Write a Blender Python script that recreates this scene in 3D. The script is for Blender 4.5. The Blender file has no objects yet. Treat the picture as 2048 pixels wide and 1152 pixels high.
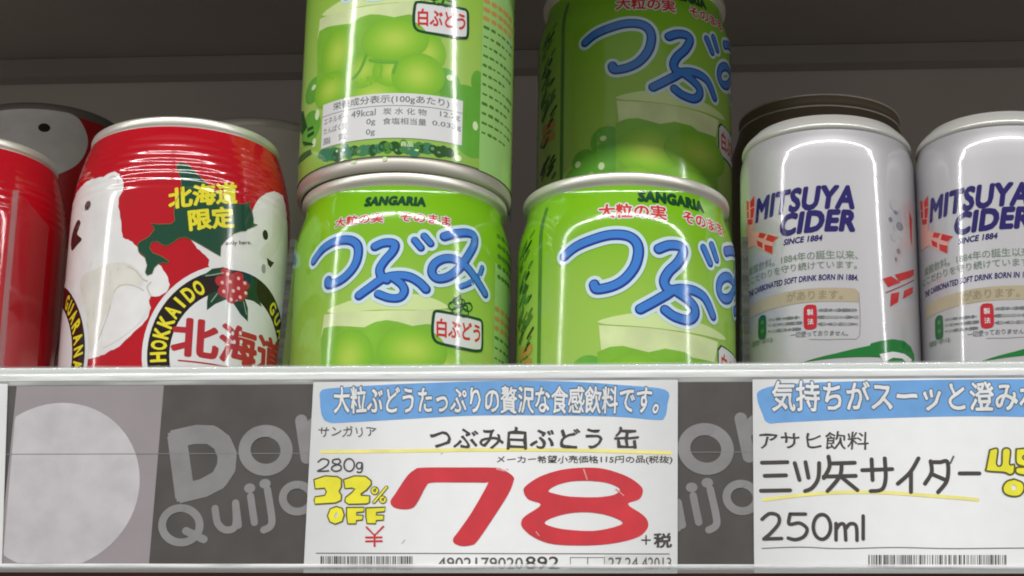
import bpy, bmesh, math, random
from mathutils import Vector, Matrix
from mathutils.geometry import tessellate_polygon

MM = 0.001
scene = bpy.context.scene
COL = scene.collection

# ------------------------------------------------------------------ camera
cam_d = bpy.data.cameras.new("camera")
cam_d.sensor_width = 36.0
cam_d.lens = 80.86
cam_d.clip_start = 0.02
cam_d.clip_end = 60.0
cam = bpy.data.objects.new("camera", cam_d)
COL.objects.link(cam)
_pit, _yaw, _rol = (math.radians(a) for a in (17.9577, 5.2045, 1.0773))
_F = Vector((-math.sin(_yaw) * math.cos(_pit), math.cos(_yaw) * math.cos(_pit), math.sin(_pit)))
_R0 = Vector((math.cos(_yaw), math.sin(_yaw), 0.0))
_U0 = _R0.cross(_F)
_R = _R0 * math.cos(_rol) + _U0 * math.sin(_rol)
_U = _U0 * math.cos(_rol) - _R0 * math.sin(_rol)
cam.matrix_world = Matrix(((_R.x, _U.x, -_F.x, 0.03450), (_R.y, _U.y, -_F.y, -0.62542),
                           (_R.z, _U.z, -_F.z, -0.13206), (0, 0, 0, 1)))
scene.camera = cam

# ------------------------------------------------------------------ light
world = bpy.data.worlds.new("World")
scene.world = world
world.use_nodes = True
_bg = world.node_tree.nodes["Background"]
_bg.inputs[0].default_value = (1.0, 0.985, 0.96, 1)
_bg.inputs[1].default_value = 0.30

def area(name, loc, aim, sx, sy, power, col=(1, 1, 1)):
    d = bpy.data.lights.new(name, 'AREA')
    d.shape = 'RECTANGLE'; d.size = sx; d.size_y = sy; d.energy = power; d.color = col
    o = bpy.data.objects.new(name, d)
    COL.objects.link(o)
    o.location = loc
    v = Vector(aim) - Vector(loc)
    o.rotation_euler = v.to_track_quat('-Z', 'Y').to_euler()
    return o

# line of louvred fluorescent fixtures over the aisle, parallel to the shelf (the bright lines on every can)
for _i in range(-9, 9):
    _p = 31.0 * (1.0, 0.86, 1.06, 0.93)[_i % 4]
    _l = area("aisle_ceiling_tube", (_i * 1.24 + 0.50, -1.95, 1.75), (_i * 1.24 + 0.50, -1.951, 0.0), 1.15, 0.085, _p, (1.0, 0.998, 0.985))
    _l.data.spread = math.radians(160)

scene.view_settings.view_transform = 'Standard'
scene.view_settings.look = 'None'
scene.view_settings.exposure = 0.0
scene.view_settings.gamma = 1.0
scene.view_settings.use_curve_mapping = False
try:
    scene.cycles.filter_width = 1.9
    scene.cycles.max_bounces = 10
    scene.cycles.transparent_max_bounces = 24
    scene.cycles.use_denoising = True
    scene.cycles.sample_clamp_indirect = 4.0
except Exception:
    pass

# ------------------------------------------------------------------ printed artwork, label millimetres
ART = {
 'green': [
  ('logo_lettering','logo_white',3,'S',[(-25.32,70.98),(-21.72,73.5),(-17.75,74.81),(-13.81,75.03),(-10.61,74.25),(-8.78,72.21),(-8.86,68.62),(-10.46,65.48),(-13.85,62.89),(-18.09,62.2),(-18.66,63.52)],5.1,1),
  ('logo_lettering','logo_white',3,'S',[(-3.61,71.98),(-1.24,72.95),(1.29,72.97),(2.16,72.09),(1.39,70.04),(-0.62,67.58),(-1.91,65.13),(-1.41,62.92),(0.21,61.8)],5.0,1),
  ('logo_lettering','logo_white',3,'S',[(-7.83,57.53),(-4.5,59.76),(-0.86,62.2),(2.78,63.07),(6.43,62.88),(9.36,61.43),(11.38,59.6)],5.1,1),
  ('logo_lettering','logo_white',3,'S',[(1.75,62.51),(4.42,60.49),(5.27,58.44),(3.93,56.54),(0.92,56.44),(-2.17,57.63)],4.8,1),
  ('logo_lettering','logo_white',3,'S',[(7.76,73.99),(9.57,71.91)],4.5,1),
  ('logo_lettering','logo_white',3,'S',[(10.47,75.49),(12.36,73.48)],4.5,1),
  ('logo_lettering','logo_white',3,'S',[(16.39,76.09),(19.73,77.57),(24.13,78.78),(26.57,78.34),(26.63,75.83),(24.81,72.32),(21.85,67.79),(18.34,64.38),(14.86,63.14),(13.06,64.56),(13.64,67.27),(16.36,69.31),(19.96,69.81),(23.74,68.46),(27.22,65.81),(31.54,61.99)],5.0,1),
  ('logo_lettering','logo_white',3,'S',[(30.09,69.53),(28.65,66.55),(25.21,63.68),(22.33,62.08)],4.0,1),
  ('logo_lettering','logo_navy',4,'S',[(-25.32,70.98),(-21.72,73.5),(-17.75,74.81),(-13.81,75.03),(-10.61,74.25),(-8.78,72.21),(-8.86,68.62),(-10.46,65.48),(-13.85,62.89),(-18.09,62.2),(-18.66,63.52)],3.0,1),
  ('logo_lettering','logo_navy',4,'S',[(-3.61,71.98),(-1.24,72.95),(1.29,72.97),(2.16,72.09),(1.39,70.04),(-0.62,67.58),(-1.91,65.13),(-1.41,62.92),(0.21,61.8)],2.9,1),
  ('logo_lettering','logo_navy',4,'S',[(-7.83,57.53),(-4.5,59.76),(-0.86,62.2),(2.78,63.07),(6.43,62.88),(9.36,61.43),(11.38,59.6)],3.0,1),
  ('logo_lettering','logo_navy',4,'S',[(1.75,62.51),(4.42,60.49),(5.27,58.44),(3.93,56.54),(0.92,56.44),(-2.17,57.63)],2.7,1),
  ('logo_lettering','logo_navy',4,'S',[(7.76,73.99),(9.57,71.91)],2.4,1),
  ('logo_lettering','logo_navy',4,'S',[(10.47,75.49),(12.36,73.48)],2.4,1),
  ('logo_lettering','logo_navy',4,'S',[(16.39,76.09),(19.73,77.57),(24.13,78.78),(26.57,78.34),(26.63,75.83),(24.81,72.32),(21.85,67.79),(18.34,64.38),(14.86,63.14),(13.06,64.56),(13.64,67.27),(16.36,69.31),(19.96,69.81),(23.74,68.46),(27.22,65.81),(31.54,61.99)],2.9,1),
  ('logo_lettering','logo_navy',4,'S',[(30.09,69.53),(28.65,66.55),(25.21,63.68),(22.33,62.08)],1.9,1),
  ('logo_lettering','logo_blue',5,'S',[(-25.52,71.25),(-21.89,73.76),(-17.9,75.06),(-13.95,75.27),(-10.74,74.49),(-8.91,72.45),(-8.98,68.85),(-10.59,65.72),(-13.99,63.13),(-18.25,62.45),(-18.81,63.77)],1.98,1),
  ('logo_lettering','logo_blue',5,'S',[(-3.73,72.21),(-1.35,73.17),(1.18,73.19),(2.05,72.31),(1.28,70.26),(-0.74,67.8),(-2.03,65.35),(-1.52,63.14),(0.1,62.02)],1.91,1),
  ('logo_lettering','logo_blue',5,'S',[(-7.95,57.76),(-4.62,59.98),(-0.97,62.42),(2.67,63.29),(6.32,63.09),(9.25,61.64),(11.27,59.8)],1.98,1),
  ('logo_lettering','logo_blue',5,'S',[(1.64,62.73),(4.31,60.7),(5.16,58.66),(3.82,56.75),(0.81,56.66),(-2.29,57.86)],1.78,1),
  ('logo_lettering','logo_blue',5,'S',[(7.65,74.2),(9.45,72.13)],1.58,1),
  ('logo_lettering','logo_blue',5,'S',[(10.36,75.7),(12.25,73.69)],1.58,1),
  ('logo_lettering','logo_blue',5,'S',[(16.27,76.29),(19.61,77.77),(24.0,78.98),(26.44,78.54),(26.48,76.01),(24.67,72.51),(21.72,67.99),(18.22,64.58),(14.74,63.34),(12.95,64.76),(13.52,67.48),(16.24,69.52),(19.83,70.01),(23.61,68.66),(27.07,66.0),(31.37,62.17)],1.91,1),
  ('logo_lettering','logo_blue',5,'S',[(29.93,69.72),(28.5,66.73),(25.07,63.87),(22.2,62.28)],1.25,1),
  ('maker_lettering','dark_green',2,'T','SANGARIA',[(-7.8,87.97),(10.88,87.97),(10.88,85.19),(-7.8,85.19)],0.08,0.1,0),
  ('maker_lettering','print_white',1,'T','大粒の実',[(-17.12,82.39),(-1.6,82.39),(-1.6,79.41),(-17.12,79.41)],0.11,0,0),
  ('maker_lettering','print_red',2,'T','大粒の実',[(-17.12,82.39),(-1.6,82.39),(-1.6,79.41),(-17.12,79.41)],0.03,0,0),
  ('maker_lettering','print_white',1,'T','そのまま',[(3.42,82.57),(18.35,82.57),(18.35,79.78),(3.42,79.78)],0.11,0,0),
  ('maker_lettering','print_red',2,'T','そのまま',[(3.42,82.57),(18.35,82.57),(18.35,79.78),(3.42,79.78)],0.03,0,0),
  ('maker_lettering','dark_green',2,'T','SANGARIA',[(107.19,89.98),(130.41,89.98),(130.41,86.66),(107.19,86.66)],0.08,0.1,0),
  ('maker_lettering','print_white',1,'T','大粒の実',[(95.33,85.52),(115.39,85.52),(115.39,80.95),(95.33,80.95)],0.11,0,0),
  ('maker_lettering','print_red',2,'T','大粒の実',[(95.33,85.52),(115.39,85.52),(115.39,80.95),(95.33,80.95)],0.03,0,0),
  ('maker_lettering','print_white',1,'T','そのまま',[(121.1,85.03),(138.65,85.03),(138.65,81.22),(121.1,81.22)],0.11,0,0),
  ('maker_lettering','print_red',2,'T','そのまま',[(121.1,85.03),(138.65,85.03),(138.65,81.22),(121.1,81.22)],0.03,0,0),
  ('logo_lettering','logo_white',3,'S',[(84.82,70.77),(88.45,72.94),(93.54,74.51),(98.9,75.6),(103.6,75.28),(106.21,73.51),(106.99,70.51),(105.96,66.09),(103.12,62.23),(99.49,60.11),(95.28,59.53),(94.3,60.98)],5.4,1),
  ('logo_lettering','logo_white',3,'S',[(112.85,71.75),(115.91,73.21),(119.4,73.45),(120.6,72.0),(118.78,68.39),(115.88,65.23),(114.47,62.33),(115.3,60.24),(116.99,59.91)],5.4,1),
  ('logo_lettering','logo_white',3,'S',[(107.53,53.37),(110.94,55.47),(114.74,58.0),(117.57,59.99),(121.15,60.82),(125.02,60.72),(128.58,59.29),(131.72,55.08)],5.4,1),
  ('logo_lettering','logo_white',3,'S',[(117.86,59.76),(121.75,57.92),(124.31,55.93),(124.29,53.48),(121.71,51.65),(117.54,52.1),(114.73,53.66)],5.4,1),
  ('logo_lettering','logo_white',3,'S',[(128.0,74.64),(130.69,70.85)],4.59,1),
  ('logo_lettering','logo_white',3,'S',[(131.6,76.38),(133.78,72.78)],4.59,1),
  ('logo_lettering','logo_white',3,'S',[(139.26,76.65),(143.62,78.35),(149.36,79.74),(152.54,79.24),(152.62,76.35),(150.25,72.31),(146.38,67.1),(141.8,63.18),(137.26,61.76),(134.91,63.39),(135.67,66.51),(139.22,68.85),(143.92,69.43),(148.85,67.87),(153.39,64.83),(159.03,60.43)],5.4,1),
  ('logo_lettering','logo_white',3,'S',[(157.14,69.1),(155.26,65.68),(150.77,62.38),(147.01,60.54)],5.4,1),
  ('logo_lettering','logo_navy',4,'S',[(84.82,70.77),(88.45,72.94),(93.54,74.51),(98.9,75.6),(103.6,75.28),(106.21,73.51),(106.99,70.51),(105.96,66.09),(103.12,62.23),(99.49,60.11),(95.28,59.53),(94.3,60.98)],3.3,1),
  ('logo_lettering','logo_navy',4,'S',[(112.85,71.75),(115.91,73.21),(119.4,73.45),(120.6,72.0),(118.78,68.39),(115.88,65.23),(114.47,62.33),(115.3,60.24),(116.99,59.91)],3.3,1),
  ('logo_lettering','logo_navy',4,'S',[(107.53,53.37),(110.94,55.47),(114.74,58.0),(117.57,59.99),(121.15,60.82),(125.02,60.72),(128.58,59.29),(131.72,55.08)],3.3,1),
  ('logo_lettering','logo_navy',4,'S',[(117.86,59.76),(121.75,57.92),(124.31,55.93),(124.29,53.48),(121.71,51.65),(117.54,52.1),(114.73,53.66)],3.3,1),
  ('logo_lettering','logo_navy',4,'S',[(128.0,74.64),(130.69,70.85)],2.8,1),
  ('logo_lettering','logo_navy',4,'S',[(131.6,76.38),(133.78,72.78)],2.8,1),
  ('logo_lettering','logo_navy',4,'S',[(139.26,76.65),(143.62,78.35),(149.36,79.74),(152.54,79.24),(152.62,76.35),(150.25,72.31),(146.38,67.1),(141.8,63.18),(137.26,61.76),(134.91,63.39),(135.67,66.51),(139.22,68.85),(143.92,69.43),(148.85,67.87),(153.39,64.83),(159.03,60.43)],3.3,1),
  ('logo_lettering','logo_navy',4,'S',[(157.14,69.1),(155.26,65.68),(150.77,62.38),(147.01,60.54)],3.3,1),
  ('logo_lettering','logo_blue',5,'S',[(84.74,70.93),(88.37,73.1),(93.46,74.67),(98.82,75.76),(103.52,75.44),(106.13,73.67),(106.91,70.67),(105.88,66.25),(103.04,62.39),(99.41,60.27),(95.2,59.69),(94.22,61.14)],2.2,1),
  ('logo_lettering','logo_blue',5,'S',[(112.77,71.91),(115.83,73.37),(119.32,73.61),(120.52,72.16),(118.7,68.55),(115.8,65.39),(114.39,62.49),(115.22,60.4),(116.91,60.07)],2.2,1),
  ('logo_lettering','logo_blue',5,'S',[(107.45,53.53),(110.86,55.63),(114.66,58.16),(117.49,60.15),(121.07,60.98),(124.94,60.88),(128.5,59.45),(131.64,55.24)],2.2,1),
  ('logo_lettering','logo_blue',5,'S',[(117.78,59.92),(121.67,58.08),(124.23,56.09),(124.21,53.64),(121.63,51.81),(117.46,52.26),(114.65,53.82)],2.2,1),
  ('logo_lettering','logo_blue',5,'S',[(127.92,74.8),(130.61,71.01)],1.87,1),
  ('logo_lettering','logo_blue',5,'S',[(131.52,76.54),(133.7,72.94)],1.87,1),
  ('logo_lettering','logo_blue',5,'S',[(139.18,76.81),(143.54,78.51),(149.28,79.9),(152.46,79.4),(152.54,76.51),(150.17,72.47),(146.3,67.26),(141.72,63.34),(137.18,61.92),(134.83,63.55),(135.59,66.67),(139.14,69.01),(143.84,69.59),(148.77,68.03),(153.31,64.99),(158.95,60.59)],2.2,1),
  ('logo_lettering','logo_blue',5,'S',[(157.06,69.26),(155.18,65.84),(150.69,62.54),(146.93,60.7)],2.2,1),
  ('fruit_picture','glass_top',1,'P',[(95.87,50.22),(101.6,51.55),(108.83,52.57),(115.28,52.63),(123.62,51.99),(138.02,50.37),(135.29,48.84),(117.52,48.05),(101.61,48.59),(96.4,49.32)],1,[]),
  ('fruit_picture','glass_front',1,'P',[(95.72,48.82),(101.61,48.26),(117.52,47.78),(134.29,47.77),(132.37,41.33),(123.53,40.89),(121.03,42.09),(114.69,42.34),(109.88,40.86),(106.76,41.51),(102.66,42.51),(99.06,42.31),(96.45,41.36)],0,[]),
  ('fruit_picture','grape_dark',2,'P',[(95.4,40.9),(96.45,41.36),(99.06,42.31),(102.66,42.51),(106.76,41.51),(109.88,40.86),(114.69,42.34),(121.03,42.09),(123.53,40.89),(132.37,41.33),(134.29,4),(95.72,4)],0,[]),
  ('fruit_picture','grape_glow',3,'D',(105.96,31.9),10.29,8.23),
  ('fruit_picture','grape_glow',4,'D',(124.41,33.15),13.56,7.21),
  ('fruit_picture','grape_glow',4,'D',(102.36,20.83),6.18,5.44),
  ('fruit_picture','grape_side',1,'D',(92.47,35.04),5.51,5.25),
  ('fruit_picture','grape_side',1,'D',(84.62,29.04),4.61,4.42),
  ('fruit_picture','grape_side',1,'D',(91.97,27.37),4.74,4.39),
  ('fruit_picture','grape_side',1,'D',(81.59,23.59),4.86,4.41),
  ('fruit_picture','pale_spot',3,'D',(91.38,36.16),1.08,0.94),
  ('fruit_picture','pale_spot',3,'D',(82.29,28.69),1.12,1.11),
  ('fruit_picture','pale_spot',3,'D',(90.79,26.69),1.08,1.32),
  ('flavour_badge','dark_green',3,'P',[(135.59,47.38),(153.39,46.78),(154.99,45.18),(154.99,36.48),(153.39,34.88),(135.59,35.68),(133.99,37.28),(133.99,45.78)],0,[]),
  ('flavour_badge','print_white',4,'P',[(136.09,46.88),(152.89,46.28),(154.49,44.68),(154.49,36.98),(152.89,35.38),(136.09,36.18),(134.49,37.78),(134.49,45.28)],0,[]),
  ('flavour_badge','print_red',5,'T','白ぶどう',[(135.99,44.88),(152.99,43.88),(152.99,37.38),(135.99,38.38)],0.03,0,0),
  ('fruit_picture','glass_top',1,'P',[(-18.56,54.46),(-12.9,55.89),(-7.13,56.92),(0.36,57.42),(7.63,57.91),(12.95,57.31),(18.32,55.32),(14.69,53.92),(7.78,53.13),(-2.64,52.96),(-14.0,53.03)],1,[]),
  ('fruit_picture','glass_front',1,'P',[(-19.72,53.41),(-14.0,53.19),(-2.63,52.69),(7.78,53.02),(18.93,54.21),(22.16,39.49),(21.73,45.65),(18.02,46.68),(15.06,49.0),(12.19,49.25),(7.92,48.29),(3.49,49.47),(0.46,49.79),(-2.67,49.32),(-5.94,47.84),(-11.49,48.67),(-15.82,49.43),(-19.59,49.38),(-20.55,46.29)],0,[]),
  ('fruit_picture','grape_dark',2,'P',[(-20.55,46.29),(-19.59,49.38),(-15.82,49.43),(-11.5,48.78),(-5.94,47.95),(-2.68,49.42),(0.45,49.9),(3.49,49.47),(7.92,48.39),(12.19,49.36),(15.06,49.0),(18.0,47.2),(21.73,45.65),(22.41,39.54),(21.89,31.71),(22.17,22.04),(-19.95,26.18),(-19.67,35.99)],0,[]),
  ('fruit_picture','grape_glow',3,'D',(-10.33,39.47),7.34,8.41),
  ('fruit_picture','grape_glow',4,'D',(8.16,41.28),10.24,6.97),
  ('fruit_picture','grape_glow',4,'D',(15.64,29.93),8.02,7.13),
  ('fruit_picture','grape_glow',3,'D',(2.47,23.87),9.12,6.12),
  ('fruit_picture','grape_glow',3,'D',(-12.99,28.24),7.5,5.76),
  ('fruit_picture','grape_glow',3,'D',(-1.41,32.01),6.55,5.68),
  ('fruit_picture','grape_glow',3,'D',(8.02,31.24),6.15,5.12),
  ('fruit_picture','grape_glow',3,'D',(18.29,37.39),5.42,6.15),
  ('fruit_picture','grape_side',1,'D',(23.73,28.69),4.98,4.68),
  ('fruit_picture','grape_side',1,'D',(35.17,31.23),2.66,4.1),
  ('fruit_picture','grape_side',1,'D',(-21.33,30.81),6.52,4.03),
  ('fruit_picture','grape_side',1,'D',(31.13,23.91),6.9,5.59),
  ('fruit_picture','grape_side',1,'D',(33.17,14.74),7.36,7.55),
  ('fruit_picture','grape_side',1,'D',(-23.36,19.03),6.7,5.35),
  ('fruit_picture','pale_spot',3,'D',(25.22,30.51),1.14,0.92),
  ('fruit_picture','pale_spot',3,'D',(34.45,17.39),1.01,1.42),
  ('fruit_picture','pale_spot',3,'D',(-21.4,31.61),1.4,0.86),
  ('fruit_picture','pale_spot',3,'D',(-18.52,21.85),1.2,1.69),
  ('fruit_picture','pale_spot',3,'D',(-19.58,13.17),1.09,1.47),
  ('fruit_picture','pale_spot',3,'D',(28.58,5.78),1.2,1.0),
  ('fruit_picture','pale_spot',3,'D',(6.62,3.43),0.76,0.7),
  ('fruit_picture','pale_spot',3,'D',(-3.07,3.29),0.85,0.5),
  ('fruit_picture','leaf_dark',3,'P',[(-36.74,29.31),(-29.55,27.01),(-24.66,20.0),(-29.05,18.99),(-36.75,24.05)],0,[]),
  ('fruit_picture','leaf_dark',3,'P',[(-24.6,19.46),(-20.74,18.94),(-20.18,17.98),(-24.48,18.38)],0,[]),
  ('fruit_picture','leaf_dark',3,'P',[(-24.35,17.3),(-20.11,17.19),(-19.83,16.07),(-23.98,16.14)],0,[]),
  ('fruit_picture','leaf_dark',3,'P',[(-36.75,13.02),(-26.37,12.32),(-21.56,11.74),(-20.9,10.0),(-27.58,10.17),(-36.76,11.72)],0,[]),
  ('fruit_picture','leaf_dark',3,'P',[(-28.65,16.76),(-20.73,13.53),(-19.7,12.44),(-26.71,14.77)],0,[]),
  ('fruit_picture','grape_side',5,'S',[(-0.31,36.75),(-1.23,34.04),(-2.45,31.65),(-4.26,29.89)],0.9,1),
  ('fruit_picture','grape_side',5,'S',[(1.04,35.04),(4.55,34.21),(8.89,33.89)],0.9,1),
  ('fruit_picture','grape_side',5,'S',[(9.13,33.79),(8.28,30.72)],0.9,1),
  ('flavour_badge','print_white',3,'P',[(13.91,52.51),(14.71,53.43),(18.66,53.46),(27.6,53.57),(30.22,53.36),(30.7,50.73),(30.72,45.52),(29.37,44.28),(25.14,43.75),(16.66,43.92),(14.13,45.22),(13.65,48.68)],1,[]),
  ('flavour_badge','dark_green',4,'S',[(13.91,52.51),(14.71,53.43),(18.66,53.46),(27.6,53.57),(30.22,53.36),(30.7,50.73),(30.72,45.52),(29.37,44.28),(25.14,43.75),(16.66,43.92),(14.13,45.22),(13.65,48.68),(13.91,52.51)],0.85,1),
  ('flavour_badge','print_red',5,'T','白ぶどう',[(14.88,51.27),(29.72,52.14),(29.75,46.66),(15.04,45.87)],0.03,0,0),
  ('flavour_badge','grape_dark',4,'D',(19.77,55.83),1.44,1.2),
  ('flavour_badge','dark_green',5,'S',[(21.21,56.09),(21.06,55.5),(20.61,54.99),(19.98,54.67),(19.3,54.63),(18.74,54.86),(18.42,55.32),(18.4,55.89),(18.69,56.45),(19.23,56.87),(19.9,57.05),(20.55,56.97),(21.02,56.62),(21.21,56.09)],0.38,1),
  ('flavour_badge','grape_dark',4,'D',(22.17,57.1),1.51,1.2),
  ('flavour_badge','dark_green',5,'S',[(23.68,57.4),(23.52,56.8),(23.05,56.27),(22.38,55.94),(21.68,55.87),(21.09,56.09),(20.75,56.54),(20.73,57.11),(21.04,57.68),(21.61,58.12),(22.31,58.32),(22.99,58.25),(23.49,57.92),(23.68,57.4)],0.38,1),
  ('flavour_badge','grape_dark',4,'D',(24.76,56.25),1.62,1.2),
  ('flavour_badge','dark_green',5,'S',[(26.38,56.6),(26.21,56.0),(25.7,55.45),(24.99,55.09),(24.24,55.01),(23.62,55.21),(23.27,55.65),(23.25,56.22),(23.57,56.8),(24.17,57.25),(24.91,57.48),(25.64,57.43),(26.17,57.12),(26.38,56.6)],0.38,1),
  ('flavour_badge','grape_dark',4,'D',(21.02,54.41),1.47,1.2),
  ('flavour_badge','dark_green',5,'S',[(22.49,54.69),(22.34,54.1),(21.88,53.58),(21.23,53.26),(20.54,53.2),(19.96,53.43),(19.63,53.88),(19.62,54.45),(19.91,55.01),(20.47,55.44),(21.15,55.63),(21.82,55.55),(22.3,55.22),(22.49,54.69)],0.38,1),
  ('flavour_badge','grape_dark',4,'D',(23.52,54.34),1.56,1.2),
  ('flavour_badge','dark_green',5,'S',[(25.08,54.66),(24.91,54.07),(24.43,53.54),(23.74,53.19),(23.01,53.11),(22.41,53.33),(22.06,53.77),(22.04,54.34),(22.36,54.91),(22.94,55.35),(23.66,55.57),(24.36,55.51),(24.88,55.19),(25.08,54.67)],0.38,1),
  ('flavour_badge','grape_dark',4,'D',(21.23,57.47),1.48,1.2),
  ('flavour_badge','dark_green',5,'S',[(22.71,57.75),(22.56,57.16),(22.1,56.64),(21.44,56.31),(20.75,56.25),(20.17,56.47),(19.84,56.93),(19.82,57.5),(20.12,58.06),(20.68,58.49),(21.37,58.69),(22.03,58.62),(22.52,58.28),(22.71,57.75)],0.38,1),
  ('flavour_badge','dark_green',4,'S',[(18.87,56.23),(21.2,58.56),(22.1,59.28),(21.54,57.52)],0.5,1),
  ('flavour_badge','dark_green',4,'S',[(22.18,56.55),(25.39,57.76),(26.09,57.08)],0.5,1),
  ('flavour_badge','dark_green',4,'S',[(20.39,55.12),(24.09,56.66),(24.79,55.43)],0.5,1),
  ('nutrition_table','print_white',4,'P',[(-15.7,24.03),(29.7,24.03),(29.7,9.93),(-15.7,9.93)],0,[]),
  ('nutrition_table','print_grey',5,'T','栄養成分表示(100gあたり)',[(-11.16,23.47),(25.16,23.47),(25.16,20.65),(-11.16,20.65)],0.01,0,0),
  ('nutrition_table','print_grey',5,'S',[(-15.7,20.08),(29.7,20.08)],0.18,0),
  ('nutrition_table','print_grey',5,'T','エネルギー',[(-14.79,19.38),(-5.71,19.38),(-5.71,17.26),(-14.79,17.26)],0.01,0,0),
  ('nutrition_table','print_grey',5,'T','49kcal',[(-4.35,19.38),(3.37,19.38),(3.37,17.26),(-4.35,17.26)],0.01,0,0),
  ('nutrition_table','print_grey',5,'T','炭 水 化 物',[(5.64,19.38),(18.35,19.38),(18.35,17.26),(5.64,17.26)],0.01,0,0),
  ('nutrition_table','print_grey',5,'T','12.2g',[(22.44,19.38),(28.79,19.38),(28.79,17.26),(22.44,17.26)],0.01,0,0),
  ('nutrition_table','print_grey',5,'T','たんぱく質',[(-14.79,16.27),(-5.71,16.27),(-5.71,14.16),(-14.79,14.16)],0.01,0,0),
  ('nutrition_table','print_grey',5,'T','0g',[(0.65,16.27),(3.37,16.27),(3.37,14.02),(0.65,14.02)],0.01,0,0),
  ('nutrition_table','print_grey',5,'T','食塩相当量',[(5.64,16.27),(18.35,16.27),(18.35,14.16),(5.64,14.16)],0.01,0,0),
  ('nutrition_table','print_grey',5,'T','0.033g',[(20.17,16.13),(29.25,16.13),(29.25,14.16),(20.17,14.16)],0.01,0,0),
  ('nutrition_table','print_grey',5,'T','脂   質',[(-14.79,13.03),(-5.71,13.03),(-5.71,10.92),(-14.79,10.92)],0.01,0,0),
  ('nutrition_table','print_grey',5,'T','0g',[(0.65,13.03),(3.37,13.03),(3.37,10.78),(0.65,10.78)],0.01,0,0),
  ('fruit_picture','leaf_teal',2,'D',(-14.87,8.4),2.4,1.43),
  ('fruit_picture','leaf_teal',2,'D',(-12.87,7.5),2.57,2.04),
  ('fruit_picture','leaf_teal',2,'D',(-10.61,7.31),2.39,2.09),
  ('fruit_picture','leaf_dark',2,'D',(-8.62,6.55),2.31,2.07),
  ('fruit_picture','leaf_teal',2,'D',(-6.35,7.55),1.72,2.12),
  ('fruit_picture','leaf_teal',2,'D',(-4.43,6.47),1.48,1.87),
  ('fruit_picture','leaf_dark',2,'D',(-3.03,6.94),1.58,1.57),
  ('fruit_picture','leaf_mid',2,'D',(-1.16,6.41),2.01,1.32),
  ('fruit_picture','leaf_teal',2,'D',(-0.11,6.55),1.99,1.77),
  ('fruit_picture','leaf_teal',2,'D',(1.54,6.68),1.64,1.52),
  ('fruit_picture','leaf_dark',2,'D',(2.96,6.35),1.3,1.87),
  ('fruit_picture','leaf_teal',2,'D',(4.46,6.73),1.79,1.44),
  ('fruit_picture','leaf_dark',2,'D',(6.23,7.41),1.72,1.7),
  ('fruit_picture','leaf_mid',2,'D',(7.34,6.85),1.47,1.81),
  ('fruit_picture','leaf_dark',2,'D',(9.33,7.34),1.75,1.55),
  ('fruit_picture','leaf_dark',2,'D',(10.58,6.19),1.46,1.46),
  ('fruit_picture','leaf_mid',2,'D',(11.9,7.41),1.28,2.17),
  ('fruit_picture','leaf_teal',2,'D',(13.25,6.46),1.23,1.56),
  ('fruit_picture','leaf_teal',2,'D',(15.21,6.31),1.87,2.08),
  ('fruit_picture','leaf_mid',2,'D',(16.42,7.35),1.37,1.7),
  ('fruit_picture','leaf_dark',2,'D',(17.49,6.9),1.49,1.31),
  ('fruit_picture','leaf_teal',2,'D',(18.89,7.22),2.02,1.81),
  ('fruit_picture','leaf_dark',2,'D',(20.69,7.18),1.36,1.36),
  ('fruit_picture','leaf_dark',2,'D',(22.46,6.61),1.78,1.79),
  ('fruit_picture','leaf_dark',2,'D',(23.87,7.04),1.41,1.78),
  ('fruit_picture','leaf_dark',2,'D',(25.61,6.94),1.75,1.52),
  ('fruit_picture','leaf_teal',3,'D',(-11.9,8.34),0.67,0.51),
  ('fruit_picture','pale_spot',3,'D',(-9.0,7.81),0.44,0.38),
  ('fruit_picture','pale_spot',3,'D',(-6.53,7.67),0.57,0.39),
  ('fruit_picture','leaf_teal',3,'D',(-3.9,6.44),0.59,0.61),
  ('fruit_picture','print_grey_green',3,'D',(-1.45,6.35),0.68,0.52),
  ('fruit_picture','leaf_teal',3,'D',(0.52,7.13),0.43,0.57),
  ('fruit_picture','leaf_teal',3,'D',(3.46,6.21),0.44,0.44),
  ('fruit_picture','leaf_teal',3,'D',(5.6,7.16),0.51,0.5),
  ('fruit_picture','leaf_teal',3,'D',(7.57,7.22),0.65,0.32),
  ('fruit_picture','print_grey_green',3,'D',(9.94,6.09),0.39,0.42),
  ('fruit_picture','leaf_teal',3,'D',(11.77,6.4),0.54,0.32),
  ('fruit_picture','print_grey_green',3,'D',(13.53,6.6),0.48,0.42),
  ('fruit_picture','pale_spot',3,'D',(15.81,6.34),0.63,0.3),
  ('fruit_picture','leaf_teal',3,'D',(18.27,7.44),0.63,0.47),
  ('fruit_picture','print_grey_green',3,'D',(20.44,7.31),0.55,0.55),
  ('fruit_picture','print_grey_green',3,'D',(22.42,6.4),0.5,0.32),
  ('fruit_picture','pale_spot',4,'T','商品',[(11.13,8.91),(14.64,8.96),(14.69,7.31),(11.18,7.26)],0.02,0,0),
  ('small_print','panel_pale',1,'P',[(36.27,73),(56.27,73),(56.27,4),(36.27,4)],0,[]),
  ('small_print','print_orange',2,'S',[(37.27,59.0),(38.74,59.0)],1.5,0),
  ('small_print','print_orange',2,'S',[(40.92,59.0),(42.27,59.0)],1.5,0),
  ('small_print','print_orange',2,'S',[(44.29,59.0),(45.6,59.0)],1.5,0),
  ('small_print','print_orange',2,'S',[(47.34,59.0),(49.74,59.0)],1.5,0),
  ('small_print','print_orange',2,'S',[(51.47,59.0),(53.44,59.0)],1.5,0),
  ('small_print','print_orange',2,'S',[(37.27,56.1),(39.01,56.1)],1.5,0),
  ('small_print','print_orange',2,'S',[(40.91,56.1),(42.34,56.1)],1.5,0),
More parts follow.
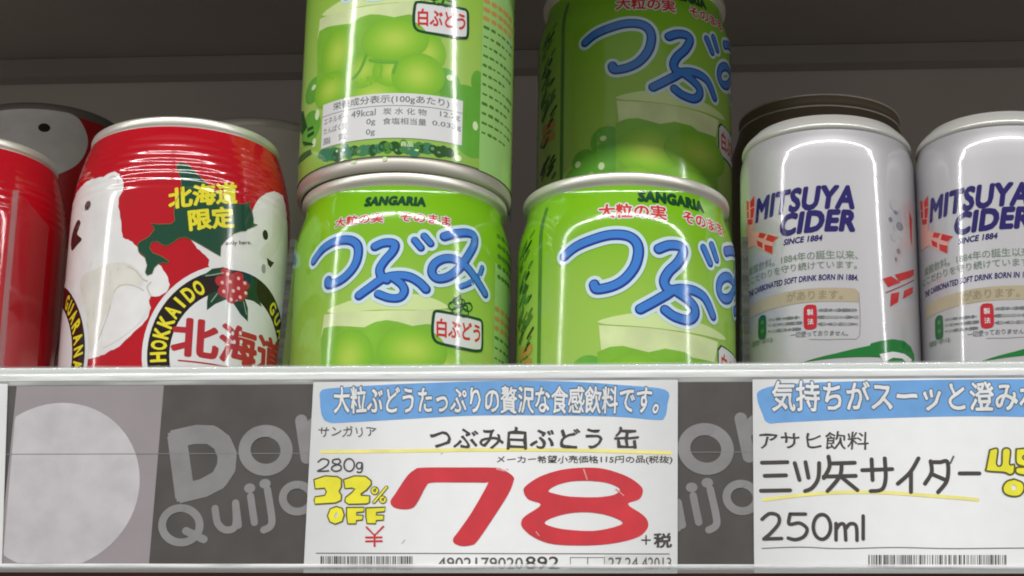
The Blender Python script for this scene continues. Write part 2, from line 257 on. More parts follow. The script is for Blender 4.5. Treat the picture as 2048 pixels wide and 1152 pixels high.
  ('small_print','print_orange',2,'S',[(44.44,56.1),(45.75,56.1)],1.5,0),
  ('small_print','print_orange',2,'S',[(47.49,56.1),(48.71,56.1)],1.5,0),
  ('small_print','print_orange',2,'S',[(50.47,56.1),(52.16,56.1)],1.5,0),
  ('small_print','print_orange',2,'S',[(54.3,56.1),(55.96,56.1)],1.5,0),
  ('small_print','print_orange',2,'S',[(37.27,53.2),(38.78,53.2)],1.5,0),
  ('small_print','print_orange',2,'S',[(40.97,53.2),(42.25,53.2)],1.5,0),
  ('small_print','print_orange',2,'S',[(44.22,53.2),(45.88,53.2)],1.5,0),
  ('small_print','print_orange',2,'S',[(47.87,53.2),(49.48,53.2)],1.5,0),
  ('small_print','print_orange',2,'S',[(51.49,53.2),(53.29,53.2)],1.5,0),
  ('small_print','leaf_mid',2,'S',[(37.27,50.3),(39.06,50.3)],1.0,0),
  ('small_print','leaf_mid',2,'S',[(40.73,50.3),(42.19,50.3)],1.0,0),
  ('small_print','leaf_mid',2,'S',[(43.96,50.3),(45.29,50.3)],0.6,0),
  ('small_print','leaf_mid',2,'S',[(46.5,50.3),(48.24,50.3)],0.8,0),
  ('small_print','leaf_mid',2,'S',[(49.85,50.3),(51.62,50.3)],0.8,0),
  ('small_print','leaf_mid',2,'S',[(53.11,50.3),(54.85,50.3)],0.8,0),
  ('small_print','leaf_mid',2,'S',[(37.27,47.2),(38.91,47.2)],0.6,0),
  ('small_print','leaf_mid',2,'S',[(40.38,47.2),(41.53,47.2)],0.8,0),
  ('small_print','leaf_mid',2,'S',[(43.29,47.2),(45.02,47.2)],1.0,0),
  ('small_print','leaf_mid',2,'S',[(46.56,47.2),(47.7,47.2)],0.8,0),
  ('small_print','leaf_mid',2,'S',[(49.17,47.2),(50.53,47.2)],0.6,0),
  ('small_print','leaf_mid',2,'S',[(52.19,47.2),(53.94,47.2)],1.0,0),
  ('small_print','leaf_mid',2,'S',[(37.27,44.1),(38.45,44.1)],0.6,0),
  ('small_print','leaf_mid',2,'S',[(39.76,44.1),(40.8,44.1)],0.6,0),
  ('small_print','leaf_mid',2,'S',[(42.19,44.1),(43.41,44.1)],1.0,0),
  ('small_print','leaf_mid',2,'S',[(45.13,44.1),(46.13,44.1)],0.8,0),
  ('small_print','leaf_mid',2,'S',[(47.31,44.1),(49.13,44.1)],0.6,0),
  ('small_print','leaf_mid',2,'S',[(37.27,41.0),(38.91,41.0)],0.8,0),
  ('small_print','leaf_mid',2,'S',[(40.09,41.0),(41.77,41.0)],0.8,0),
  ('small_print','leaf_mid',2,'S',[(43.11,41.0),(44.1,41.0)],0.8,0),
  ('small_print','leaf_mid',2,'S',[(45.83,41.0),(46.78,41.0)],1.0,0),
  ('small_print','leaf_mid',2,'S',[(48.2,41.0),(49.46,41.0)],1.0,0),
  ('small_print','leaf_mid',2,'S',[(50.6,41.0),(52.19,41.0)],0.6,0),
  ('small_print','leaf_mid',2,'S',[(53.35,41.0),(54.27,41.0)],1.0,0),
  ('small_print','leaf_mid',2,'S',[(37.27,37.9),(38.24,37.9)],1.0,0),
  ('small_print','leaf_mid',2,'S',[(39.68,37.9),(40.64,37.9)],1.0,0),
  ('small_print','leaf_mid',2,'S',[(41.79,37.9),(42.61,37.9)],0.6,0),
  ('small_print','leaf_mid',2,'S',[(43.95,37.9),(45.47,37.9)],0.6,0),
  ('small_print','leaf_mid',2,'S',[(47.09,37.9),(48.28,37.9)],0.8,0),
  ('small_print','leaf_mid',2,'S',[(49.38,37.9),(51.1,37.9)],0.6,0),
  ('small_print','leaf_mid',2,'S',[(52.24,37.9),(53.72,37.9)],1.0,0),
  ('small_print','leaf_mid',2,'S',[(37.27,34.8),(38.44,34.8)],0.8,0),
  ('small_print','leaf_mid',2,'S',[(39.85,34.8),(40.74,34.8)],1.0,0),
  ('small_print','leaf_mid',2,'S',[(42.0,34.8),(43.69,34.8)],0.6,0),
  ('small_print','leaf_mid',2,'S',[(45.06,34.8),(45.98,34.8)],1.0,0),
  ('small_print','leaf_mid',2,'S',[(47.39,34.8),(48.33,34.8)],0.8,0),
  ('small_print','leaf_mid',2,'S',[(37.27,31.7),(38.17,31.7)],0.8,0),
  ('small_print','leaf_mid',2,'S',[(39.66,31.7),(41.36,31.7)],0.8,0),
  ('small_print','leaf_mid',2,'S',[(42.62,31.7),(43.64,31.7)],0.8,0),
  ('small_print','leaf_mid',2,'S',[(44.82,31.7),(45.85,31.7)],0.6,0),
  ('small_print','leaf_mid',2,'S',[(47.44,31.7),(48.92,31.7)],0.6,0),
  ('small_print','leaf_mid',2,'S',[(50.47,31.7),(52.19,31.7)],1.0,0),
  ('small_print','leaf_mid',2,'S',[(53.35,31.7),(55.22,31.7)],1.0,0),
  ('small_print','leaf_mid',2,'S',[(37.27,28.6),(38.85,28.6)],0.6,0),
  ('small_print','leaf_mid',2,'S',[(40.3,28.6),(41.45,28.6)],0.8,0),
  ('small_print','leaf_mid',2,'S',[(43.07,28.6),(44.59,28.6)],0.6,0),
  ('small_print','leaf_mid',2,'S',[(45.89,28.6),(47.01,28.6)],0.6,0),
  ('small_print','leaf_mid',2,'S',[(48.64,28.6),(50.46,28.6)],0.8,0),
  ('small_print','leaf_mid',2,'S',[(51.71,28.6),(52.84,28.6)],1.0,0),
  ('small_print','leaf_mid',2,'S',[(37.27,25.5),(38.89,25.5)],1.0,0),
  ('small_print','leaf_mid',2,'S',[(40.58,25.5),(41.95,25.5)],1.0,0),
  ('small_print','leaf_mid',2,'S',[(43.63,25.5),(44.83,25.5)],0.8,0),
  ('small_print','leaf_mid',2,'S',[(46.38,25.5),(47.3,25.5)],0.8,0),
  ('small_print','leaf_mid',2,'S',[(48.66,25.5),(50.52,25.5)],0.8,0),
  ('small_print','leaf_mid',2,'S',[(37.27,22.4),(38.51,22.4)],0.8,0),
  ('small_print','leaf_mid',2,'S',[(40.2,22.4),(41.75,22.4)],1.0,0),
  ('small_print','leaf_mid',2,'S',[(43.36,22.4),(45.06,22.4)],1.0,0),
  ('small_print','leaf_mid',2,'S',[(46.57,22.4),(48.11,22.4)],0.6,0),
  ('small_print','leaf_mid',2,'S',[(49.55,22.4),(50.94,22.4)],0.6,0),
  ('small_print','leaf_mid',2,'S',[(52.22,22.4),(53.1,22.4)],1.0,0),
  ('small_print','leaf_mid',2,'S',[(54.81,22.4),(56.69,22.4)],0.6,0),
  ('small_print','leaf_mid',2,'S',[(37.27,19.3),(38.98,19.3)],0.8,0),
  ('small_print','leaf_mid',2,'S',[(40.27,19.3),(41.98,19.3)],0.8,0),
  ('small_print','leaf_mid',2,'S',[(43.27,19.3),(45.05,19.3)],0.8,0),
  ('small_print','leaf_mid',2,'S',[(46.32,19.3),(47.39,19.3)],0.6,0),
  ('small_print','leaf_mid',2,'S',[(49.04,19.3),(50.67,19.3)],0.6,0),
  ('small_print','leaf_mid',2,'S',[(51.93,19.3),(53.62,19.3)],1.0,0),
  ('small_print','leaf_mid',2,'S',[(37.27,16.2),(38.47,16.2)],0.6,0),
  ('small_print','leaf_mid',2,'S',[(40.13,16.2),(41.36,16.2)],1.0,0),
  ('small_print','leaf_mid',2,'S',[(42.58,16.2),(44.0,16.2)],0.8,0),
  ('small_print','leaf_mid',2,'S',[(45.74,16.2),(47.41,16.2)],0.6,0),
  ('small_print','leaf_mid',2,'S',[(48.52,16.2),(49.53,16.2)],0.8,0),
  ('small_print','leaf_mid',2,'S',[(38.27,82.0),(39.53,82.0)],1.3,0),
  ('small_print','leaf_mid',2,'S',[(41.6,82.0),(43.31,82.0)],1.3,0),
  ('small_print','leaf_mid',2,'S',[(45.43,82.0),(46.32,82.0)],1.3,0),
  ('small_print','leaf_mid',2,'S',[(48.13,82.0),(49.8,82.0)],1.3,0),
  ('small_print','leaf_mid',2,'S',[(51.65,82.0),(52.77,82.0)],1.3,0),
  ('small_print','leaf_mid',2,'S',[(54.01,82.0),(55.73,82.0)],1.3,0),
  ('small_print','leaf_mid',2,'S',[(38.27,78.8),(39.72,78.8)],1.3,0),
  ('small_print','leaf_mid',2,'S',[(41.29,78.8),(42.92,78.8)],1.3,0),
  ('small_print','leaf_mid',2,'S',[(44.93,78.8),(46.46,78.8)],1.3,0),
  ('small_print','leaf_mid',2,'S',[(48.26,78.8),(49.38,78.8)],1.3,0),
  ('small_print','leaf_mid',2,'S',[(50.87,78.8),(52.03,78.8)],1.3,0),
  ('small_print','leaf_mid',2,'S',[(53.56,78.8),(54.88,78.8)],1.3,0),
  ('small_print','leaf_mid',2,'S',[(38.27,75.6),(39.79,75.6)],1.3,0),
  ('small_print','leaf_mid',2,'S',[(41.34,75.6),(42.3,75.6)],1.3,0),
  ('small_print','leaf_mid',2,'S',[(43.75,75.6),(44.94,75.6)],1.3,0),
  ('small_print','leaf_mid',2,'S',[(46.57,75.6),(48.16,75.6)],1.3,0),
  ('small_print','leaf_mid',2,'S',[(49.46,75.6),(50.48,75.6)],1.3,0),
  ('small_print','leaf_mid',2,'S',[(51.97,75.6),(52.95,75.6)],1.3,0),
  ('small_print','leaf_mid',2,'S',[(54.9,75.6),(55.81,75.6)],1.3,0),
  ('small_print','leaf_mid',2,'S',[(38.27,72.4),(39.63,72.4)],1.3,0),
  ('small_print','leaf_mid',2,'S',[(41.56,72.4),(43.19,72.4)],1.3,0),
  ('small_print','leaf_mid',2,'S',[(44.95,72.4),(46.07,72.4)],1.3,0),
  ('small_print','leaf_mid',2,'S',[(48.16,72.4),(49.69,72.4)],1.3,0),
  ('small_print','leaf_mid',2,'S',[(51.37,72.4),(52.73,72.4)],1.3,0),
  ('small_print','leaf_mid',2,'S',[(54.87,72.4),(56.67,72.4)],1.3,0),
  ('small_print','leaf_mid',2,'S',[(38.27,69.2),(39.2,69.2)],1.3,0),
  ('small_print','leaf_mid',2,'S',[(40.73,69.2),(41.94,69.2)],1.3,0),
  ('small_print','leaf_mid',2,'S',[(43.31,69.2),(44.87,69.2)],1.3,0),
  ('small_print','leaf_mid',2,'S',[(46.13,69.2),(47.82,69.2)],1.3,0),
  ('small_print','leaf_mid',2,'S',[(49.6,69.2),(51.02,69.2)],1.3,0),
  ('small_print','leaf_mid',2,'S',[(52.63,69.2),(54.37,69.2)],1.3,0),
  ('small_print','leaf_mid',1,'S',[(75.16,88),(75.16,4)],1.6,0),
  ('small_print','leaf_mid',2,'S',[(64.99,77.83),(62.11,75.81)],1.0,0),
  ('small_print','leaf_mid',2,'S',[(65.21,67.66),(62.15,65.52)],1.0,0),
  ('small_print','leaf_dark2',2,'S',[(70.03,79.06),(66.87,76.85)],1.0,0),
  ('small_print','leaf_mid',2,'S',[(67.08,55.36),(64.0,53.2)],1.0,0),
  ('small_print','leaf_mid',2,'S',[(65.71,58.7),(63.43,57.1)],1.0,0),
  ('small_print','leaf_mid',2,'S',[(66.98,34.71),(64.69,33.11)],1.0,0),
  ('small_print','leaf_mid',2,'S',[(68.11,43.99),(65.86,42.41)],1.4,0),
  ('small_print','leaf_mid',2,'S',[(64.22,72.83),(62.69,71.76)],1.0,0),
  ('small_print','leaf_dark2',2,'S',[(67.52,34.88),(64.09,32.48)],1.4,0),
  ('small_print','leaf_mid',2,'S',[(67.12,80.12),(65.4,78.92)],0.7,0),
  ('small_print','leaf_dark2',2,'S',[(64.26,66.65),(62.02,65.08)],0.7,0),
  ('small_print','leaf_mid',2,'S',[(64.59,63.11),(62.13,61.39)],1.4,0),
  ('small_print','leaf_dark2',2,'S',[(70.28,47.72),(68.08,46.19)],1.0,0),
  ('small_print','leaf_mid',2,'S',[(69.16,61.95),(67.59,60.85)],1.4,0),
  ('small_print','leaf_mid',2,'S',[(66.86,63.14),(65.24,62.0)],1.4,0),
  ('small_print','leaf_dark2',2,'S',[(69.28,47.79),(66.66,45.95)],0.7,0),
  ('small_print','leaf_mid',2,'S',[(66.99,70.44),(63.92,68.29)],1.0,0),
  ('small_print','leaf_dark2',2,'S',[(67.49,42.08),(64.31,39.86)],1.0,0),
  ('small_print','leaf_dark2',2,'S',[(65.28,52.15),(62.52,50.21)],1.4,0),
  ('small_print','leaf_mid',2,'S',[(68.65,35.33),(65.21,32.92)],1.0,0),
  ('small_print','leaf_mid',2,'S',[(66.42,64.01),(64.2,62.46)],1.0,0),
  ('small_print','leaf_mid',2,'S',[(70.54,56.26),(67.86,54.38)],1.4,0),
  ('small_print','leaf_dark2',2,'S',[(65.58,32.78),(62.49,30.62)],0.7,0),
  ('small_print','leaf_mid',2,'S',[(70.98,49.64),(67.59,47.27)],0.7,0),
  ('small_print','leaf_dark2',2,'S',[(72.05,51.93),(68.89,49.72)],1.0,0),
  ('small_print','leaf_mid',2,'S',[(71.94,28.3),(70.41,27.22)],1.4,0),
  ('small_print','leaf_mid',2,'S',[(69.74,44.77),(68.15,43.66)],1.0,0),
  ('small_print','leaf_mid',2,'S',[(69.63,33.05),(67.66,31.67)],1.4,0),
  ('small_print','leaf_mid',2,'S',[(71.4,55.59),(68.93,53.87)],1.0,0),
  ('small_print','leaf_mid',2,'S',[(64.92,50.96),(63.12,49.7)],1.4,0),
  ('small_print','leaf_dark2',2,'S',[(66.49,79.37),(63.66,77.39)],1.4,0),
  ('small_print','leaf_mid',2,'S',[(68.67,30.69),(66.35,29.07)],0.7,0),
  ('small_print','leaf_dark2',2,'S',[(64.24,43.37),(61.2,41.25)],1.4,0),
  ('small_print','leaf_dark2',2,'S',[(70.87,30.98),(67.72,28.77)],1.0,0),
  ('small_print','leaf_mid',2,'S',[(69.7,42.94),(68.16,41.86)],1.4,0),
  ('small_print','leaf_mid',2,'S',[(66.62,65.86),(64.74,64.54)],1.0,0),
  ('small_print','leaf_mid',2,'S',[(70.92,72.54),(68.94,71.15)],1.0,0),
  ('small_print','leaf_mid',2,'S',[(69.4,55.33),(66.12,53.04)],1.0,0),
  ('small_print','leaf_mid',2,'S',[(64.89,74.94),(61.45,72.53)],0.7,0),
  ('small_print','leaf_dark2',2,'S',[(67.23,53.32),(65.29,51.96)],1.4,0),
  ('small_print','leaf_dark2',2,'S',[(64.59,57.98),(61.21,55.62)],1.4,0),
  ('small_print','leaf_mid',2,'S',[(66.75,77.65),(64.58,76.13)],1.4,0),
  ('small_print','leaf_mid',2,'S',[(65.97,31.89),(63.82,30.39)],0.7,0),
  ('small_print','leaf_mid',2,'S',[(66.88,66.88),(64.58,65.27)],1.0,0),
  ('small_print','leaf_dark2',2,'S',[(68.97,69.52),(67.23,68.3)],1.4,0),
  ('small_print','leaf_mid',2,'S',[(65.31,63.91),(62.91,62.24)],0.7,0),
  ('small_print','leaf_mid',2,'S',[(68.26,57.59),(64.99,55.3)],0.7,0),
  ('small_print','leaf_mid',2,'S',[(66.12,79.01),(63.41,77.11)],1.0,0),
  ('small_print','leaf_mid',2,'S',[(69.18,54.14),(66.52,52.28)],0.7,0),
  ('small_print','leaf_mid',2,'S',[(71.25,81.94),(69.2,80.5)],0.7,0),
  ('small_print','leaf_dark2',2,'S',[(70.58,62.09),(68.93,60.94)],1.0,0),
  ('small_print','leaf_mid',2,'S',[(69.08,44.9),(66.61,43.17)],1.0,0),
  ('small_print','leaf_mid',2,'S',[(66.27,42.84),(62.89,40.47)],1.0,0),
  ('small_print','leaf_mid',2,'S',[(65.47,59.56),(63.47,58.16)],1.4,0),
  ('small_print','leaf_mid',2,'S',[(65.9,31.12),(62.86,29.0)],1.0,0),
  ('small_print','leaf_mid',2,'S',[(64.64,56.25),(61.39,53.97)],0.7,0),
  ('small_print','leaf_mid',2,'S',[(64.3,58.98),(61.57,57.07)],0.7,0),
  ('small_print','leaf_dark2',2,'S',[(64.84,67.76),(62.2,65.91)],1.4,0),
  ('small_print','leaf_mid',2,'S',[(71.24,57.93),(69.14,56.47)],1.0,0),
  ('small_print','leaf_dark2',2,'S',[(69.34,31.01),(67.04,29.4)],0.7,0),
  ('small_print','leaf_mid',2,'S',[(64.87,57.8),(61.94,55.75)],1.0,0),
  ('small_print','leaf_mid',2,'S',[(68.66,65.87),(66.78,64.55)],0.7,0),
  ('small_print','leaf_mid',2,'S',[(66.95,61.98),(64.87,60.53)],1.0,0),
  ('small_print','leaf_dark2',2,'S',[(71.35,34.69),(69.48,33.38)],1.0,0),
  ('small_print','leaf_dark2',2,'S',[(67.61,66.12),(65.24,64.46)],0.7,0),
  ('small_print','leaf_dark2',2,'S',[(68.0,44.46),(65.45,42.67)],1.4,0),
  ('small_print','leaf_dark2',2,'S',[(71.85,33.1),(68.89,31.03)],1.0,0),
  ('small_print','leaf_dark2',2,'S',[(64.9,33.69),(61.65,31.41)],1.4,0),
  ('small_print','leaf_dark2',2,'S',[(68.56,65.31),(66.8,64.07)],0.7,0),
  ('small_print','leaf_mid',2,'S',[(69.04,76.49),(66.2,74.5)],1.0,0),
  ('small_print','leaf_teal',2,'S',[(71.16,24.0),(63.16,17.0)],1.4,0),
  ('small_print','leaf_teal',2,'S',[(71.16,20.6),(63.16,13.6)],1.4,0),
  ('small_print','leaf_teal',2,'S',[(71.16,17.2),(63.16,10.2)],1.4,0),
  ('small_print','leaf_teal',2,'S',[(71.16,13.8),(63.16,6.8)],1.4,0),
  ('small_print','leaf_teal',2,'S',[(71.16,10.4),(63.16,3.4)],1.4,0),
  ('small_print','leaf_teal',2,'S',[(71.16,7.0),(63.16,0.0)],1.4,0),
  ('small_print','leaf_teal',2,'S',[(71.16,3.6),(63.16,-3.4)],1.4,0),
  ('small_print','print_orange',2,'S',[(70.16,46),(64.16,46)],3.5,0),
  ('small_print','print_orange',2,'S',[(70.16,42),(64.16,42)],3.0,0),
 ],
 'cider': [
  ('brand_lettering','cider_navy',2,'T','MITSUYA',[(-26.03,96.6),(7.25,96.6),(7.25,89.87),(-26.03,89.87)],0.05,0.2,0),
  ('brand_lettering','cider_navy',2,'T','CIDER',[(-16.32,88.97),(7.18,88.97),(7.18,82.88),(-16.32,82.88)],0.06,0.2,0),
  ('brand_lettering','cider_navy',2,'T','SINCE 1884',[(-15.06,81.5),(-2.98,81.5),(-2.98,79.78),(-15.06,79.78)],0.04,0.22,0),
  ('small_print','cider_green_text',2,'T','炭酸飲料。1884年の誕生以来、',[(-30.61,76.73),(7.09,76.73),(7.09,74.07),(-30.61,74.07)],0.01,0,0),
  ('small_print','cider_green_text',2,'T','にこだわりを守り続けています。',[(-32.17,73.55),(6.7,73.55),(6.7,71.11),(-32.17,71.11)],0.01,0,0),
  ('small_print','cider_navy',2,'T','THE CARBONATED SOFT DRINK BORN IN 1884.',[(-31.14,69.32),(7.1,69.32),(7.1,67.61),(-31.14,67.61)],0.03,0.15,0),
  ('notice_panel','gold_band',2,'P',[(-31.1,64.93),(-19.57,65.2),(-10.14,65.37),(-1.95,65.26),(5.86,65.17),(7.0,64.18),(6.91,61.01),(0.61,60.98),(-7.43,61.18),(-16.26,61.1),(-30.7,60.91)],0,[]),
  ('notice_panel','gold_dark',3,'T','があります。',[(-14.29,65.0),(2.3,64.46),(2.23,61.7),(-14.35,62.17)],0.02,0,0),
  ('notice_panel','line_grey',2,'S',[(7.08,63.9),(7.28,56.6),(6.97,50.98),(5.83,49.79),(-2.33,49.55),(-7.69,49.97)],0.22,0),
  ('notice_panel','pill_red',3,'P',[(-8.92,59.42),(-8.15,60.18),(-6.23,60.09),(-5.52,59.24),(-5.55,54.33),(-6.25,53.26),(-8.16,53.24),(-8.97,54.22)],1,[]),
  ('notice_panel','pill_red',4,'S',[(-8.92,59.42),(-8.15,60.18),(-6.23,60.09),(-5.52,59.24),(-5.55,54.33),(-6.25,53.26),(-8.16,53.24),(-8.97,54.22),(-8.92,59.42)],0.4,1),
  ('notice_panel','print_white',5,'T','製',[(-8.09,58.99),(-6.34,58.94),(-6.32,57.2),(-8.08,57.22)],0.02,0,0),
  ('notice_panel','print_white',5,'T','法',[(-8.04,56.09),(-6.32,56.07),(-6.33,54.39),(-8.03,54.4)],0.02,0,0),
  ('notice_panel','pill_green',3,'P',[(-25.33,59.16),(-24.19,59.93),(-22.53,59.61),(-22.17,58.09),(-22.36,53.59),(-23.3,52.96),(-25.03,53.24),(-25.53,54.93)],1,[]),
  ('notice_panel','pill_green',4,'S',[(-25.33,59.16),(-24.19,59.93),(-22.53,59.61),(-22.17,58.09),(-22.36,53.59),(-23.3,52.96),(-25.03,53.24),(-25.53,54.93),(-25.33,59.16)],0.3,1),
  ('notice_panel','leaf_mid',5,'D',(-23.6,57.87),0.74,0.68),
  ('notice_panel','leaf_mid',5,'D',(-23.67,55.18),0.74,0.68),
  ('small_print','line_grey',2,'S',[(-4.78,58.52),(-4.31,58.55)],0.5,0),
  ('small_print','print_grey',2,'S',[(-4.21,58.5),(-3.78,58.53)],0.8,0),
  ('small_print','line_grey',2,'S',[(-3.52,58.47),(-3.17,58.51)],0.8,0),
  ('small_print','print_grey',2,'S',[(-2.87,58.44),(-2.46,58.48)],1.0,0),
  ('small_print','line_grey',2,'S',[(-2.11,58.41),(-1.79,58.46)],0.5,0),
  ('small_print','print_grey',2,'S',[(-1.56,58.4),(-1.1,58.44)],0.8,0),
  ('small_print','line_grey',2,'S',[(-0.78,58.38),(-0.45,58.43)],0.5,0),
  ('small_print','line_grey',2,'S',[(-0.26,58.37),(-0.04,58.43)],0.5,0),
  ('small_print','line_grey',2,'S',[(0.27,58.37),(0.55,58.42)],0.8,0),
  ('small_print','print_grey',2,'S',[(0.92,58.37),(1.31,58.42)],1.0,0),
  ('small_print','print_grey',2,'S',[(1.51,58.37),(1.99,58.43)],0.5,0),
  ('small_print','print_grey',2,'S',[(2.32,58.38),(2.61,58.44)],1.0,0),
  ('small_print','print_grey',2,'S',[(2.91,58.39),(3.23,58.46)],1.0,0),
  ('small_print','print_grey',2,'S',[(3.51,58.41),(3.93,58.48)],0.8,0),
  ('small_print','print_grey',2,'S',[(4.13,58.43),(4.53,58.51)],0.8,0),
  ('small_print','line_grey',2,'S',[(4.82,58.46),(5.29,58.54)],1.0,0),
  ('small_print','print_grey',2,'S',[(5.45,58.5),(5.92,58.58)],0.8,0),
  ('small_print','print_grey',2,'S',[(-4.83,56.42),(-4.44,56.45)],0.8,0),
  ('small_print','print_grey',2,'S',[(-4.13,56.39),(-3.82,56.42)],1.0,0),
  ('small_print','print_grey',2,'S',[(-3.51,56.36),(-3.33,56.41)],1.0,0),
  ('small_print','line_grey',2,'S',[(-3.13,56.34),(-2.71,56.38)],0.5,0),
  ('small_print','line_grey',2,'S',[(-2.46,56.32),(-2.29,56.37)],1.0,0),
  ('small_print','line_grey',2,'S',[(-1.86,56.3),(-1.66,56.35)],0.8,0),
  ('small_print','line_grey',2,'S',[(-1.41,56.29),(-1.19,56.34)],0.8,0),
  ('small_print','line_grey',2,'S',[(-0.77,56.27),(-0.37,56.32)],0.8,0),
  ('small_print','line_grey',2,'S',[(-0.17,56.27),(0.07,56.32)],0.5,0),
  ('small_print','line_grey',2,'S',[(0.27,56.26),(0.45,56.32)],1.0,0),
  ('small_print','line_grey',2,'S',[(0.89,56.26),(1.17,56.32)],0.5,0),
  ('small_print','line_grey',2,'S',[(1.52,56.26),(1.84,56.32)],0.8,0),
  ('small_print','line_grey',2,'S',[(2.14,56.27),(2.55,56.34)],0.5,0),
  ('small_print','line_grey',2,'S',[(2.91,56.29),(3.08,56.35)],0.8,0),
  ('small_print','print_grey',2,'S',[(3.37,56.3),(3.55,56.36)],1.0,0),
  ('small_print','print_grey',2,'S',[(3.95,56.32),(4.36,56.39)],0.8,0),
  ('small_print','print_grey',2,'S',[(4.7,56.35),(5.1,56.43)],0.5,0),
  ('small_print','line_grey',2,'S',[(5.24,56.38),(5.63,56.46)],0.5,0),
  ('small_print','line_grey',2,'S',[(5.87,56.42),(6.33,56.5)],1.0,0),
  ('small_print','print_grey',2,'S',[(-4.88,54.32),(-4.59,54.36)],0.5,0),
  ('small_print','print_grey',2,'S',[(-4.2,54.29),(-3.93,54.33)],1.0,0),
  ('small_print','line_grey',2,'S',[(-3.52,54.26),(-3.15,54.3)],1.0,0),
  ('small_print','line_grey',2,'S',[(-3.02,54.24),(-2.84,54.29)],0.5,0),
  ('small_print','line_grey',2,'S',[(-2.62,54.22),(-2.26,54.27)],0.5,0),
  ('small_print','print_grey',2,'S',[(-2.08,54.21),(-1.78,54.25)],0.5,0),
  ('small_print','print_grey',2,'S',[(-1.48,54.19),(-1.12,54.24)],0.8,0),
  ('small_print','line_grey',2,'S',[(-0.82,54.17),(-0.57,54.23)],0.5,0),
  ('small_print','line_grey',2,'S',[(-0.39,54.17),(-0.1,54.22)],1.0,0),
  ('small_print','line_grey',2,'S',[(0.24,54.16),(0.47,54.22)],0.5,0),
  ('small_print','line_grey',2,'S',[(0.69,54.16),(0.93,54.22)],0.5,0),
  ('small_print','print_grey',2,'S',[(1.24,54.16),(1.55,54.22)],1.0,0),
  ('small_print','line_grey',2,'S',[(1.86,54.17),(2.09,54.23)],1.0,0),
  ('small_print','line_grey',2,'S',[(2.48,54.18),(2.78,54.24)],1.0,0),
  ('small_print','line_grey',2,'S',[(3.08,54.19),(3.53,54.26)],0.5,0),
  ('small_print','line_grey',2,'S',[(3.8,54.22),(4.12,54.28)],1.0,0),
  ('small_print','print_grey',2,'S',[(4.52,54.24),(4.73,54.31)],0.8,0),
  ('small_print','print_grey',2,'S',[(5.11,54.27),(5.58,54.35)],0.5,0),
  ('small_print','line_grey',2,'S',[(5.9,54.32),(6.21,54.39)],0.8,0),
  ('small_print','line_grey',2,'S',[(-21.01,58.07),(-20.45,58.0)],0.8,0),
  ('small_print','print_grey',2,'S',[(-20.28,57.96),(-19.79,57.91)],0.5,0),
  ('small_print','line_grey',2,'S',[(-19.31,57.83),(-18.84,57.79)],0.8,0),
  ('small_print','line_grey',2,'S',[(-18.67,57.75),(-18.34,57.74)],0.5,0),
  ('small_print','print_grey',2,'S',[(-17.87,57.65),(-17.59,57.65)],0.8,0),
  ('small_print','print_grey',2,'S',[(-17.14,57.56),(-16.88,57.56)],0.8,0),
  ('small_print','line_grey',2,'S',[(-16.37,57.47),(-16.08,57.47)],0.5,0),
  ('small_print','print_grey',2,'S',[(-15.68,57.39),(-15.36,57.39)],0.5,0),
  ('small_print','print_grey',2,'S',[(-14.96,57.31),(-14.76,57.34)],0.5,0),
  ('small_print','print_grey',2,'S',[(-14.31,57.25),(-13.94,57.24)],0.8,0),
  ('small_print','print_grey',2,'S',[(-13.74,57.19),(-13.43,57.2)],1.0,0),
  ('small_print','print_grey',2,'S',[(-12.99,57.12),(-12.56,57.11)],0.8,0),
  ('small_print','line_grey',2,'S',[(-12.19,57.05),(-11.91,57.07)],0.5,0),
  ('small_print','print_grey',2,'S',[(-11.59,57.0),(-11.32,57.02)],1.0,0),
  ('small_print','line_grey',2,'S',[(-10.95,56.95),(-10.46,56.94)],0.5,0),
  ('small_print','line_grey',2,'S',[(-21.05,56.37),(-20.39,56.28)],0.8,0),
  ('small_print','line_grey',2,'S',[(-19.96,56.22),(-19.4,56.16)],0.5,0),
  ('small_print','print_grey',2,'S',[(-18.93,56.08),(-18.56,56.06)],0.8,0),
  ('small_print','line_grey',2,'S',[(-18.3,56.0),(-17.98,55.99)],1.0,0),
  ('small_print','print_grey',2,'S',[(-17.44,55.9),(-16.86,55.84)],0.5,0),
  ('small_print','print_grey',2,'S',[(-16.66,55.81),(-16.37,55.81)],0.5,0),
  ('small_print','line_grey',2,'S',[(-15.87,55.72),(-15.51,55.71)],0.8,0),
  ('small_print','line_grey',2,'S',[(-15.07,55.63),(-14.74,55.64)],0.8,0),
  ('small_print','print_grey',2,'S',[(-14.43,55.57),(-14.23,55.59)],1.0,0),
  ('small_print','print_grey',2,'S',[(-13.95,55.52),(-13.58,55.52)],0.8,0),
  ('small_print','print_grey',2,'S',[(-13.31,55.46),(-12.87,55.45)],1.0,0),
  ('small_print','print_grey',2,'S',[(-12.56,55.39),(-12.25,55.41)],1.0,0),
  ('small_print','line_grey',2,'S',[(-11.86,55.33),(-11.46,55.33)],1.0,0),
  ('small_print','print_grey',2,'S',[(-11.15,55.28),(-10.84,55.29)],1.0,0),
  ('small_print','print_grey',2,'S',[(-10.42,55.22),(-10.14,55.24)],1.0,0),
  ('small_print','print_grey',2,'S',[(-21.1,54.54),(-20.83,54.54)],0.5,0),
  ('small_print','line_grey',2,'S',[(-20.3,54.43),(-19.82,54.38)],0.5,0),
  ('small_print','line_grey',2,'S',[(-19.51,54.32),(-19.06,54.28)],0.8,0),
  ('small_print','line_grey',2,'S',[(-18.63,54.21),(-18.19,54.18)],0.8,0),
  ('small_print','print_grey',2,'S',[(-17.75,54.1),(-17.5,54.11)],0.8,0),
  ('small_print','print_grey',2,'S',[(-17.18,54.03),(-16.76,54.01)],1.0,0),
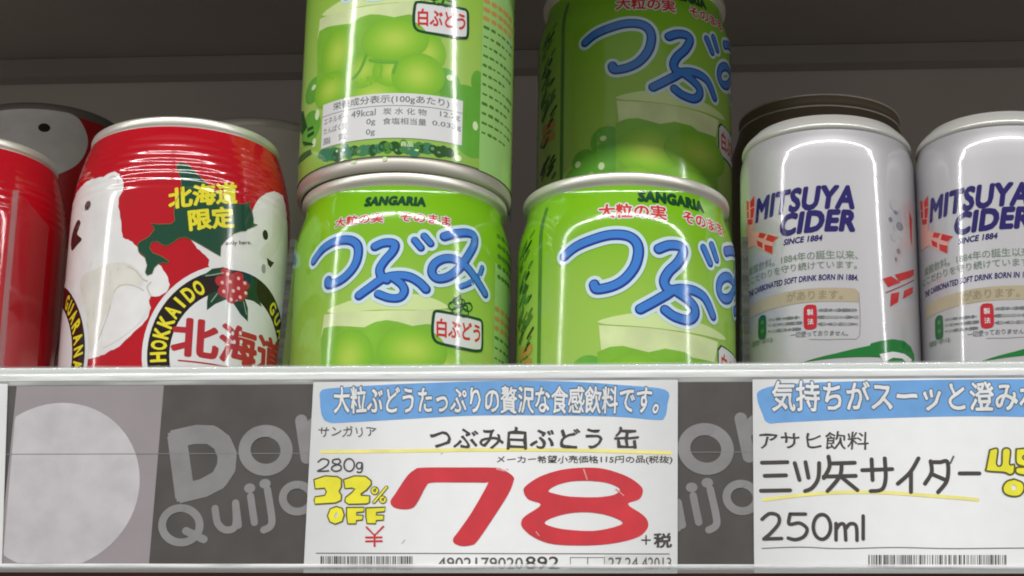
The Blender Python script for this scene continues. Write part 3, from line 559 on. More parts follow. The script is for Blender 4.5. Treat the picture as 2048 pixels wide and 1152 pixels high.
  ('small_print','line_grey',2,'S',[(-16.54,53.96),(-15.97,53.91)],0.8,0),
  ('small_print','line_grey',2,'S',[(-15.88,53.89),(-15.5,53.88)],1.0,0),
  ('small_print','print_grey',2,'S',[(-15.19,53.82),(-14.75,53.8)],0.8,0),
  ('small_print','line_grey',2,'S',[(-14.53,53.75),(-14.16,53.75)],0.5,0),
  ('small_print','print_grey',2,'S',[(-13.82,53.68),(-13.51,53.69)],0.8,0),
  ('small_print','line_grey',2,'S',[(-13.13,53.62),(-12.67,53.61)],0.5,0),
  ('small_print','print_grey',2,'S',[(-12.51,53.56),(-12.2,53.57)],1.0,0),
  ('small_print','print_grey',2,'S',[(-11.95,53.51),(-11.77,53.55)],0.5,0),
  ('small_print','print_grey',2,'S',[(-11.44,53.47),(-11.08,53.48)],1.0,0),
  ('small_print','print_grey',2,'S',[(-10.81,53.42),(-10.35,53.42)],0.8,0),
  ('small_print','print_grey',2,'T','一切使っておりません。',[(-13.33,52.83),(3.72,52.06),(3.41,50.66),(-13.38,50.87)],0.01,0,0),
  ('small_print','cider_green_text',2,'T','香料',[(-29.67,53.45),(-19.15,52.33),(-19.18,50.92),(-29.72,51.75)],0.01,0,0),
  ('wave_mark','wave_green',2,'P',[(-10.63,43.1),(-7.28,43.87),(0.21,45.47),(9.87,48.16),(10.33,48.9),(13.24,49.96),(17.99,51.28),(22.82,51.69),(26.23,50.8),(28.48,48.82),(28.25,46.22)],0,[]),
  ('wave_mark','print_white',3,'P',[(12.94,45.96),(17.82,47.47),(22.59,47.71),(26.5,46.92),(25.86,45.64),(14.27,43.41)],0,[]),
  ('wave_mark','wave_green',4,'P',[(15.62,44.45),(17.74,45.64),(21.63,46.1),(23.81,45.17),(15.58,43.61)],0,[]),
  ('arrow_emblem','cider_red',2,'P',[(14.77,69.08),(18.12,70.55),(22.04,69.41),(16.89,66.89)],0,[]),
  ('arrow_emblem','cider_red',2,'P',[(19.67,71.3),(24.6,73.34),(30.74,75.94),(30.53,73.99),(27.26,72.18),(21.62,69.6)],0,[]),
  ('arrow_emblem','cider_red',2,'P',[(17.88,65.09),(21.45,66.41),(20.66,63.11),(17.34,61.02)],0,[]),
  ('arrow_emblem','cider_red',2,'P',[(23.74,67.38),(29.37,70.04),(29.19,68.12),(23.11,64.66)],0,[]),
  ('arrow_emblem','cider_dark_red',2,'S',[(15.94,65.02),(21.97,68.1),(29.96,72.23)],0.35,0),
  ('arrow_emblem','cider_red',3,'P',[(-31.8,98.64),(-29.87,97.52),(-30.08,94.99),(-31.69,95.23)],0,[]),
  ('arrow_emblem','cider_red',3,'P',[(-29.24,97.31),(-26.67,98.4),(-26.75,95.13),(-29.0,95.24)],0,[]),
  ('arrow_emblem','cider_red',3,'P',[(-31.7,94.93),(-29.96,94.65),(-30.02,92.53),(-31.41,92.69)],0,[]),
  ('arrow_emblem','cider_red',3,'P',[(-29.0,94.94),(-26.76,94.77),(-27.38,91.68),(-29.1,91.92)],0,[]),
  ('arrow_emblem','cider_red',3,'P',[(-31.2,92.32),(-27.66,91.31),(-27.99,89.75),(-30.77,90.49)],0,[]),
  ('arrow_emblem','cider_red',3,'P',[(-24.31,86.07),(-21.37,84.81),(-22.62,83.65),(-25.04,84.77)],0,[]),
  ('arrow_emblem','cider_red',3,'P',[(-20.79,84.51),(-16.83,82.68),(-18.79,81.54),(-21.61,82.93)],0,[]),
  ('arrow_emblem','cider_red',3,'P',[(-25.78,84.09),(-23.08,82.42),(-23.12,80.78),(-25.34,82.16)],0,[]),
  ('arrow_emblem','cider_red',3,'P',[(-22.25,81.75),(-18.89,80.31),(-19.16,77.99),(-22.09,79.76)],0,[]),
  ('arrow_emblem','cider_pale_red',2,'P',[(-32.1,98.9),(-29.24,97.22),(-26.51,98.47),(-26.66,92.97),(-27.5,87.47),(-22.58,85.5),(-16.73,82.75),(-18.73,81.02),(-18.94,77.82),(-22.72,79.78),(-27.35,82.9),(-32.56,82.73),(-32.82,86.76),(-31.61,91.23)],0,[]),
  ('bubble_print','bubble',2,'D',(20.91,93.23),2.29,1.89),
  ('bubble_print','bubble_dark',2,'D',(21.23,91.06),0.9,0.61),
  ('bubble_print','bubble_dark',2,'D',(18.83,88.24),0.8,0.78),
  ('bubble_print','bubble_dark',2,'D',(22.82,87.12),1.59,1.34),
  ('bubble_print','bubble',2,'D',(19.98,82.98),1.37,1.26),
  ('bubble_print','bubble',2,'D',(20.13,86.0),0.42,0.36),
  ('bubble_print','bubble',2,'D',(23.08,83.44),0.44,0.3),
  ('bubble_print','bubble_dark',2,'D',(21.79,79.1),0.83,0.84),
  ('bubble_print','bubble_dark',2,'D',(20.48,76.27),0.51,0.72),
  ('arrow_emblem','cider_red',2,'P',[(28.94,93.7),(30.68,91.53),(29.79,82.8),(29.09,85.0),(28.84,88.53)],0,[]),
 ],
 'red': [
  ('bear_picture','bear_white',1,'P',[(-38.24,92.01),(-37.44,92.51),(-36.48,93.02),(-35.47,93.29),(-34.81,94.08),(-33.71,94.43),(-32.87,94.5),(-31.64,94.78),(-30.77,94.96),(-29.92,95.01),(-29.04,95.33),(-27.89,95.56),(-26.83,95.59),(-25.67,95.4),(-24.64,95.65),(-23.52,95.53),(-22.69,95.16),(-21.45,95.18),(-20.49,95.19),(-19.48,95.06),(-18.55,94.74),(-17.66,95.16),(-16.71,95.51),(-15.75,95.63),(-14.14,95.73),(-12.99,94.97),(-12.14,94.53),(-11.71,93.42),(-10.79,92.5),(-10.4,91.53),(-10.33,90.12),(-10.36,88.87),(-10.9,87.94),(-11.44,87.11),(-11.51,86.14),(-11.43,85.27),(-11.48,84.11),(-11.16,83.41),(-10.84,82.56),(-10.66,81.35),(-10.48,80.61),(-10.15,79.75),(-9.94,78.54),(-9.83,77.35),(-9.73,76.42),(-9.32,75.49),(-9.17,74.5),(-8.24,73.86),(-7.14,73.56),(-7.07,73.39),(-5.99,72.84),(-5.36,72.02),(-4.26,71.15),(-3.85,69.88),(-3.36,68.89),(-2.48,68.23),(-1.44,67.35),(-1.1,66.06),(-1.01,64.95),(-0.86,64.03),(0.25,64.5),(1.19,65.11),(2.38,65.75),(3.2,65.09),(3.71,64.05),(4.47,63.17),(5.23,61.9),(5.48,60.65),(5.89,59.74),(5.56,58.44),(5.16,57.51),(4.05,56.81),(3.18,56.18),(2.0,56.03),(0.74,56.15),(0.3,54.88),(0.45,53.94),(0.97,52.7),(0.63,51.61),(0.44,50.16),(0.07,49.27),(-0.64,48.49),(-1.15,47.65),(-2.11,46.81),(-3.18,45.9),(-3.84,45.26),(-4.36,44.52),(-5.22,43.83),(-6.07,43.13),(-6.96,42.18),(-7.68,41.47),(-8.39,41.2),(-9.45,40.71),(-10.37,40.62),(-11.39,40.13),(-12.34,39.57),(-13.61,39.51),(-14.44,39.18),(-15.51,39.23),(-16.56,39.08),(-17.71,39.03),(-18.58,39.07),(-19.8,38.75),(-20.49,39.05),(-21.61,38.8),(-22.46,38.76),(-23.33,38.5),(-24.33,38.31),(-25.24,38.23),(-26.17,37.96),(-26.89,37.63),(-27.88,37.73),(-28.9,37.33),(-29.61,37.15),(-30.76,37.04),(-31.47,36.72),(-32.52,36.63),(-33.23,36.48),(-34.13,36.18),(-35.24,36.19),(-35.93,35.92),(-37.11,35.6),(-37.89,35.44),(-38.69,35.51),(-39.85,35.1),(-40.63,35.0),(-40.63,35.99),(-40.76,36.81),(-41.15,37.73),(-41.01,38.66),(-41.32,39.65),(-41.41,40.59),(-41.34,41.42),(-41.83,42.68),(-41.6,43.63),(-41.91,44.56),(-41.83,45.2),(-42.03,46.38),(-42.19,47.2),(-42.46,48.06),(-42.61,48.89),(-42.63,50.0),(-42.59,50.82),(-42.51,51.64),(-42.47,52.8),(-42.46,53.79),(-42.47,54.58),(-42.82,55.55),(-42.76,56.28),(-42.56,57.28),(-42.66,58.36),(-42.59,59.03),(-42.73,60.14),(-42.64,61.02),(-42.69,61.7),(-42.62,62.85),(-42.76,63.75),(-42.46,64.67),(-42.5,65.26),(-42.58,66.51),(-42.81,67.18),(-42.72,68.19),(-42.66,69.08),(-42.63,70.0),(-42.19,70.69),(-42.14,71.63),(-41.78,72.49),(-41.11,73.7),(-41.13,74.45),(-40.7,75.26),(-40.36,76.28),(-39.93,77.06),(-39.63,78.0),(-39.66,78.87),(-39.6,79.89),(-39.27,80.75),(-39.43,81.61),(-39.22,82.71),(-38.96,83.56),(-38.86,84.59),(-38.92,85.42),(-38.8,86.49),(-38.74,87.42),(-38.63,88.17),(-38.5,89.29),(-38.6,90.11),(-38.36,91.23)],0,[]),
  ('bear_picture','bear_line',4,'S',[(-10.61,58.08),(-9.12,59.57),(-6.43,59.89),(-3.39,58.98),(-1.5,57.82)],0.35,1),
  ('bear_picture','bear_line',4,'S',[(-11.52,54.16),(-12.47,50.63),(-13.51,47.85),(-14.96,44.42)],0.35,1),
  ('bear_picture','bear_line',4,'S',[(-6.85,65.43),(-4.5,64.17),(-2.11,61.5),(-0.63,60.73)],0.35,1),
  ('bear_picture','bear_line',4,'S',[(0.74,56.15),(-0.51,58.9),(0.46,60.35)],0.35,1),
  ('bear_picture','bear_line',4,'S',[(-12.05,61.55),(-12.54,60.42)],0.14,0),
  ('bear_picture','bear_line',4,'S',[(-15.59,49.18),(-15.19,48.14)],0.14,0),
  ('bear_picture','bear_line',4,'S',[(-18.13,55.49),(-17.61,54.53)],0.14,0),
  ('bear_picture','bear_line',4,'S',[(-20.1,49.97),(-19.52,48.85)],0.14,0),
  ('bear_picture','bear_line',4,'S',[(-21.82,64.76),(-21.49,63.78)],0.14,0),
  ('bear_picture','bear_line',4,'S',[(-17.67,52.99),(-17.72,51.59)],0.14,0),
  ('bear_picture','bear_line',4,'S',[(-23.3,61.11),(-23.0,60.13)],0.14,0),
  ('bear_picture','bear_line',4,'S',[(-10.22,65.45),(-9.7,64.3)],0.14,0),
  ('bear_picture','bear_line',4,'S',[(-19.83,53.19),(-20.02,52.41)],0.14,0),
  ('bear_picture','bear_line',4,'S',[(-12.33,64.54),(-12.56,63.21)],0.14,0),
  ('bear_picture','bear_line',4,'S',[(-8.18,67.08),(-7.82,66.37)],0.14,0),
  ('bear_picture','bear_line',4,'S',[(-9.16,60.16),(-9.22,59.19)],0.14,0),
  ('bear_picture','bear_line',4,'S',[(-22.32,59.42),(-21.79,58.33)],0.14,0),
  ('bear_picture','bear_line',4,'S',[(-14.09,66.04),(-13.7,65.1)],0.14,0),
  ('bear_picture','bear_line',4,'S',[(-20.1,68.64),(-20.55,67.58)],0.14,0),
  ('bear_picture','bear_line',2,'S',[(-15.65,93.95),(-14.56,94.34),(-13.05,93.49),(-12.11,91.77)],0.3,1),
  ('bear_picture','bear_shade',2,'P',[(-25.24,63.96),(-18.08,66.18),(-11.78,67.05),(-5.35,65.69),(-2.17,62.23),(-2.5,59.31),(-7.18,59.76),(-10.23,58.4),(-11.16,54.85),(-14.09,49.38),(-15.89,44.55),(-17.94,41.24),(-20.76,52.66)],1,[]),
  ('bear_picture','bear_white',3,'P',[(-10.23,58.4),(-7.18,59.76),(-2.67,59.14),(-0.33,56.34),(0.27,52.7),(-1.92,48.39),(-6.76,44.29),(-10.52,42.44),(-13.42,42.04),(-13.51,47.85),(-11.45,53.42)],1,[]),
  ('bear_picture','bear_eye',2,'D',(-24.46,87.07),1.62,1.5),
  ('bear_picture','bear_eye',2,'P',[(-30.24,84.09),(-27.89,82.85),(-28.79,81.01),(-29.55,79.51),(-26.23,77.11),(-28.75,76.08),(-32.98,75.38),(-35.11,78.31),(-33.94,81.38)],1,[]),
  ('bear_picture','bear_white',1,'P',[(11.12,73.59),(11.75,72.89),(12.38,72.18),(12.91,71.32),(13.84,70.81),(14.55,70.09),(15.54,69.49),(16.75,68.3),(16.54,66.72),(17.05,65.91),(17.44,64.94),(17.74,64.13),(18.15,63.35),(19.11,63.49),(19.93,63.53),(20.94,63.82),(22.0,63.76),(22.95,63.87),(23.86,63.99),(24.66,64.29),(25.65,64.26),(26.79,64.54),(27.57,64.68),(28.57,64.73),(29.44,64.92),(30.5,65.05),(31.5,65.01),(32.35,65.18),(33.12,64.55),(33.88,63.97),(34.73,63.54),(35.46,63.0),(36.35,62.36),(37.27,61.85),(37.96,61.29),(38.86,60.64),(39.62,60.19),(40.39,59.4),(41.0,58.92),(41.49,58.23),(42.23,57.5),(42.8,56.7),(43.51,56.24),(44.17,55.51),(45.01,54.88),(45.53,54.06),(46.23,53.48),(46.79,52.8),(47.62,52.15),(48.1,51.49),(48.77,50.67),(49.55,50.13),(50.15,49.46),(50.86,48.63),(51.51,48.0),(51.57,48.82),(51.62,49.71),(51.87,50.8),(51.85,51.47),(52.15,52.48),(52.12,53.31),(52.27,54.34),(52.34,55.14),(52.35,56.15),(52.45,56.95),(52.75,57.75),(52.83,58.84),(52.91,59.7),(52.89,60.51),(53.0,61.5),(53.14,62.3),(53.42,63.3),(53.52,64.09),(53.51,65.0),(53.51,65.98),(53.5,66.81),(53.49,67.7),(53.48,68.83),(53.62,69.67),(53.51,70.53),(53.41,71.45),(53.58,72.52),(53.48,73.43),(53.58,74.33),(53.55,75.28),(53.48,76.19),(53.46,77.07),(53.51,78.0),(53.28,78.9),(52.87,79.82),(52.66,80.59),(52.22,81.44),(51.98,82.32),(51.74,83.22),(51.49,84.07),(51.12,84.89),(50.92,85.79),(50.54,86.65),(50.37,87.47),(50.1,88.39),(49.69,89.14),(49.32,90.07),(49.21,90.84),(48.85,91.76),(48.57,92.48),(48.22,93.42),(47.75,94.17),(47.19,94.87),(46.64,95.68),(46.08,96.35),(45.09,96.3),(43.93,96.07),(43.01,96.09),(41.93,95.99),(41.01,95.74),(39.96,95.75),(39.12,95.28),(38.18,94.85),(37.41,94.46),(36.54,94.02),(35.78,93.73),(35.08,93.12),(34.43,92.59),(33.65,92.08),(32.9,91.38),(32.33,90.82),(31.68,89.82),(31.05,88.95),(30.55,87.89),(29.9,86.22),(30.21,84.51),(29.34,84.04),(28.56,83.69),(27.71,83.38),(26.88,83.17),(26.1,82.68),(25.26,82.37),(24.32,81.89),(23.53,81.62),(22.78,81.36),(21.86,80.85),(21.0,80.52),(20.33,79.87),(19.39,79.47),(18.75,78.83),(17.99,78.48),(17.17,77.84),(16.37,77.27),(15.79,76.76),(15.03,76.35),(14.18,75.66),(13.52,75.19),(12.62,74.61),(12.0,74.12)],0,[]),
  ('bear_picture','bear_shade',2,'P',[(39.08,91.45),(44.2,94.45),(46.17,91.16),(45.41,83.31),(40.44,75.66),(35.75,72.75),(33.84,75.15),(38.85,81.14)],1,[]),
  ('bear_picture','bear_eye',3,'D',(35.79,80.48),1.26,1.51),
  ('bear_picture','bear_eye',3,'P',[(37.04,73.75),(39.53,73.38),(41.02,73.52),(39.15,71.32),(37.73,71.86)],0,[]),
  ('bear_picture','line_grey',3,'D',(35.85,70.01),0.97,1.42),
  ('small_print','ink_dark',4,'T','only here.',[(21.36,74.78),(29.99,77.1),(30.28,75.58),(21.45,73.28)],0.01,0,0),
  ('island_map','map_green',3,'P',[(5.54,96.79),(7.04,97.52),(9.2,96.74),(11.28,94.63),(13.92,92.03),(16.9,89.81),(19.35,87.88),(21.85,86.6),(25.32,87.25),(26.98,87.67),(28.66,88.87),(28.76,87.09),(29.72,86.17),(30.43,83.98),(30.54,82.52),(32.27,82.56),(30.98,81.61),(28.51,80.2),(27.86,79.44),(25.86,78.8),(23.67,77.56),(21.34,75.01),(19.96,72.99),(20.0,69.93),(17.15,71.04),(14.24,72.36),(11.39,73.62),(9.43,74.3),(7.55,73.87),(6.0,72.47),(4.43,71.38),(3.05,71.63),(1.61,72.63),(-0.05,72.49),(-0.64,70.9),(0.45,69.15),(2.02,68.61),(3.46,67.9),(5.27,66.67),(4.96,66.11),(3.57,66.25),(2.2,65.85),(1.22,64.75),(0.64,62.91),(-0.74,62.38),(-1.34,63.31),(-0.96,65.5),(-1.85,68.1),(-3.78,69.65),(-4.24,71.89),(-3.47,72.74),(-1.0,74.11),(0.52,76.42),(-0.72,78.18),(1.54,77.87),(5.1,78.1),(6.13,79.18),(5.69,81.79),(5.8,84.43),(7.45,88.67),(7.1,92.22),(5.62,95.55)],0,[]),
  ('island_map','map_line',4,'S',[(5.54,96.79),(7.04,97.52),(9.2,96.74),(11.28,94.63),(13.92,92.03),(16.9,89.81),(19.35,87.88),(21.85,86.6),(25.32,87.25),(26.98,87.67),(28.66,88.87),(28.76,87.09),(29.72,86.17),(30.43,83.98),(30.54,82.52),(32.27,82.56),(30.98,81.61),(28.51,80.2),(27.86,79.44),(25.86,78.8),(23.67,77.56),(21.34,75.01),(19.96,72.99),(20.0,69.93),(17.15,71.04),(14.24,72.36),(11.39,73.62),(9.43,74.3),(7.55,73.87),(6.0,72.47),(4.43,71.38),(3.05,71.63),(1.61,72.63),(-0.05,72.49),(-0.64,70.9),(0.45,69.15),(2.02,68.61),(3.46,67.9),(5.27,66.67),(4.96,66.11),(3.57,66.25),(2.2,65.85),(1.22,64.75),(0.64,62.91),(-0.74,62.38),(-1.34,63.31),(-0.96,65.5),(-1.85,68.1),(-3.78,69.65),(-4.24,71.89),(-3.47,72.74),(-1.0,74.11),(0.52,76.42),(-0.72,78.18),(1.54,77.87),(5.1,78.1),(6.13,79.18),(5.69,81.79),(5.8,84.43),(7.45,88.67),(7.1,92.22),(5.62,95.55),(5.54,96.79)],0.16,0),
  ('yellow_lettering','print_yellow',4,'T','北海道',[(3.74,88.63),(23.78,93.51),(24.18,87.13),(4.4,82.61)],0.04,0,0),
  ('yellow_lettering','print_yellow',4,'T','限定',[(9.75,82.52),(22.84,85.64),(23.7,79.62),(10.67,76.46)],0.04,0,0),
  ('round_emblem','print_white',4,'P',[(56.27,39.87),(56.16,42.35),(55.84,44.82),(55.3,47.24),(54.56,49.61),(53.6,51.91),(52.46,54.11),(51.12,56.21),(49.61,58.18),(47.93,60.01),(46.1,61.69),(44.13,63.2),(42.03,64.54),(39.83,65.69),(37.53,66.64),(35.16,67.38),(32.74,67.92),(30.27,68.25),(27.79,68.36),(25.31,68.25),(22.84,67.92),(20.42,67.38),(18.05,66.64),(15.75,65.69),(13.55,64.54),(11.45,63.2),(9.48,61.69),(7.65,60.01),(5.97,58.18),(4.46,56.21),(3.12,54.11),(1.97,51.91),(1.02,49.61),(0.28,47.24),(-0.26,44.82),(-0.59,42.35),(-0.7,39.87),(-0.59,37.39),(-0.26,34.92),(0.28,32.5),(1.02,30.13),(1.97,27.83),(3.12,25.63),(4.46,23.53),(5.97,21.56),(7.65,19.73),(9.48,18.05),(11.45,16.54),(13.55,15.2),(15.75,14.06),(18.05,13.1),(20.42,12.36),(22.84,11.82),(25.31,11.5),(27.79,11.39),(30.27,11.5),(32.74,11.82),(35.16,12.36),(37.53,13.1),(39.83,14.06),(42.03,15.2),(44.13,16.54),(46.1,18.05),(47.93,19.73),(49.61,21.56),(51.12,23.53),(52.46,25.63),(53.6,27.83),(54.56,30.13),(55.3,32.5),(55.84,34.92),(56.16,37.39)],0,[]),
  ('round_emblem','emblem_black',5,'P',[(54.77,39.87),(54.67,42.22),(54.36,44.56),(53.85,46.86),(53.15,49.1),(52.24,51.28),(51.16,53.36),(49.89,55.35),(48.46,57.22),(46.87,58.95),(45.13,60.54),(43.27,61.98),(41.28,63.24),(39.19,64.33),(37.02,65.23),(34.77,65.94),(32.47,66.45),(30.14,66.75),(27.79,66.86),(25.44,66.75),(23.1,66.45),(20.8,65.94),(18.56,65.23),(16.38,64.33),(14.3,63.24),(12.31,61.98),(10.44,60.54),(8.71,58.95),(7.12,57.22),(5.68,55.35),(4.42,53.36),(3.33,51.28),(2.43,49.1),(1.72,46.86),(1.21,44.56),(0.91,42.22),(0.8,39.87),(0.91,37.52),(1.21,35.19),(1.72,32.89),(2.43,30.64),(3.33,28.47),(4.42,26.38),(5.68,24.39),(7.12,22.53),(8.71,20.79),(10.44,19.2),(12.31,17.77),(14.3,16.5),(16.38,15.42),(18.56,14.51),(20.8,13.81),(23.1,13.3),(25.44,12.99),(27.79,12.89),(30.14,12.99),(32.47,13.3),(34.77,13.81),(37.02,14.51),(39.19,15.42),(41.28,16.5),(43.27,17.77),(45.13,19.2),(46.87,20.79),(48.46,22.53),(49.89,24.39),(51.16,26.38),(52.24,28.47),(53.15,30.64),(53.85,32.89),(54.36,35.19),(54.67,37.52)],0,[]),
  ('round_emblem','print_white',6,'P',[(48.5,39.87),(48.42,41.68),(48.18,43.47),(47.79,45.23),(47.25,46.95),(46.56,48.62),(45.72,50.23),(44.75,51.75),(43.65,53.18),(42.43,54.51),(41.1,55.73),(39.67,56.83),(38.14,57.81),(36.54,58.64),(34.87,59.33),(33.15,59.87),(31.38,60.27),(29.59,60.5),(27.79,60.58),(25.98,60.5),(24.19,60.27),(22.43,59.87),(20.71,59.33),(19.04,58.64),(17.43,57.81),(15.91,56.83),(14.48,55.73),(13.15,54.51),(11.93,53.18),(10.83,51.75),(9.85,50.23),(9.02,48.62),(8.33,46.95),(7.79,45.23),(7.39,43.47),(7.16,41.68),(7.08,39.87),(7.16,38.07),(7.39,36.28),(7.79,34.51),(8.33,32.79),(9.02,31.12),(9.85,29.52),(10.83,27.99),(11.93,26.56),(13.15,25.23),(14.48,24.01),(15.91,22.91),(17.43,21.94),(19.04,21.1),(20.71,20.41),(22.43,19.87),(24.19,19.48),(25.98,19.24),(27.79,19.16),(29.59,19.24),(31.38,19.48),(33.15,19.87),(34.87,20.41),(36.54,21.1),(38.14,21.94),(39.67,22.91),(41.1,24.01),(42.43,25.23),(43.65,26.56),(44.75,27.99),(45.72,29.52),(46.56,31.12),(47.25,32.79),(47.79,34.51),(48.18,36.28),(48.42,38.07)],0,[]),
  ('round_emblem','print_yellow',6,'T','H',[(2.04,36.65),(1.85,39.22),(5.98,39.52),(6.17,36.96)],0.04,0,0),
  ('round_emblem','print_yellow',6,'T','O',[(1.85,40.48),(2.03,43.05),(6.17,42.74),(5.98,40.18)],0.04,0,0),
  ('round_emblem','print_yellow',6,'T','K',[(2.22,44.3),(2.78,46.81),(6.83,45.9),(6.26,43.39)],0.04,0,0),
  ('round_emblem','print_yellow',6,'T','K',[(3.15,48.02),(4.08,50.42),(7.94,48.92),(7.02,46.53)],0.04,0,0),
  ('round_emblem','print_yellow',6,'T','A',[(4.62,51.56),(5.89,53.8),(9.49,51.75),(8.22,49.52)],0.04,0,0),
  ('round_emblem','print_yellow',6,'T','I',[(7.11,55.5),(7.67,56.22),(10.93,53.66),(10.37,52.95)],0,0,0),
  ('round_emblem','print_yellow',6,'T','D',[(9.04,57.81),(10.9,59.58),(13.75,56.57),(11.89,54.8)],0.04,0,0),
  ('round_emblem','print_yellow',6,'T','O',[(11.89,60.38),(13.99,61.85),(16.37,58.45),(14.26,56.98)],0.04,0,0),
  ('round_emblem','print_yellow',6,'T','G',[(41.59,61.85),(43.69,60.38),(41.32,56.98),(39.21,58.45)],0.04,0,0),
  ('round_emblem','print_yellow',6,'T','U',[(45.15,59.15),(46.98,57.34),(44.05,54.41),(42.23,56.22)],0.04,0,0),
  ('round_emblem','print_yellow',6,'T','A',[(48.21,55.88),(49.69,53.79),(46.31,51.4),(44.83,53.49)],0.04,0,0),
  ('round_emblem','print_yellow',6,'T','R',[(50.65,52.14),(51.76,49.82),(48.01,48.04),(46.91,50.36)],0.04,0,0),
  ('round_emblem','print_yellow',6,'T','A',[(52.42,48.03),(53.11,45.56),(49.12,44.45),(48.43,46.92)],0.04,0,0),
  ('round_emblem','print_yellow',6,'T','N',[(53.46,43.68),(53.71,41.12),(49.59,40.72),(49.33,43.28)],0.04,0,0),
  ('round_emblem','print_yellow',6,'T','A',[(53.73,39.22),(53.54,36.65),(49.41,36.96),(49.6,39.52)],0.04,0,0),
  ('round_emblem','print_white',4,'P',[(-18.39,39.87),(-18.49,42.35),(-18.82,44.82),(-19.36,47.24),(-20.1,49.61),(-21.05,51.91),(-22.2,54.11),(-23.54,56.21),(-25.05,58.18),(-26.73,60.01),(-28.56,61.69),(-30.53,63.2),(-32.63,64.54),(-34.83,65.69),(-37.13,66.64),(-39.5,67.38),(-41.92,67.92),(-44.39,68.25),(-46.87,68.36),(-49.35,68.25),(-51.82,67.92),(-54.24,67.38),(-56.61,66.64),(-58.91,65.69),(-61.11,64.54),(-63.21,63.2),(-65.18,61.69),(-67.01,60.01),(-68.69,58.18),(-70.2,56.21),(-71.54,54.11),(-72.69,51.91),(-73.64,49.61),(-74.38,47.24),(-74.92,44.82),(-75.25,42.35),(-75.35,39.87),(-75.25,37.39),(-74.92,34.92),(-74.38,32.5),(-73.64,30.13),(-72.69,27.83),(-71.54,25.63),(-70.2,23.53),(-68.69,21.56),(-67.01,19.73),(-65.18,18.05),(-63.21,16.54),(-61.11,15.2),(-58.91,14.06),(-56.61,13.1),(-54.24,12.36),(-51.82,11.82),(-49.35,11.5),(-46.87,11.39),(-44.39,11.5),(-41.92,11.82),(-39.5,12.36),(-37.13,13.1),(-34.83,14.06),(-32.63,15.2),(-30.53,16.54),(-28.56,18.05),(-26.73,19.73),(-25.05,21.56),(-23.54,23.53),(-22.2,25.63),(-21.05,27.83),(-20.1,30.13),(-19.36,32.5),(-18.82,34.92),(-18.49,37.39)],0,[]),
  ('round_emblem','emblem_black',5,'P',[(-19.89,39.87),(-19.99,42.22),(-20.3,44.56),(-20.81,46.86),(-21.51,49.1),(-22.41,51.28),(-23.5,53.36),(-24.77,55.35),(-26.2,57.22),(-27.79,58.95),(-29.52,60.54),(-31.39,61.98),(-33.38,63.24),(-35.47,64.33),(-37.64,65.23),(-39.89,65.94),(-42.18,66.45),(-44.52,66.75),(-46.87,66.86),(-49.22,66.75),(-51.56,66.45),(-53.85,65.94),(-56.1,65.23),(-58.27,64.33),(-60.36,63.24),(-62.35,61.98),(-64.22,60.54),(-65.95,58.95),(-67.54,57.22),(-68.97,55.35),(-70.24,53.36),(-71.33,51.28),(-72.23,49.1),(-72.93,46.86),(-73.44,44.56),(-73.75,42.22),(-73.85,39.87),(-73.75,37.52),(-73.44,35.19),(-72.93,32.89),(-72.23,30.64),(-71.33,28.47),(-70.24,26.38),(-68.97,24.39),(-67.54,22.53),(-65.95,20.79),(-64.22,19.2),(-62.35,17.77),(-60.36,16.5),(-58.27,15.42),(-56.1,14.51),(-53.85,13.81),(-51.56,13.3),(-49.22,12.99),(-46.87,12.89),(-44.52,12.99),(-42.18,13.3),(-39.89,13.81),(-37.64,14.51),(-35.47,15.42),(-33.38,16.5),(-31.39,17.77),(-29.52,19.2),(-27.79,20.79),(-26.2,22.53),(-24.77,24.39),(-23.5,26.38),(-22.41,28.47),(-21.51,30.64),(-20.81,32.89),(-20.3,35.19),(-19.99,37.52)],0,[]),
  ('round_emblem','print_white',6,'P',[(-26.16,39.87),(-26.24,41.68),(-26.48,43.47),(-26.87,45.23),(-27.41,46.95),(-28.1,48.62),(-28.94,50.23),(-29.91,51.75),(-31.01,53.18),(-32.23,54.51),(-33.56,55.73),(-34.99,56.83),(-36.52,57.81),(-38.12,58.64),(-39.79,59.33),(-41.51,59.87),(-43.27,60.27),(-45.07,60.5),(-46.87,60.58),(-48.67,60.5),(-50.47,60.27),(-52.23,59.87),(-53.95,59.33),(-55.62,58.64),(-57.22,57.81),(-58.75,56.83),(-60.18,55.73),(-61.51,54.51),(-62.73,53.18),(-63.83,51.75),(-64.8,50.23),(-65.64,48.62),(-66.33,46.95),(-66.87,45.23),(-67.26,43.47),(-67.5,41.68),(-67.58,39.87),(-67.5,38.07),(-67.26,36.28),(-66.87,34.51),(-66.33,32.79),(-65.64,31.12),(-64.8,29.52),(-63.83,27.99),(-62.73,26.56),(-61.51,25.23),(-60.18,24.01),(-58.75,22.91),(-57.22,21.94),(-55.62,21.1),(-53.95,20.41),(-52.23,19.87),(-50.47,19.48),(-48.67,19.24),(-46.87,19.16),(-45.07,19.24),(-43.27,19.48),(-41.51,19.87),(-39.79,20.41),(-38.12,21.1),(-36.52,21.94),(-34.99,22.91),(-33.56,24.01),(-32.23,25.23),(-31.01,26.56),(-29.91,27.99),(-28.94,29.52),(-28.1,31.12),(-27.41,32.79),(-26.87,34.51),(-26.48,36.28),(-26.24,38.07)],0,[]),
  ('round_emblem','print_yellow',6,'T','H',[(-72.62,36.65),(-72.81,39.22),(-68.68,39.52),(-68.49,36.96)],0.04,0,0),
  ('round_emblem','print_yellow',6,'T','O',[(-72.81,40.48),(-72.62,43.05),(-68.49,42.74),(-68.68,40.18)],0.04,0,0),
  ('round_emblem','print_yellow',6,'T','K',[(-72.44,44.3),(-71.87,46.81),(-67.83,45.9),(-68.4,43.39)],0.04,0,0),
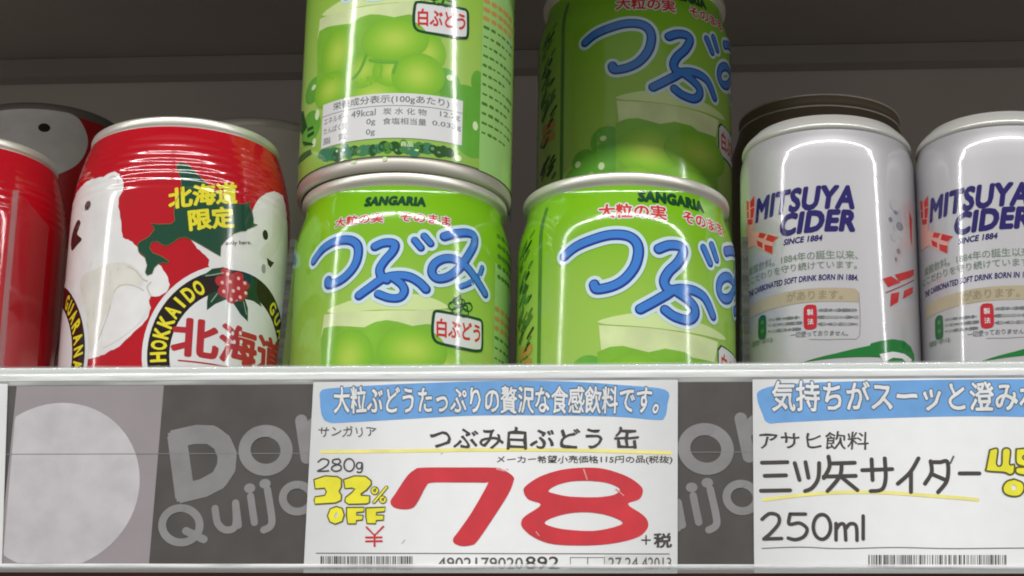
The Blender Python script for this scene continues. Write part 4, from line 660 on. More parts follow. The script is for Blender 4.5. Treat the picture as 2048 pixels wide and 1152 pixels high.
  ('round_emblem','print_yellow',6,'T','K',[(-71.51,48.02),(-70.58,50.42),(-66.72,48.92),(-67.64,46.53)],0.04,0,0),
  ('round_emblem','print_yellow',6,'T','A',[(-70.04,51.56),(-68.77,53.8),(-65.17,51.75),(-66.43,49.52)],0.04,0,0),
  ('round_emblem','print_yellow',6,'T','I',[(-67.55,55.5),(-66.99,56.22),(-63.73,53.66),(-64.29,52.95)],0,0,0),
  ('round_emblem','print_yellow',6,'T','D',[(-65.62,57.81),(-63.76,59.58),(-60.91,56.57),(-62.77,54.8)],0.04,0,0),
  ('round_emblem','print_yellow',6,'T','O',[(-62.77,60.38),(-60.67,61.85),(-58.29,58.45),(-60.4,56.98)],0.04,0,0),
  ('round_emblem','print_yellow',6,'T','G',[(-33.07,61.85),(-30.97,60.38),(-33.34,56.98),(-35.45,58.45)],0.04,0,0),
  ('round_emblem','print_yellow',6,'T','U',[(-29.5,59.15),(-27.68,57.34),(-30.6,54.41),(-32.42,56.22)],0.04,0,0),
  ('round_emblem','print_yellow',6,'T','A',[(-26.45,55.88),(-24.97,53.79),(-28.35,51.4),(-29.83,53.49)],0.04,0,0),
  ('round_emblem','print_yellow',6,'T','R',[(-24.0,52.14),(-22.9,49.82),(-26.65,48.04),(-27.75,50.36)],0.04,0,0),
  ('round_emblem','print_yellow',6,'T','A',[(-22.24,48.03),(-21.55,45.56),(-25.54,44.45),(-26.23,46.92)],0.04,0,0),
  ('round_emblem','print_yellow',6,'T','N',[(-21.2,43.68),(-20.95,41.12),(-25.07,40.72),(-25.32,43.28)],0.04,0,0),
  ('round_emblem','print_yellow',6,'T','A',[(-20.93,39.22),(-21.12,36.65),(-25.25,36.96),(-25.06,39.52)],0.04,0,0),
  ('round_emblem','berry_red',7,'T','北海道',[(7.76,50.02),(47.82,50.02),(47.82,39.07),(7.76,39.07)],0.04,0,0),
  ('round_emblem','berry_red',7,'S',[(9.76,37.37),(45.82,37.37)],0.5,0),
  ('round_emblem','leaf_emblem',7,'P',[(14.77,62.91),(17.69,65.74),(21.16,66.85),(22.88,66.12),(20.02,64.14),(15.69,62.91)],0,[]),
  ('round_emblem','leaf_emblem',7,'P',[(16.92,57.81),(20.29,59.77),(23.08,57.62),(19.28,55.36),(16.9,53.11),(16.75,55.59)],0,[]),
  ('round_emblem','leaf_emblem',7,'P',[(24.67,56.85),(28.74,59.02),(30.1,56.34),(30.38,52.31),(27.57,53.86)],0,[]),
  ('round_emblem','leaf_emblem',7,'P',[(28.37,58.78),(29.59,63.52),(26.55,66.44),(30.18,66.53),(33.2,65.41),(33.05,61.54),(35.85,58.16),(31.95,59.03)],0,[]),
  ('round_emblem','leaf_vein',8,'S',[(15.97,63.33),(18.11,63.97),(21.27,65.16)],0.3,1),
  ('round_emblem','leaf_vein',8,'S',[(17.98,55.78),(19.72,58.57)],0.3,1),
  ('round_emblem','leaf_vein',8,'S',[(28.43,57.84),(29.64,54.34)],0.3,1),
  ('round_emblem','berry_red',8,'D',(24.35,61.83),4.24,3.68),
  ('round_emblem','berry_red',8,'D',(21.92,65.29),1.6,1.5),
  ('round_emblem','berry_red',8,'D',(20.45,62.48),1.7,1.62),
  ('round_emblem','berry_red',8,'D',(21.62,59.55),1.83,1.71),
  ('round_emblem','berry_red',8,'D',(24.08,57.98),1.73,1.55),
  ('round_emblem','berry_red',8,'D',(26.84,59.37),1.92,1.62),
  ('round_emblem','berry_red',8,'D',(28.47,62.92),1.61,1.31),
  ('round_emblem','berry_red',8,'D',(26.11,64.91),1.82,1.56),
  ('round_emblem','berry_red',8,'D',(27.89,60.25),1.7,1.4),
  ('round_emblem','berry_dot',9,'D',(22.45,64.92),0.5,0.53),
  ('round_emblem','berry_dot',9,'D',(20.96,62.1),0.49,0.53),
  ('round_emblem','berry_dot',9,'D',(23.43,62.81),0.51,0.53),
  ('round_emblem','berry_dot',9,'D',(21.62,59.55),0.49,0.53),
  ('round_emblem','berry_dot',9,'D',(24.63,60.31),0.52,0.53),
  ('round_emblem','berry_dot',9,'D',(26.14,64.44),0.54,0.53),
  ('round_emblem','berry_dot',9,'D',(28.43,63.55),0.57,0.53),
  ('round_emblem','berry_dot',9,'D',(29.01,60.67),0.58,0.53),
  ('round_emblem','berry_dot',9,'D',(26.33,61.47),0.54,0.53),
  ('round_emblem','berry_dot',9,'D',(24.11,57.58),0.51,0.53),
  ('round_emblem','berry_dot',9,'D',(27.05,58.94),0.55,0.53),
  ('round_emblem','print_white',8,'D',(25.27,47.65),0.45,0.62),
  ('round_emblem','print_white',8,'D',(27.88,48.27),0.48,0.62),
  ('round_emblem','print_white',8,'D',(25.96,45.21),0.46,0.62),
  ('round_emblem','print_white',8,'D',(28.31,45.71),0.49,0.62),
  ('small_print','print_white',2,'P',[(97.5,42.4),(102,42.0),(109,40.2),(117,37),(117,25),(97.5,25)],0,[]),
 ],
 'card': [
  ('headline_banner','banner_blue',1,'P',[(-73.2,35.9),(-69.51,36.7),(-52.57,37.69),(-26.2,38.46),(-5.22,38.22),(10.43,37.05),(21.86,35.64),(22.36,31.61),(21.58,27.86),(19.25,27.23),(7.87,28.19),(-15.55,28.68),(-31.24,28.64),(-46.97,27.9),(-65.4,26.9),(-70.69,26.93),(-72.63,28.83),(-73.35,33.18)],1,[]),
  ('headline_banner','ink_outline',2,'T','大粒ぶどうたっぷりの贅沢な食感飲料です。',[(-69.53,37.08),(20.04,36.56),(19.77,29.05),(-69.21,29.57)],0.07,0,0.12),
  ('headline_banner','print_white',3,'T','大粒ぶどうたっぷりの贅沢な食感飲料です。',[(-69.53,37.08),(20.04,36.56),(19.77,29.05),(-69.21,29.57)],0.02,0,0.12),
  ('product_lettering','ink_grey',1,'T','サンガリア',[(-73.28,25.75),(-57.43,25.68),(-57.33,22.83),(-73.16,22.89)],0.01,0,0.15),
  ('product_lettering','ink_dark',2,'T','つぶみ白ぶどう 缶',[(-42.69,25.3),(14.34,25.06),(14.35,19.11),(-42.51,19.3)],0.02,0,0.2),
  ('underline','highlighter',1,'S',[(-72.18,18.59),(-51.93,18.74),(-31.01,18.99),(-10.2,18.92),(10.49,18.43),(23.09,17.97)],0.95,1),
  ('product_lettering','ink_dark',2,'T','メーカー希望小売価格115円の品(税抜)',[(-23.94,17.37),(23.6,17.23),(23.6,14.9),(-23.9,15.03)],0.01,0,0.1),
  ('product_lettering','ink_dark',2,'S',[(-73.11,15.75),(-71.93,16.61),(-70.33,16.17),(-70.44,15.0),(-71.81,13.88),(-73.15,13.14),(-70.1,13.24)],0.42,1),
  ('product_lettering','ink_dark',2,'S',[(-67.61,16.59),(-68.92,16.33),(-69.04,15.53),(-67.81,15.04),(-66.74,14.56),(-66.85,13.5),(-68.26,13.13),(-69.28,13.66),(-69.0,14.51),(-67.76,15.04),(-66.95,15.74),(-67.35,16.49),(-67.88,16.59)],0.42,1),
  ('product_lettering','ink_dark',2,'S',[(-64.77,16.62),(-64.23,16.59),(-63.73,16.31),(-63.33,15.82),(-63.11,15.19),(-63.09,14.52),(-63.27,13.9),(-63.63,13.42),(-64.12,13.16),(-64.66,13.14),(-65.18,13.38),(-65.59,13.83),(-65.85,14.44),(-65.91,15.11),(-65.76,15.75),(-65.43,16.26),(-64.96,16.57),(-64.42,16.63)],0.42,1),
  ('product_lettering','ink_dark',2,'S',[(-61.0,15.45),(-62.05,15.51),(-62.49,14.66),(-62.04,13.86),(-61.2,14.01),(-60.94,15.35),(-60.87,13.48),(-61.37,12.79),(-62.21,12.95)],0.42,1),
  ('discount_mark','discount_yellow',2,'P',[(-74.04,10.81),(-70.98,11.84),(-67.63,11.64),(-66.44,10.93),(-66.35,8.83),(-66.96,7.51),(-66.25,6.44),(-66.31,4.99),(-67.88,4.27),(-73.46,3.94),(-73.73,5.06),(-73.5,6.01),(-70.88,6.4),(-70.45,7.35),(-70.97,8.41),(-73.59,8.19)],0,[]),
  ('discount_mark','discount_outline',3,'S',[(-74.04,10.81),(-70.98,11.84),(-67.63,11.64),(-66.44,10.93),(-66.35,8.83),(-66.96,7.51),(-66.25,6.44),(-66.31,4.99),(-67.88,4.27),(-73.46,3.94),(-73.73,5.06),(-73.5,6.01),(-70.88,6.4),(-70.45,7.35),(-70.97,8.41),(-73.59,8.19),(-74.04,10.81)],0.38,0),
  ('discount_mark','discount_yellow',2,'P',[(-65.88,10.79),(-62.92,11.83),(-59.87,11.71),(-58.27,10.5),(-58.18,9.37),(-59.45,7.83),(-60.95,6.77),(-60.89,6.44),(-58.5,6.27),(-58.49,4.37),(-59.3,4.0),(-64.27,3.9),(-65.27,4.63),(-65.12,5.83),(-63.3,7.34),(-62.64,8.18),(-63.34,8.4),(-65.39,8.29)],0,[]),
  ('discount_mark','discount_outline',3,'S',[(-65.88,10.79),(-62.92,11.83),(-59.87,11.71),(-58.27,10.5),(-58.18,9.37),(-59.45,7.83),(-60.95,6.77),(-60.89,6.44),(-58.5,6.27),(-58.49,4.37),(-59.3,4.0),(-64.27,3.9),(-65.27,4.63),(-65.12,5.83),(-63.3,7.34),(-62.64,8.18),(-63.34,8.4),(-65.39,8.29),(-65.88,10.79)],0.38,0),
  ('discount_mark','discount_yellow',2,'P',[(-67.56,3.32),(-65.88,2.81),(-65.26,1.0),(-65.73,-0.81),(-67.63,-1.59),(-69.18,-0.95),(-69.89,0.72),(-69.2,2.68)],0,[[(-67.45,1.84),(-66.98,1.28),(-67.21,0.17),(-67.83,-0.11),(-67.95,0.72)]]),
  ('discount_mark','discount_outline',3,'S',[(-67.56,3.32),(-65.88,2.81),(-65.26,1.0),(-65.73,-0.81),(-67.63,-1.59),(-69.18,-0.95),(-69.89,0.72),(-69.2,2.68),(-67.56,3.32)],0.38,0),
  ('discount_mark','discount_yellow',2,'P',[(-64.7,3.03),(-59.87,3.08),(-59.99,1.8),(-61.92,1.64),(-61.94,0.97),(-60.07,0.86),(-60.24,-0.42),(-61.88,-0.59),(-61.96,-1.53),(-64.27,-1.48),(-64.63,0.58)],0,[]),
  ('discount_mark','discount_outline',3,'S',[(-64.7,3.03),(-59.87,3.08),(-59.99,1.8),(-61.92,1.64),(-61.94,0.97),(-60.07,0.86),(-60.24,-0.42),(-61.88,-0.59),(-61.96,-1.53),(-64.27,-1.48),(-64.63,0.58),(-64.7,3.03)],0.38,0),
  ('discount_mark','discount_yellow',2,'P',[(-59.4,2.92),(-54.09,3.13),(-54.26,1.85),(-56.51,1.63),(-56.54,0.97),(-54.45,0.91),(-54.51,-0.48),(-56.49,-0.59),(-56.56,-1.48),(-58.96,-1.42),(-59.34,0.58)],0,[]),
  ('discount_mark','discount_outline',3,'S',[(-59.4,2.92),(-54.09,3.13),(-54.26,1.85),(-56.51,1.63),(-56.54,0.97),(-54.45,0.91),(-54.51,-0.48),(-56.49,-0.59),(-56.56,-1.48),(-58.96,-1.42),(-59.34,0.58),(-59.4,2.92)],0.38,0),
  ('discount_mark','discount_outline',2,'S',[(-57.3,8.41),(-57.05,8.4),(-56.81,8.28),(-56.63,8.08),(-56.53,7.82),(-56.52,7.54),(-56.61,7.29),(-56.78,7.09),(-57.01,6.98),(-57.26,6.97),(-57.5,7.07),(-57.69,7.26),(-57.81,7.51),(-57.84,7.79),(-57.76,8.05),(-57.61,8.26),(-57.39,8.39),(-57.14,8.41)],1.0,1),
  ('discount_mark','discount_yellow',3,'S',[(-57.3,8.41),(-57.05,8.4),(-56.81,8.28),(-56.63,8.08),(-56.53,7.82),(-56.52,7.54),(-56.61,7.29),(-56.78,7.09),(-57.01,6.98),(-57.26,6.97),(-57.5,7.07),(-57.69,7.26),(-57.81,7.51),(-57.84,7.79),(-57.76,8.05),(-57.61,8.26),(-57.39,8.39),(-57.14,8.41)],0.5,1),
  ('discount_mark','discount_outline',2,'S',[(-54.99,5.83),(-54.76,5.82),(-54.54,5.72),(-54.38,5.53),(-54.28,5.29),(-54.28,5.04),(-54.36,4.8),(-54.51,4.62),(-54.72,4.52),(-54.95,4.51),(-55.17,4.6),(-55.35,4.77),(-55.46,5.0),(-55.48,5.26),(-55.41,5.5),(-55.27,5.7),(-55.07,5.81),(-54.84,5.84)],1.0,1),
  ('discount_mark','discount_yellow',3,'S',[(-54.99,5.83),(-54.76,5.82),(-54.54,5.72),(-54.38,5.53),(-54.28,5.29),(-54.28,5.04),(-54.36,4.8),(-54.51,4.62),(-54.72,4.52),(-54.95,4.51),(-55.17,4.6),(-55.35,4.77),(-55.46,5.0),(-55.48,5.26),(-55.41,5.5),(-55.27,5.7),(-55.07,5.81),(-54.84,5.84)],0.5,1),
  ('discount_mark','discount_outline',2,'S',[(-54.0,8.61),(-57.25,4.48)],1.0,1),
  ('discount_mark','discount_yellow',3,'S',[(-54.0,8.61),(-57.25,4.48)],0.5,1),
  ('price_numerals','price_red',2,'S',[(-59.06,-2.42),(-56.78,-4.64),(-54.5,-2.26)],0.55,0),
  ('price_numerals','price_red',2,'S',[(-56.78,-4.64),(-56.67,-7.59)],0.55,0),
  ('price_numerals','price_red',2,'S',[(-59.09,-5.24),(-54.84,-5.19)],0.55,0),
  ('price_numerals','price_red',2,'S',[(-59.05,-6.29),(-54.74,-6.24)],0.55,0),
  ('price_numerals','price_red',2,'P',[(-52.76,4.72),(-51.53,6.83),(-48.55,11.59),(-46.52,13.44),(-44.45,14.08),(-34.54,14.11),(-24.66,14.03),(-22.05,13.38),(-19.42,11.53),(-19.39,9.94),(-20.88,6.26),(-25.38,-1.08),(-28.87,-6.29),(-30.39,-7.33),(-32.96,-7.59),(-35.04,-6.81),(-35.34,-5.51),(-34.09,-3.69),(-30.6,1.54),(-26.38,9.43),(-27.16,9.85),(-34.44,9.92),(-41.72,9.88),(-43.25,8.67),(-45.21,4.71),(-46.71,2.87),(-49.3,2.5),(-51.92,3.14)],1,[]),
  ('price_numerals','price_red',2,'P',[(-0.32,13.96),(5.35,13.58),(11.53,11.46),(15.13,8.82),(15.64,6.99),(14.62,5.16),(11.65,3.85),(15.64,0.98),(17.07,-1.1),(16.66,-3.17),(14.12,-5.25),(8.01,-6.8),(0.37,-7.42),(-8.33,-7.06),(-13.47,-5.25),(-16.6,-2.65),(-16.99,-0.82),(-15.88,0.74),(-11.81,3.72),(-15.18,5.2),(-16.5,7.3),(-16.01,8.88),(-12.17,11.51),(-6.51,13.35)],1,[[(-9.8,7.55),(-7.49,9.13),(-3.38,10.17),(1.77,10.27),(6.4,9.63),(9.49,8.05),(7.96,6.47),(3.34,5.8),(-3.85,5.97),(-7.98,6.76)],[(-10.71,-1.19),(-8.42,0.22),(-3.81,1.41),(1.32,1.62),(6.45,0.73),(10.29,-1.1),(7.99,-2.39),(2.38,-3.43),(-4.79,-3.07),(-8.9,-2.23)]]),
  ('product_lettering','ink_dark',2,'S',[(15.44,-5.92),(17.68,-5.92)],0.36,1),
  ('product_lettering','ink_dark',2,'S',[(16.56,-4.73),(16.56,-7.05)],0.36,1),
  ('product_lettering','ink_dark',2,'T','税',[(18.7,-4.11),(23.27,-4.11),(23.26,-7.93),(18.69,-7.93)],0.03,0,0.1),
  ('price_numerals','price_wear',4,'S',[(-0.32,13.49),(0.63,10.69)],0.35,1),
  ('price_numerals','price_wear',4,'S',[(-23.87,13.65),(-21.78,13.12)],0.5,1),
  ('price_numerals','price_wear',4,'S',[(8.46,8.05),(10.52,6.21)],0.25,1),
  ('price_numerals','price_wear',4,'S',[(-12.98,-3.69),(-12.2,-4.73)],0.3,1),
  ('underline','smudge',1,'S',[(-49.25,-6.82),(-48.51,-5.93)],0.3,1),
  ('underline','smudge',1,'S',[(-39.34,17.95),(-38.93,18.16)],0.3,1),
  ('underline','smudge',1,'S',[(-21.27,13.65),(-20.91,13.43)],0.3,1),
  ('underline','ink_grey',1,'S',[(-72.5,-9.54),(-25.2,-9.61),(22.75,-9.68)],0.22,1),
  ('barcode','ink_dark',1,'P',[(-71.27,-10.38),(-70.85,-10.38),(-70.69,-14.12),(-71.11,-14.12)],0,[]),
  ('barcode','ink_dark',1,'P',[(-70.59,-10.38),(-70.39,-10.38),(-70.22,-14.12),(-70.43,-14.12)],0,[]),
  ('barcode','ink_dark',1,'P',[(-69.87,-10.37),(-69.71,-10.37),(-69.55,-14.12),(-69.7,-14.12)],0,[]),
  ('barcode','ink_dark',1,'P',[(-69.35,-10.37),(-69.19,-10.37),(-69.03,-14.12),(-69.19,-14.12)],0,[]),
  ('barcode','ink_dark',1,'P',[(-69.04,-10.37),(-68.88,-10.37),(-68.72,-14.12),(-68.87,-14.12)],0,[]),
  ('barcode','ink_dark',1,'P',[(-68.72,-10.37),(-68.52,-10.37),(-68.36,-14.12),(-68.56,-14.12)],0,[]),
  ('barcode','ink_dark',1,'P',[(-68.15,-10.37),(-68.0,-10.37),(-67.84,-14.12),(-67.99,-14.12)],0,[]),
  ('barcode','ink_dark',1,'P',[(-67.63,-10.37),(-67.22,-10.37),(-67.06,-14.11),(-67.47,-14.12)],0,[]),
  ('barcode','ink_dark',1,'P',[(-67.06,-10.37),(-66.65,-10.37),(-66.49,-14.11),(-66.9,-14.11)],0,[]),
  ('barcode','ink_dark',1,'P',[(-66.44,-10.37),(-66.28,-10.37),(-66.13,-14.11),(-66.28,-14.11)],0,[]),
  ('barcode','ink_dark',1,'P',[(-66.07,-10.37),(-65.76,-10.37),(-65.61,-14.11),(-65.92,-14.11)],0,[]),
  ('barcode','ink_dark',1,'P',[(-65.5,-10.37),(-65.35,-10.37),(-65.19,-14.11),(-65.35,-14.11)],0,[]),
  ('barcode','ink_dark',1,'P',[(-64.98,-10.37),(-64.83,-10.37),(-64.68,-14.11),(-64.83,-14.11)],0,[]),
  ('barcode','ink_dark',1,'P',[(-64.67,-10.37),(-64.52,-10.37),(-64.37,-14.11),(-64.52,-14.11)],0,[]),
  ('barcode','ink_dark',1,'P',[(-64.0,-10.37),(-63.58,-10.37),(-63.43,-14.11),(-63.85,-14.11)],0,[]),
  ('barcode','ink_dark',1,'P',[(-63.22,-10.37),(-63.06,-10.37),(-62.92,-14.11),(-63.07,-14.11)],0,[]),
  ('barcode','ink_dark',1,'P',[(-62.86,-10.37),(-62.7,-10.37),(-62.55,-14.11),(-62.71,-14.11)],0,[]),
  ('barcode','ink_dark',1,'P',[(-62.55,-10.37),(-62.39,-10.37),(-62.24,-14.11),(-62.4,-14.11)],0,[]),
  ('barcode','ink_dark',1,'P',[(-62.18,-10.37),(-62.03,-10.37),(-61.88,-14.11),(-62.04,-14.11)],0,[]),
  ('barcode','ink_dark',1,'P',[(-61.82,-10.37),(-61.61,-10.37),(-61.47,-14.11),(-61.67,-14.11)],0,[]),
  ('barcode','ink_dark',1,'P',[(-61.35,-10.37),(-61.2,-10.37),(-61.05,-14.11),(-61.21,-14.11)],0,[]),
  ('barcode','ink_dark',1,'P',[(-60.68,-10.37),(-60.52,-10.37),(-60.38,-14.11),(-60.53,-14.11)],0,[]),
  ('barcode','ink_dark',1,'P',[(-60.32,-10.37),(-60.16,-10.37),(-60.02,-14.11),(-60.17,-14.11)],0,[]),
  ('barcode','ink_dark',1,'P',[(-59.8,-10.37),(-59.59,-10.37),(-59.45,-14.1),(-59.65,-14.1)],0,[]),
  ('barcode','ink_dark',1,'P',[(-59.43,-10.37),(-59.23,-10.37),(-59.09,-14.1),(-59.29,-14.1)],0,[]),
  ('barcode','ink_dark',1,'P',[(-58.86,-10.37),(-58.71,-10.37),(-58.57,-14.1),(-58.72,-14.1)],0,[]),
  ('barcode','ink_dark',1,'P',[(-58.5,-10.37),(-58.29,-10.37),(-58.15,-14.1),(-58.36,-14.1)],0,[]),
  ('barcode','ink_dark',1,'P',[(-58.14,-10.36),(-57.93,-10.36),(-57.79,-14.1),(-58.0,-14.1)],0,[]),
  ('barcode','ink_dark',1,'P',[(-57.67,-10.36),(-57.26,-10.36),(-57.12,-14.1),(-57.53,-14.1)],0,[]),
  ('barcode','ink_dark',1,'P',[(-56.74,-10.36),(-56.59,-10.36),(-56.45,-14.1),(-56.6,-14.1)],0,[]),
  ('barcode','ink_dark',1,'P',[(-56.07,-10.36),(-55.86,-10.36),(-55.73,-14.1),(-55.93,-14.1)],0,[]),
  ('barcode','ink_dark',1,'P',[(-55.71,-10.36),(-55.5,-10.36),(-55.36,-14.1),(-55.57,-14.1)],0,[]),
  ('barcode','ink_dark',1,'P',[(-55.24,-10.36),(-55.03,-10.36),(-54.9,-14.1),(-55.11,-14.1)],0,[]),
  ('barcode','ink_dark',1,'P',[(-54.67,-10.36),(-54.46,-10.36),(-54.33,-14.1),(-54.54,-14.1)],0,[]),
  ('barcode','ink_dark',1,'P',[(-54.26,-10.36),(-53.95,-10.36),(-53.81,-14.1),(-54.12,-14.1)],0,[]),
  ('barcode','ink_dark',1,'P',[(-53.58,-10.36),(-53.43,-10.36),(-53.3,-14.1),(-53.45,-14.1)],0,[]),
  ('barcode','ink_dark',1,'P',[(-53.27,-10.36),(-53.07,-10.36),(-52.94,-14.1),(-53.14,-14.1)],0,[]),
  ('barcode','ink_dark',1,'P',[(-52.91,-10.36),(-52.7,-10.36),(-52.57,-14.09),(-52.78,-14.1)],0,[]),
  ('barcode','ink_dark',1,'P',[(-52.34,-10.36),(-52.19,-10.36),(-52.06,-14.09),(-52.21,-14.09)],0,[]),
  ('barcode','ink_dark',1,'P',[(-51.67,-10.36),(-51.36,-10.36),(-51.23,-14.09),(-51.54,-14.09)],0,[]),
  ('barcode','ink_dark',1,'P',[(-51.1,-10.36),(-50.79,-10.36),(-50.66,-14.09),(-50.97,-14.09)],0,[]),
  ('barcode','ink_dark',1,'P',[(-50.27,-10.36),(-50.12,-10.36),(-49.99,-14.09),(-50.15,-14.09)],0,[]),
  ('barcode','ink_dark',1,'P',[(-49.76,-10.36),(-49.6,-10.36),(-49.48,-14.09),(-49.63,-14.09)],0,[]),
  ('barcode','ink_dark',1,'P',[(-49.39,-10.36),(-48.98,-10.36),(-48.86,-14.09),(-49.27,-14.09)],0,[]),
  ('barcode','ink_dark',1,'P',[(-48.77,-10.36),(-48.62,-10.36),(-48.5,-14.09),(-48.65,-14.09)],0,[]),
  ('barcode','ink_dark',1,'P',[(-48.41,-10.36),(-48.1,-10.36),(-47.98,-14.09),(-48.29,-14.09)],0,[]),
  ('barcode','ink_dark',1,'P',[(-47.84,-10.36),(-47.43,-10.36),(-47.31,-14.09),(-47.72,-14.09)],0,[]),
  ('barcode','ink_dark',1,'P',[(-47.17,-10.36),(-46.76,-10.36),(-46.64,-14.09),(-47.05,-14.09)],0,[]),
  ('barcode','ink_dark',1,'P',[(-46.5,-10.36),(-46.3,-10.36),(-46.18,-14.09),(-46.38,-14.09)],0,[]),
  ('code_lettering','ink_grey',1,'T','4902179020',[(-39.32,-10.71),(-16.46,-10.69),(-16.41,-13.79),(-39.23,-13.82)],0.01,0,0),
  ('code_lettering','ink_dark',1,'T','892',[(-15.7,-10.43),(-6.75,-10.43),(-6.71,-13.78),(-15.65,-13.79)],0.01,0,0),
  ('code_lettering','ink_grey',1,'S',[(-3.69,-10.68),(0.9,-10.68),(0.93,-13.77),(-3.66,-13.77),(-3.69,-10.68)],0.18,0),
  ('code_lettering','ink_grey',1,'S',[(1.0,-10.68),(5.38,-10.67),(5.4,-13.76),(1.03,-13.77),(1.0,-10.68)],0.18,0),
  ('code_lettering','code_grey',1,'P',[(5.48,-10.16),(23.76,-10.14),(23.75,-13.89),(5.5,-13.91)],0,[]),
  ('code_lettering','ink_grey',2,'T','27.24',[(6.5,-10.67),(14.38,-10.66),(14.38,-13.75),(6.52,-13.76)],0.01,0,0),
  ('code_lettering','ink_grey',2,'T','42013',[(15.39,-10.66),(23.25,-10.66),(23.24,-13.74),(15.4,-13.75)],0.01,0,0),
 ],
 'card_right': [
  ('headline_banner','banner_blue',1,'P',[(47.19,35.23),(53.55,36.94),(68.72,37.69),(93.86,38.07),(118.32,38.13),(138.65,37.85),(144.49,36.51),(143.97,28.2),(138.01,27.2),(103.43,27.87),(73.47,27.23),(54.36,26.42),(49.32,26.29),(47.86,29.17),(46.79,32.33)],1,[]),
  ('headline_banner','ink_outline',2,'T','気持ちがスーッと澄みわ',[(50.78,38.01),(123.0,37.16),(122.58,29.24),(50.64,29.58)],0.06,0,0.12),
  ('headline_banner','print_white',3,'T','気持ちがスーッと澄みわ',[(50.78,38.01),(123.0,37.16),(122.58,29.24),(50.64,29.58)],0.02,0,0.12),
  ('product_lettering','ink_dark',1,'T','アサヒ飲料',[(47.02,23.84),(76.37,23.72),(76.22,18.85),(46.94,18.94)],0.01,0,0.15),
  ('product_lettering','ink_dark',2,'S',[(47.64,15.21),(54.41,15.35)],1.08,1),
  ('product_lettering','ink_dark',2,'S',[(48.33,11.59),(53.99,11.73)],1.08,1),
  ('product_lettering','ink_dark',2,'S',[(47.27,7.48),(55.01,7.62)],1.08,1),
  ('product_lettering','ink_dark',2,'S',[(56.4,15.08),(57.56,10.44)],1.08,1),
  ('product_lettering','ink_dark',2,'S',[(59.26,15.33),(59.97,11.05)],1.08,1),
  ('product_lettering','ink_dark',2,'S',[(62.9,15.06),(62.56,10.94),(61.0,8.38),(58.99,7.35)],1.08,1),
  ('product_lettering','ink_dark',2,'S',[(65.44,16.86),(65.62,14.02),(64.05,10.94)],1.08,1),
  ('product_lettering','ink_dark',2,'S',[(65.64,14.95),(72.38,15.14)],1.08,1),
  ('product_lettering','ink_dark',2,'S',[(64.06,11.35),(72.53,11.54)],1.08,1),
  ('product_lettering','ink_dark',2,'S',[(68.89,15.05),(68.3,11.44),(64.96,7.34)],1.08,1),
  ('product_lettering','ink_dark',2,'S',[(69.03,10.93),(72.91,7.59)],1.08,1),
  ('product_lettering','ink_dark',2,'S',[(74.31,13.08),(82.27,13.36)],1.08,1),
  ('product_lettering','ink_dark',2,'S',[(76.89,16.06),(76.97,10.4)],1.08,1),
  ('product_lettering','ink_dark',2,'S',[(80.38,16.3),(80.45,10.9),(79.37,7.83),(76.38,7.33)],1.08,1),
  ('product_lettering','ink_dark',2,'S',[(89.32,16.28),(86.95,12.43),(83.62,9.36)],1.08,1),
  ('product_lettering','ink_dark',2,'S',[(87.2,12.43),(87.01,7.05)],1.08,1),
  ('product_lettering','ink_dark',2,'S',[(92.51,15.5),(92.64,12.41),(90.79,9.35)],1.08,1),
  ('product_lettering','ink_dark',2,'S',[(92.5,15.24),(94.97,15.23),(96.95,15.23),(96.66,10.36),(94.16,7.04)],1.08,1),
  ('product_lettering','ink_dark',2,'S',[(92.87,11.9),(96.27,10.36)],1.08,1),
  ('product_lettering','ink_dark',2,'S',[(100.04,12.14),(105.22,12.13)],1.08,1),
  ('product_lettering','ink_grey',2,'S',[(98.6,16.77),(97.73,14.97)],0.5,1),
  ('product_lettering','ink_dark',2,'S',[(47.4,-0.3),(49.41,1.23),(51.64,0.72),(51.86,-1.32),(49.83,-3.86),(47.81,-5.64)],0.95,1),
  ('product_lettering','ink_dark',2,'S',[(47.81,-5.64),(52.53,-5.48)],0.95,1),
  ('product_lettering','ink_dark',2,'S',[(58.96,1.12),(54.88,1.12)],0.95,1),
  ('product_lettering','ink_dark',2,'S',[(54.88,1.12),(54.58,-1.58),(57.32,-1.32),(59.27,-2.85),(58.48,-4.88),(56.24,-5.79),(54.26,-5.38)],0.95,1),
  ('product_lettering','ink_dark',2,'S',[(62.98,0.98),(63.85,0.92),(64.63,0.39),(65.2,-0.54),(65.49,-1.73),(65.46,-3.01),(65.09,-4.19),(64.46,-5.1),(63.66,-5.61),(62.79,-5.64),(61.98,-5.19),(61.36,-4.33),(61.02,-3.17),(60.99,-1.89),(61.3,-0.68),(61.89,0.29),(62.68,0.88),(63.55,1.0)],0.95,1),
  ('product_lettering','ink_dark',2,'S',[(66.98,-1.43),(66.86,-5.89)],0.95,1),
  ('product_lettering','ink_dark',2,'S',[(66.93,-3.1),(67.96,-1.68),(69.19,-1.94),(69.43,-5.89)],0.95,1),
  ('product_lettering','ink_dark',2,'S',[(69.51,-2.85),(70.68,-1.53),(72.25,-2.09),(72.38,-5.99)],0.95,1),
  ('product_lettering','ink_dark',2,'S',[(74.2,0.6),(74.02,-5.63)],0.95,1),
  ('underline','highlighter',1,'S',[(47.98,5.06),(62.96,6.73),(77.85,7.02),(92.64,6.02),(104.41,4.99)],0.95,1),
  ('discount_mark','discount_yellow',2,'P',[(108.22,18.54),(110.35,18.79),(109.87,14.68),(111.14,14.52),(111.68,18.63),(113.65,18.52),(113.31,14.67),(114.49,14.51),(114.28,12.36),(113.17,11.75),(111.63,12.37),(107.22,12.79),(107.17,13.92)],1,[]),
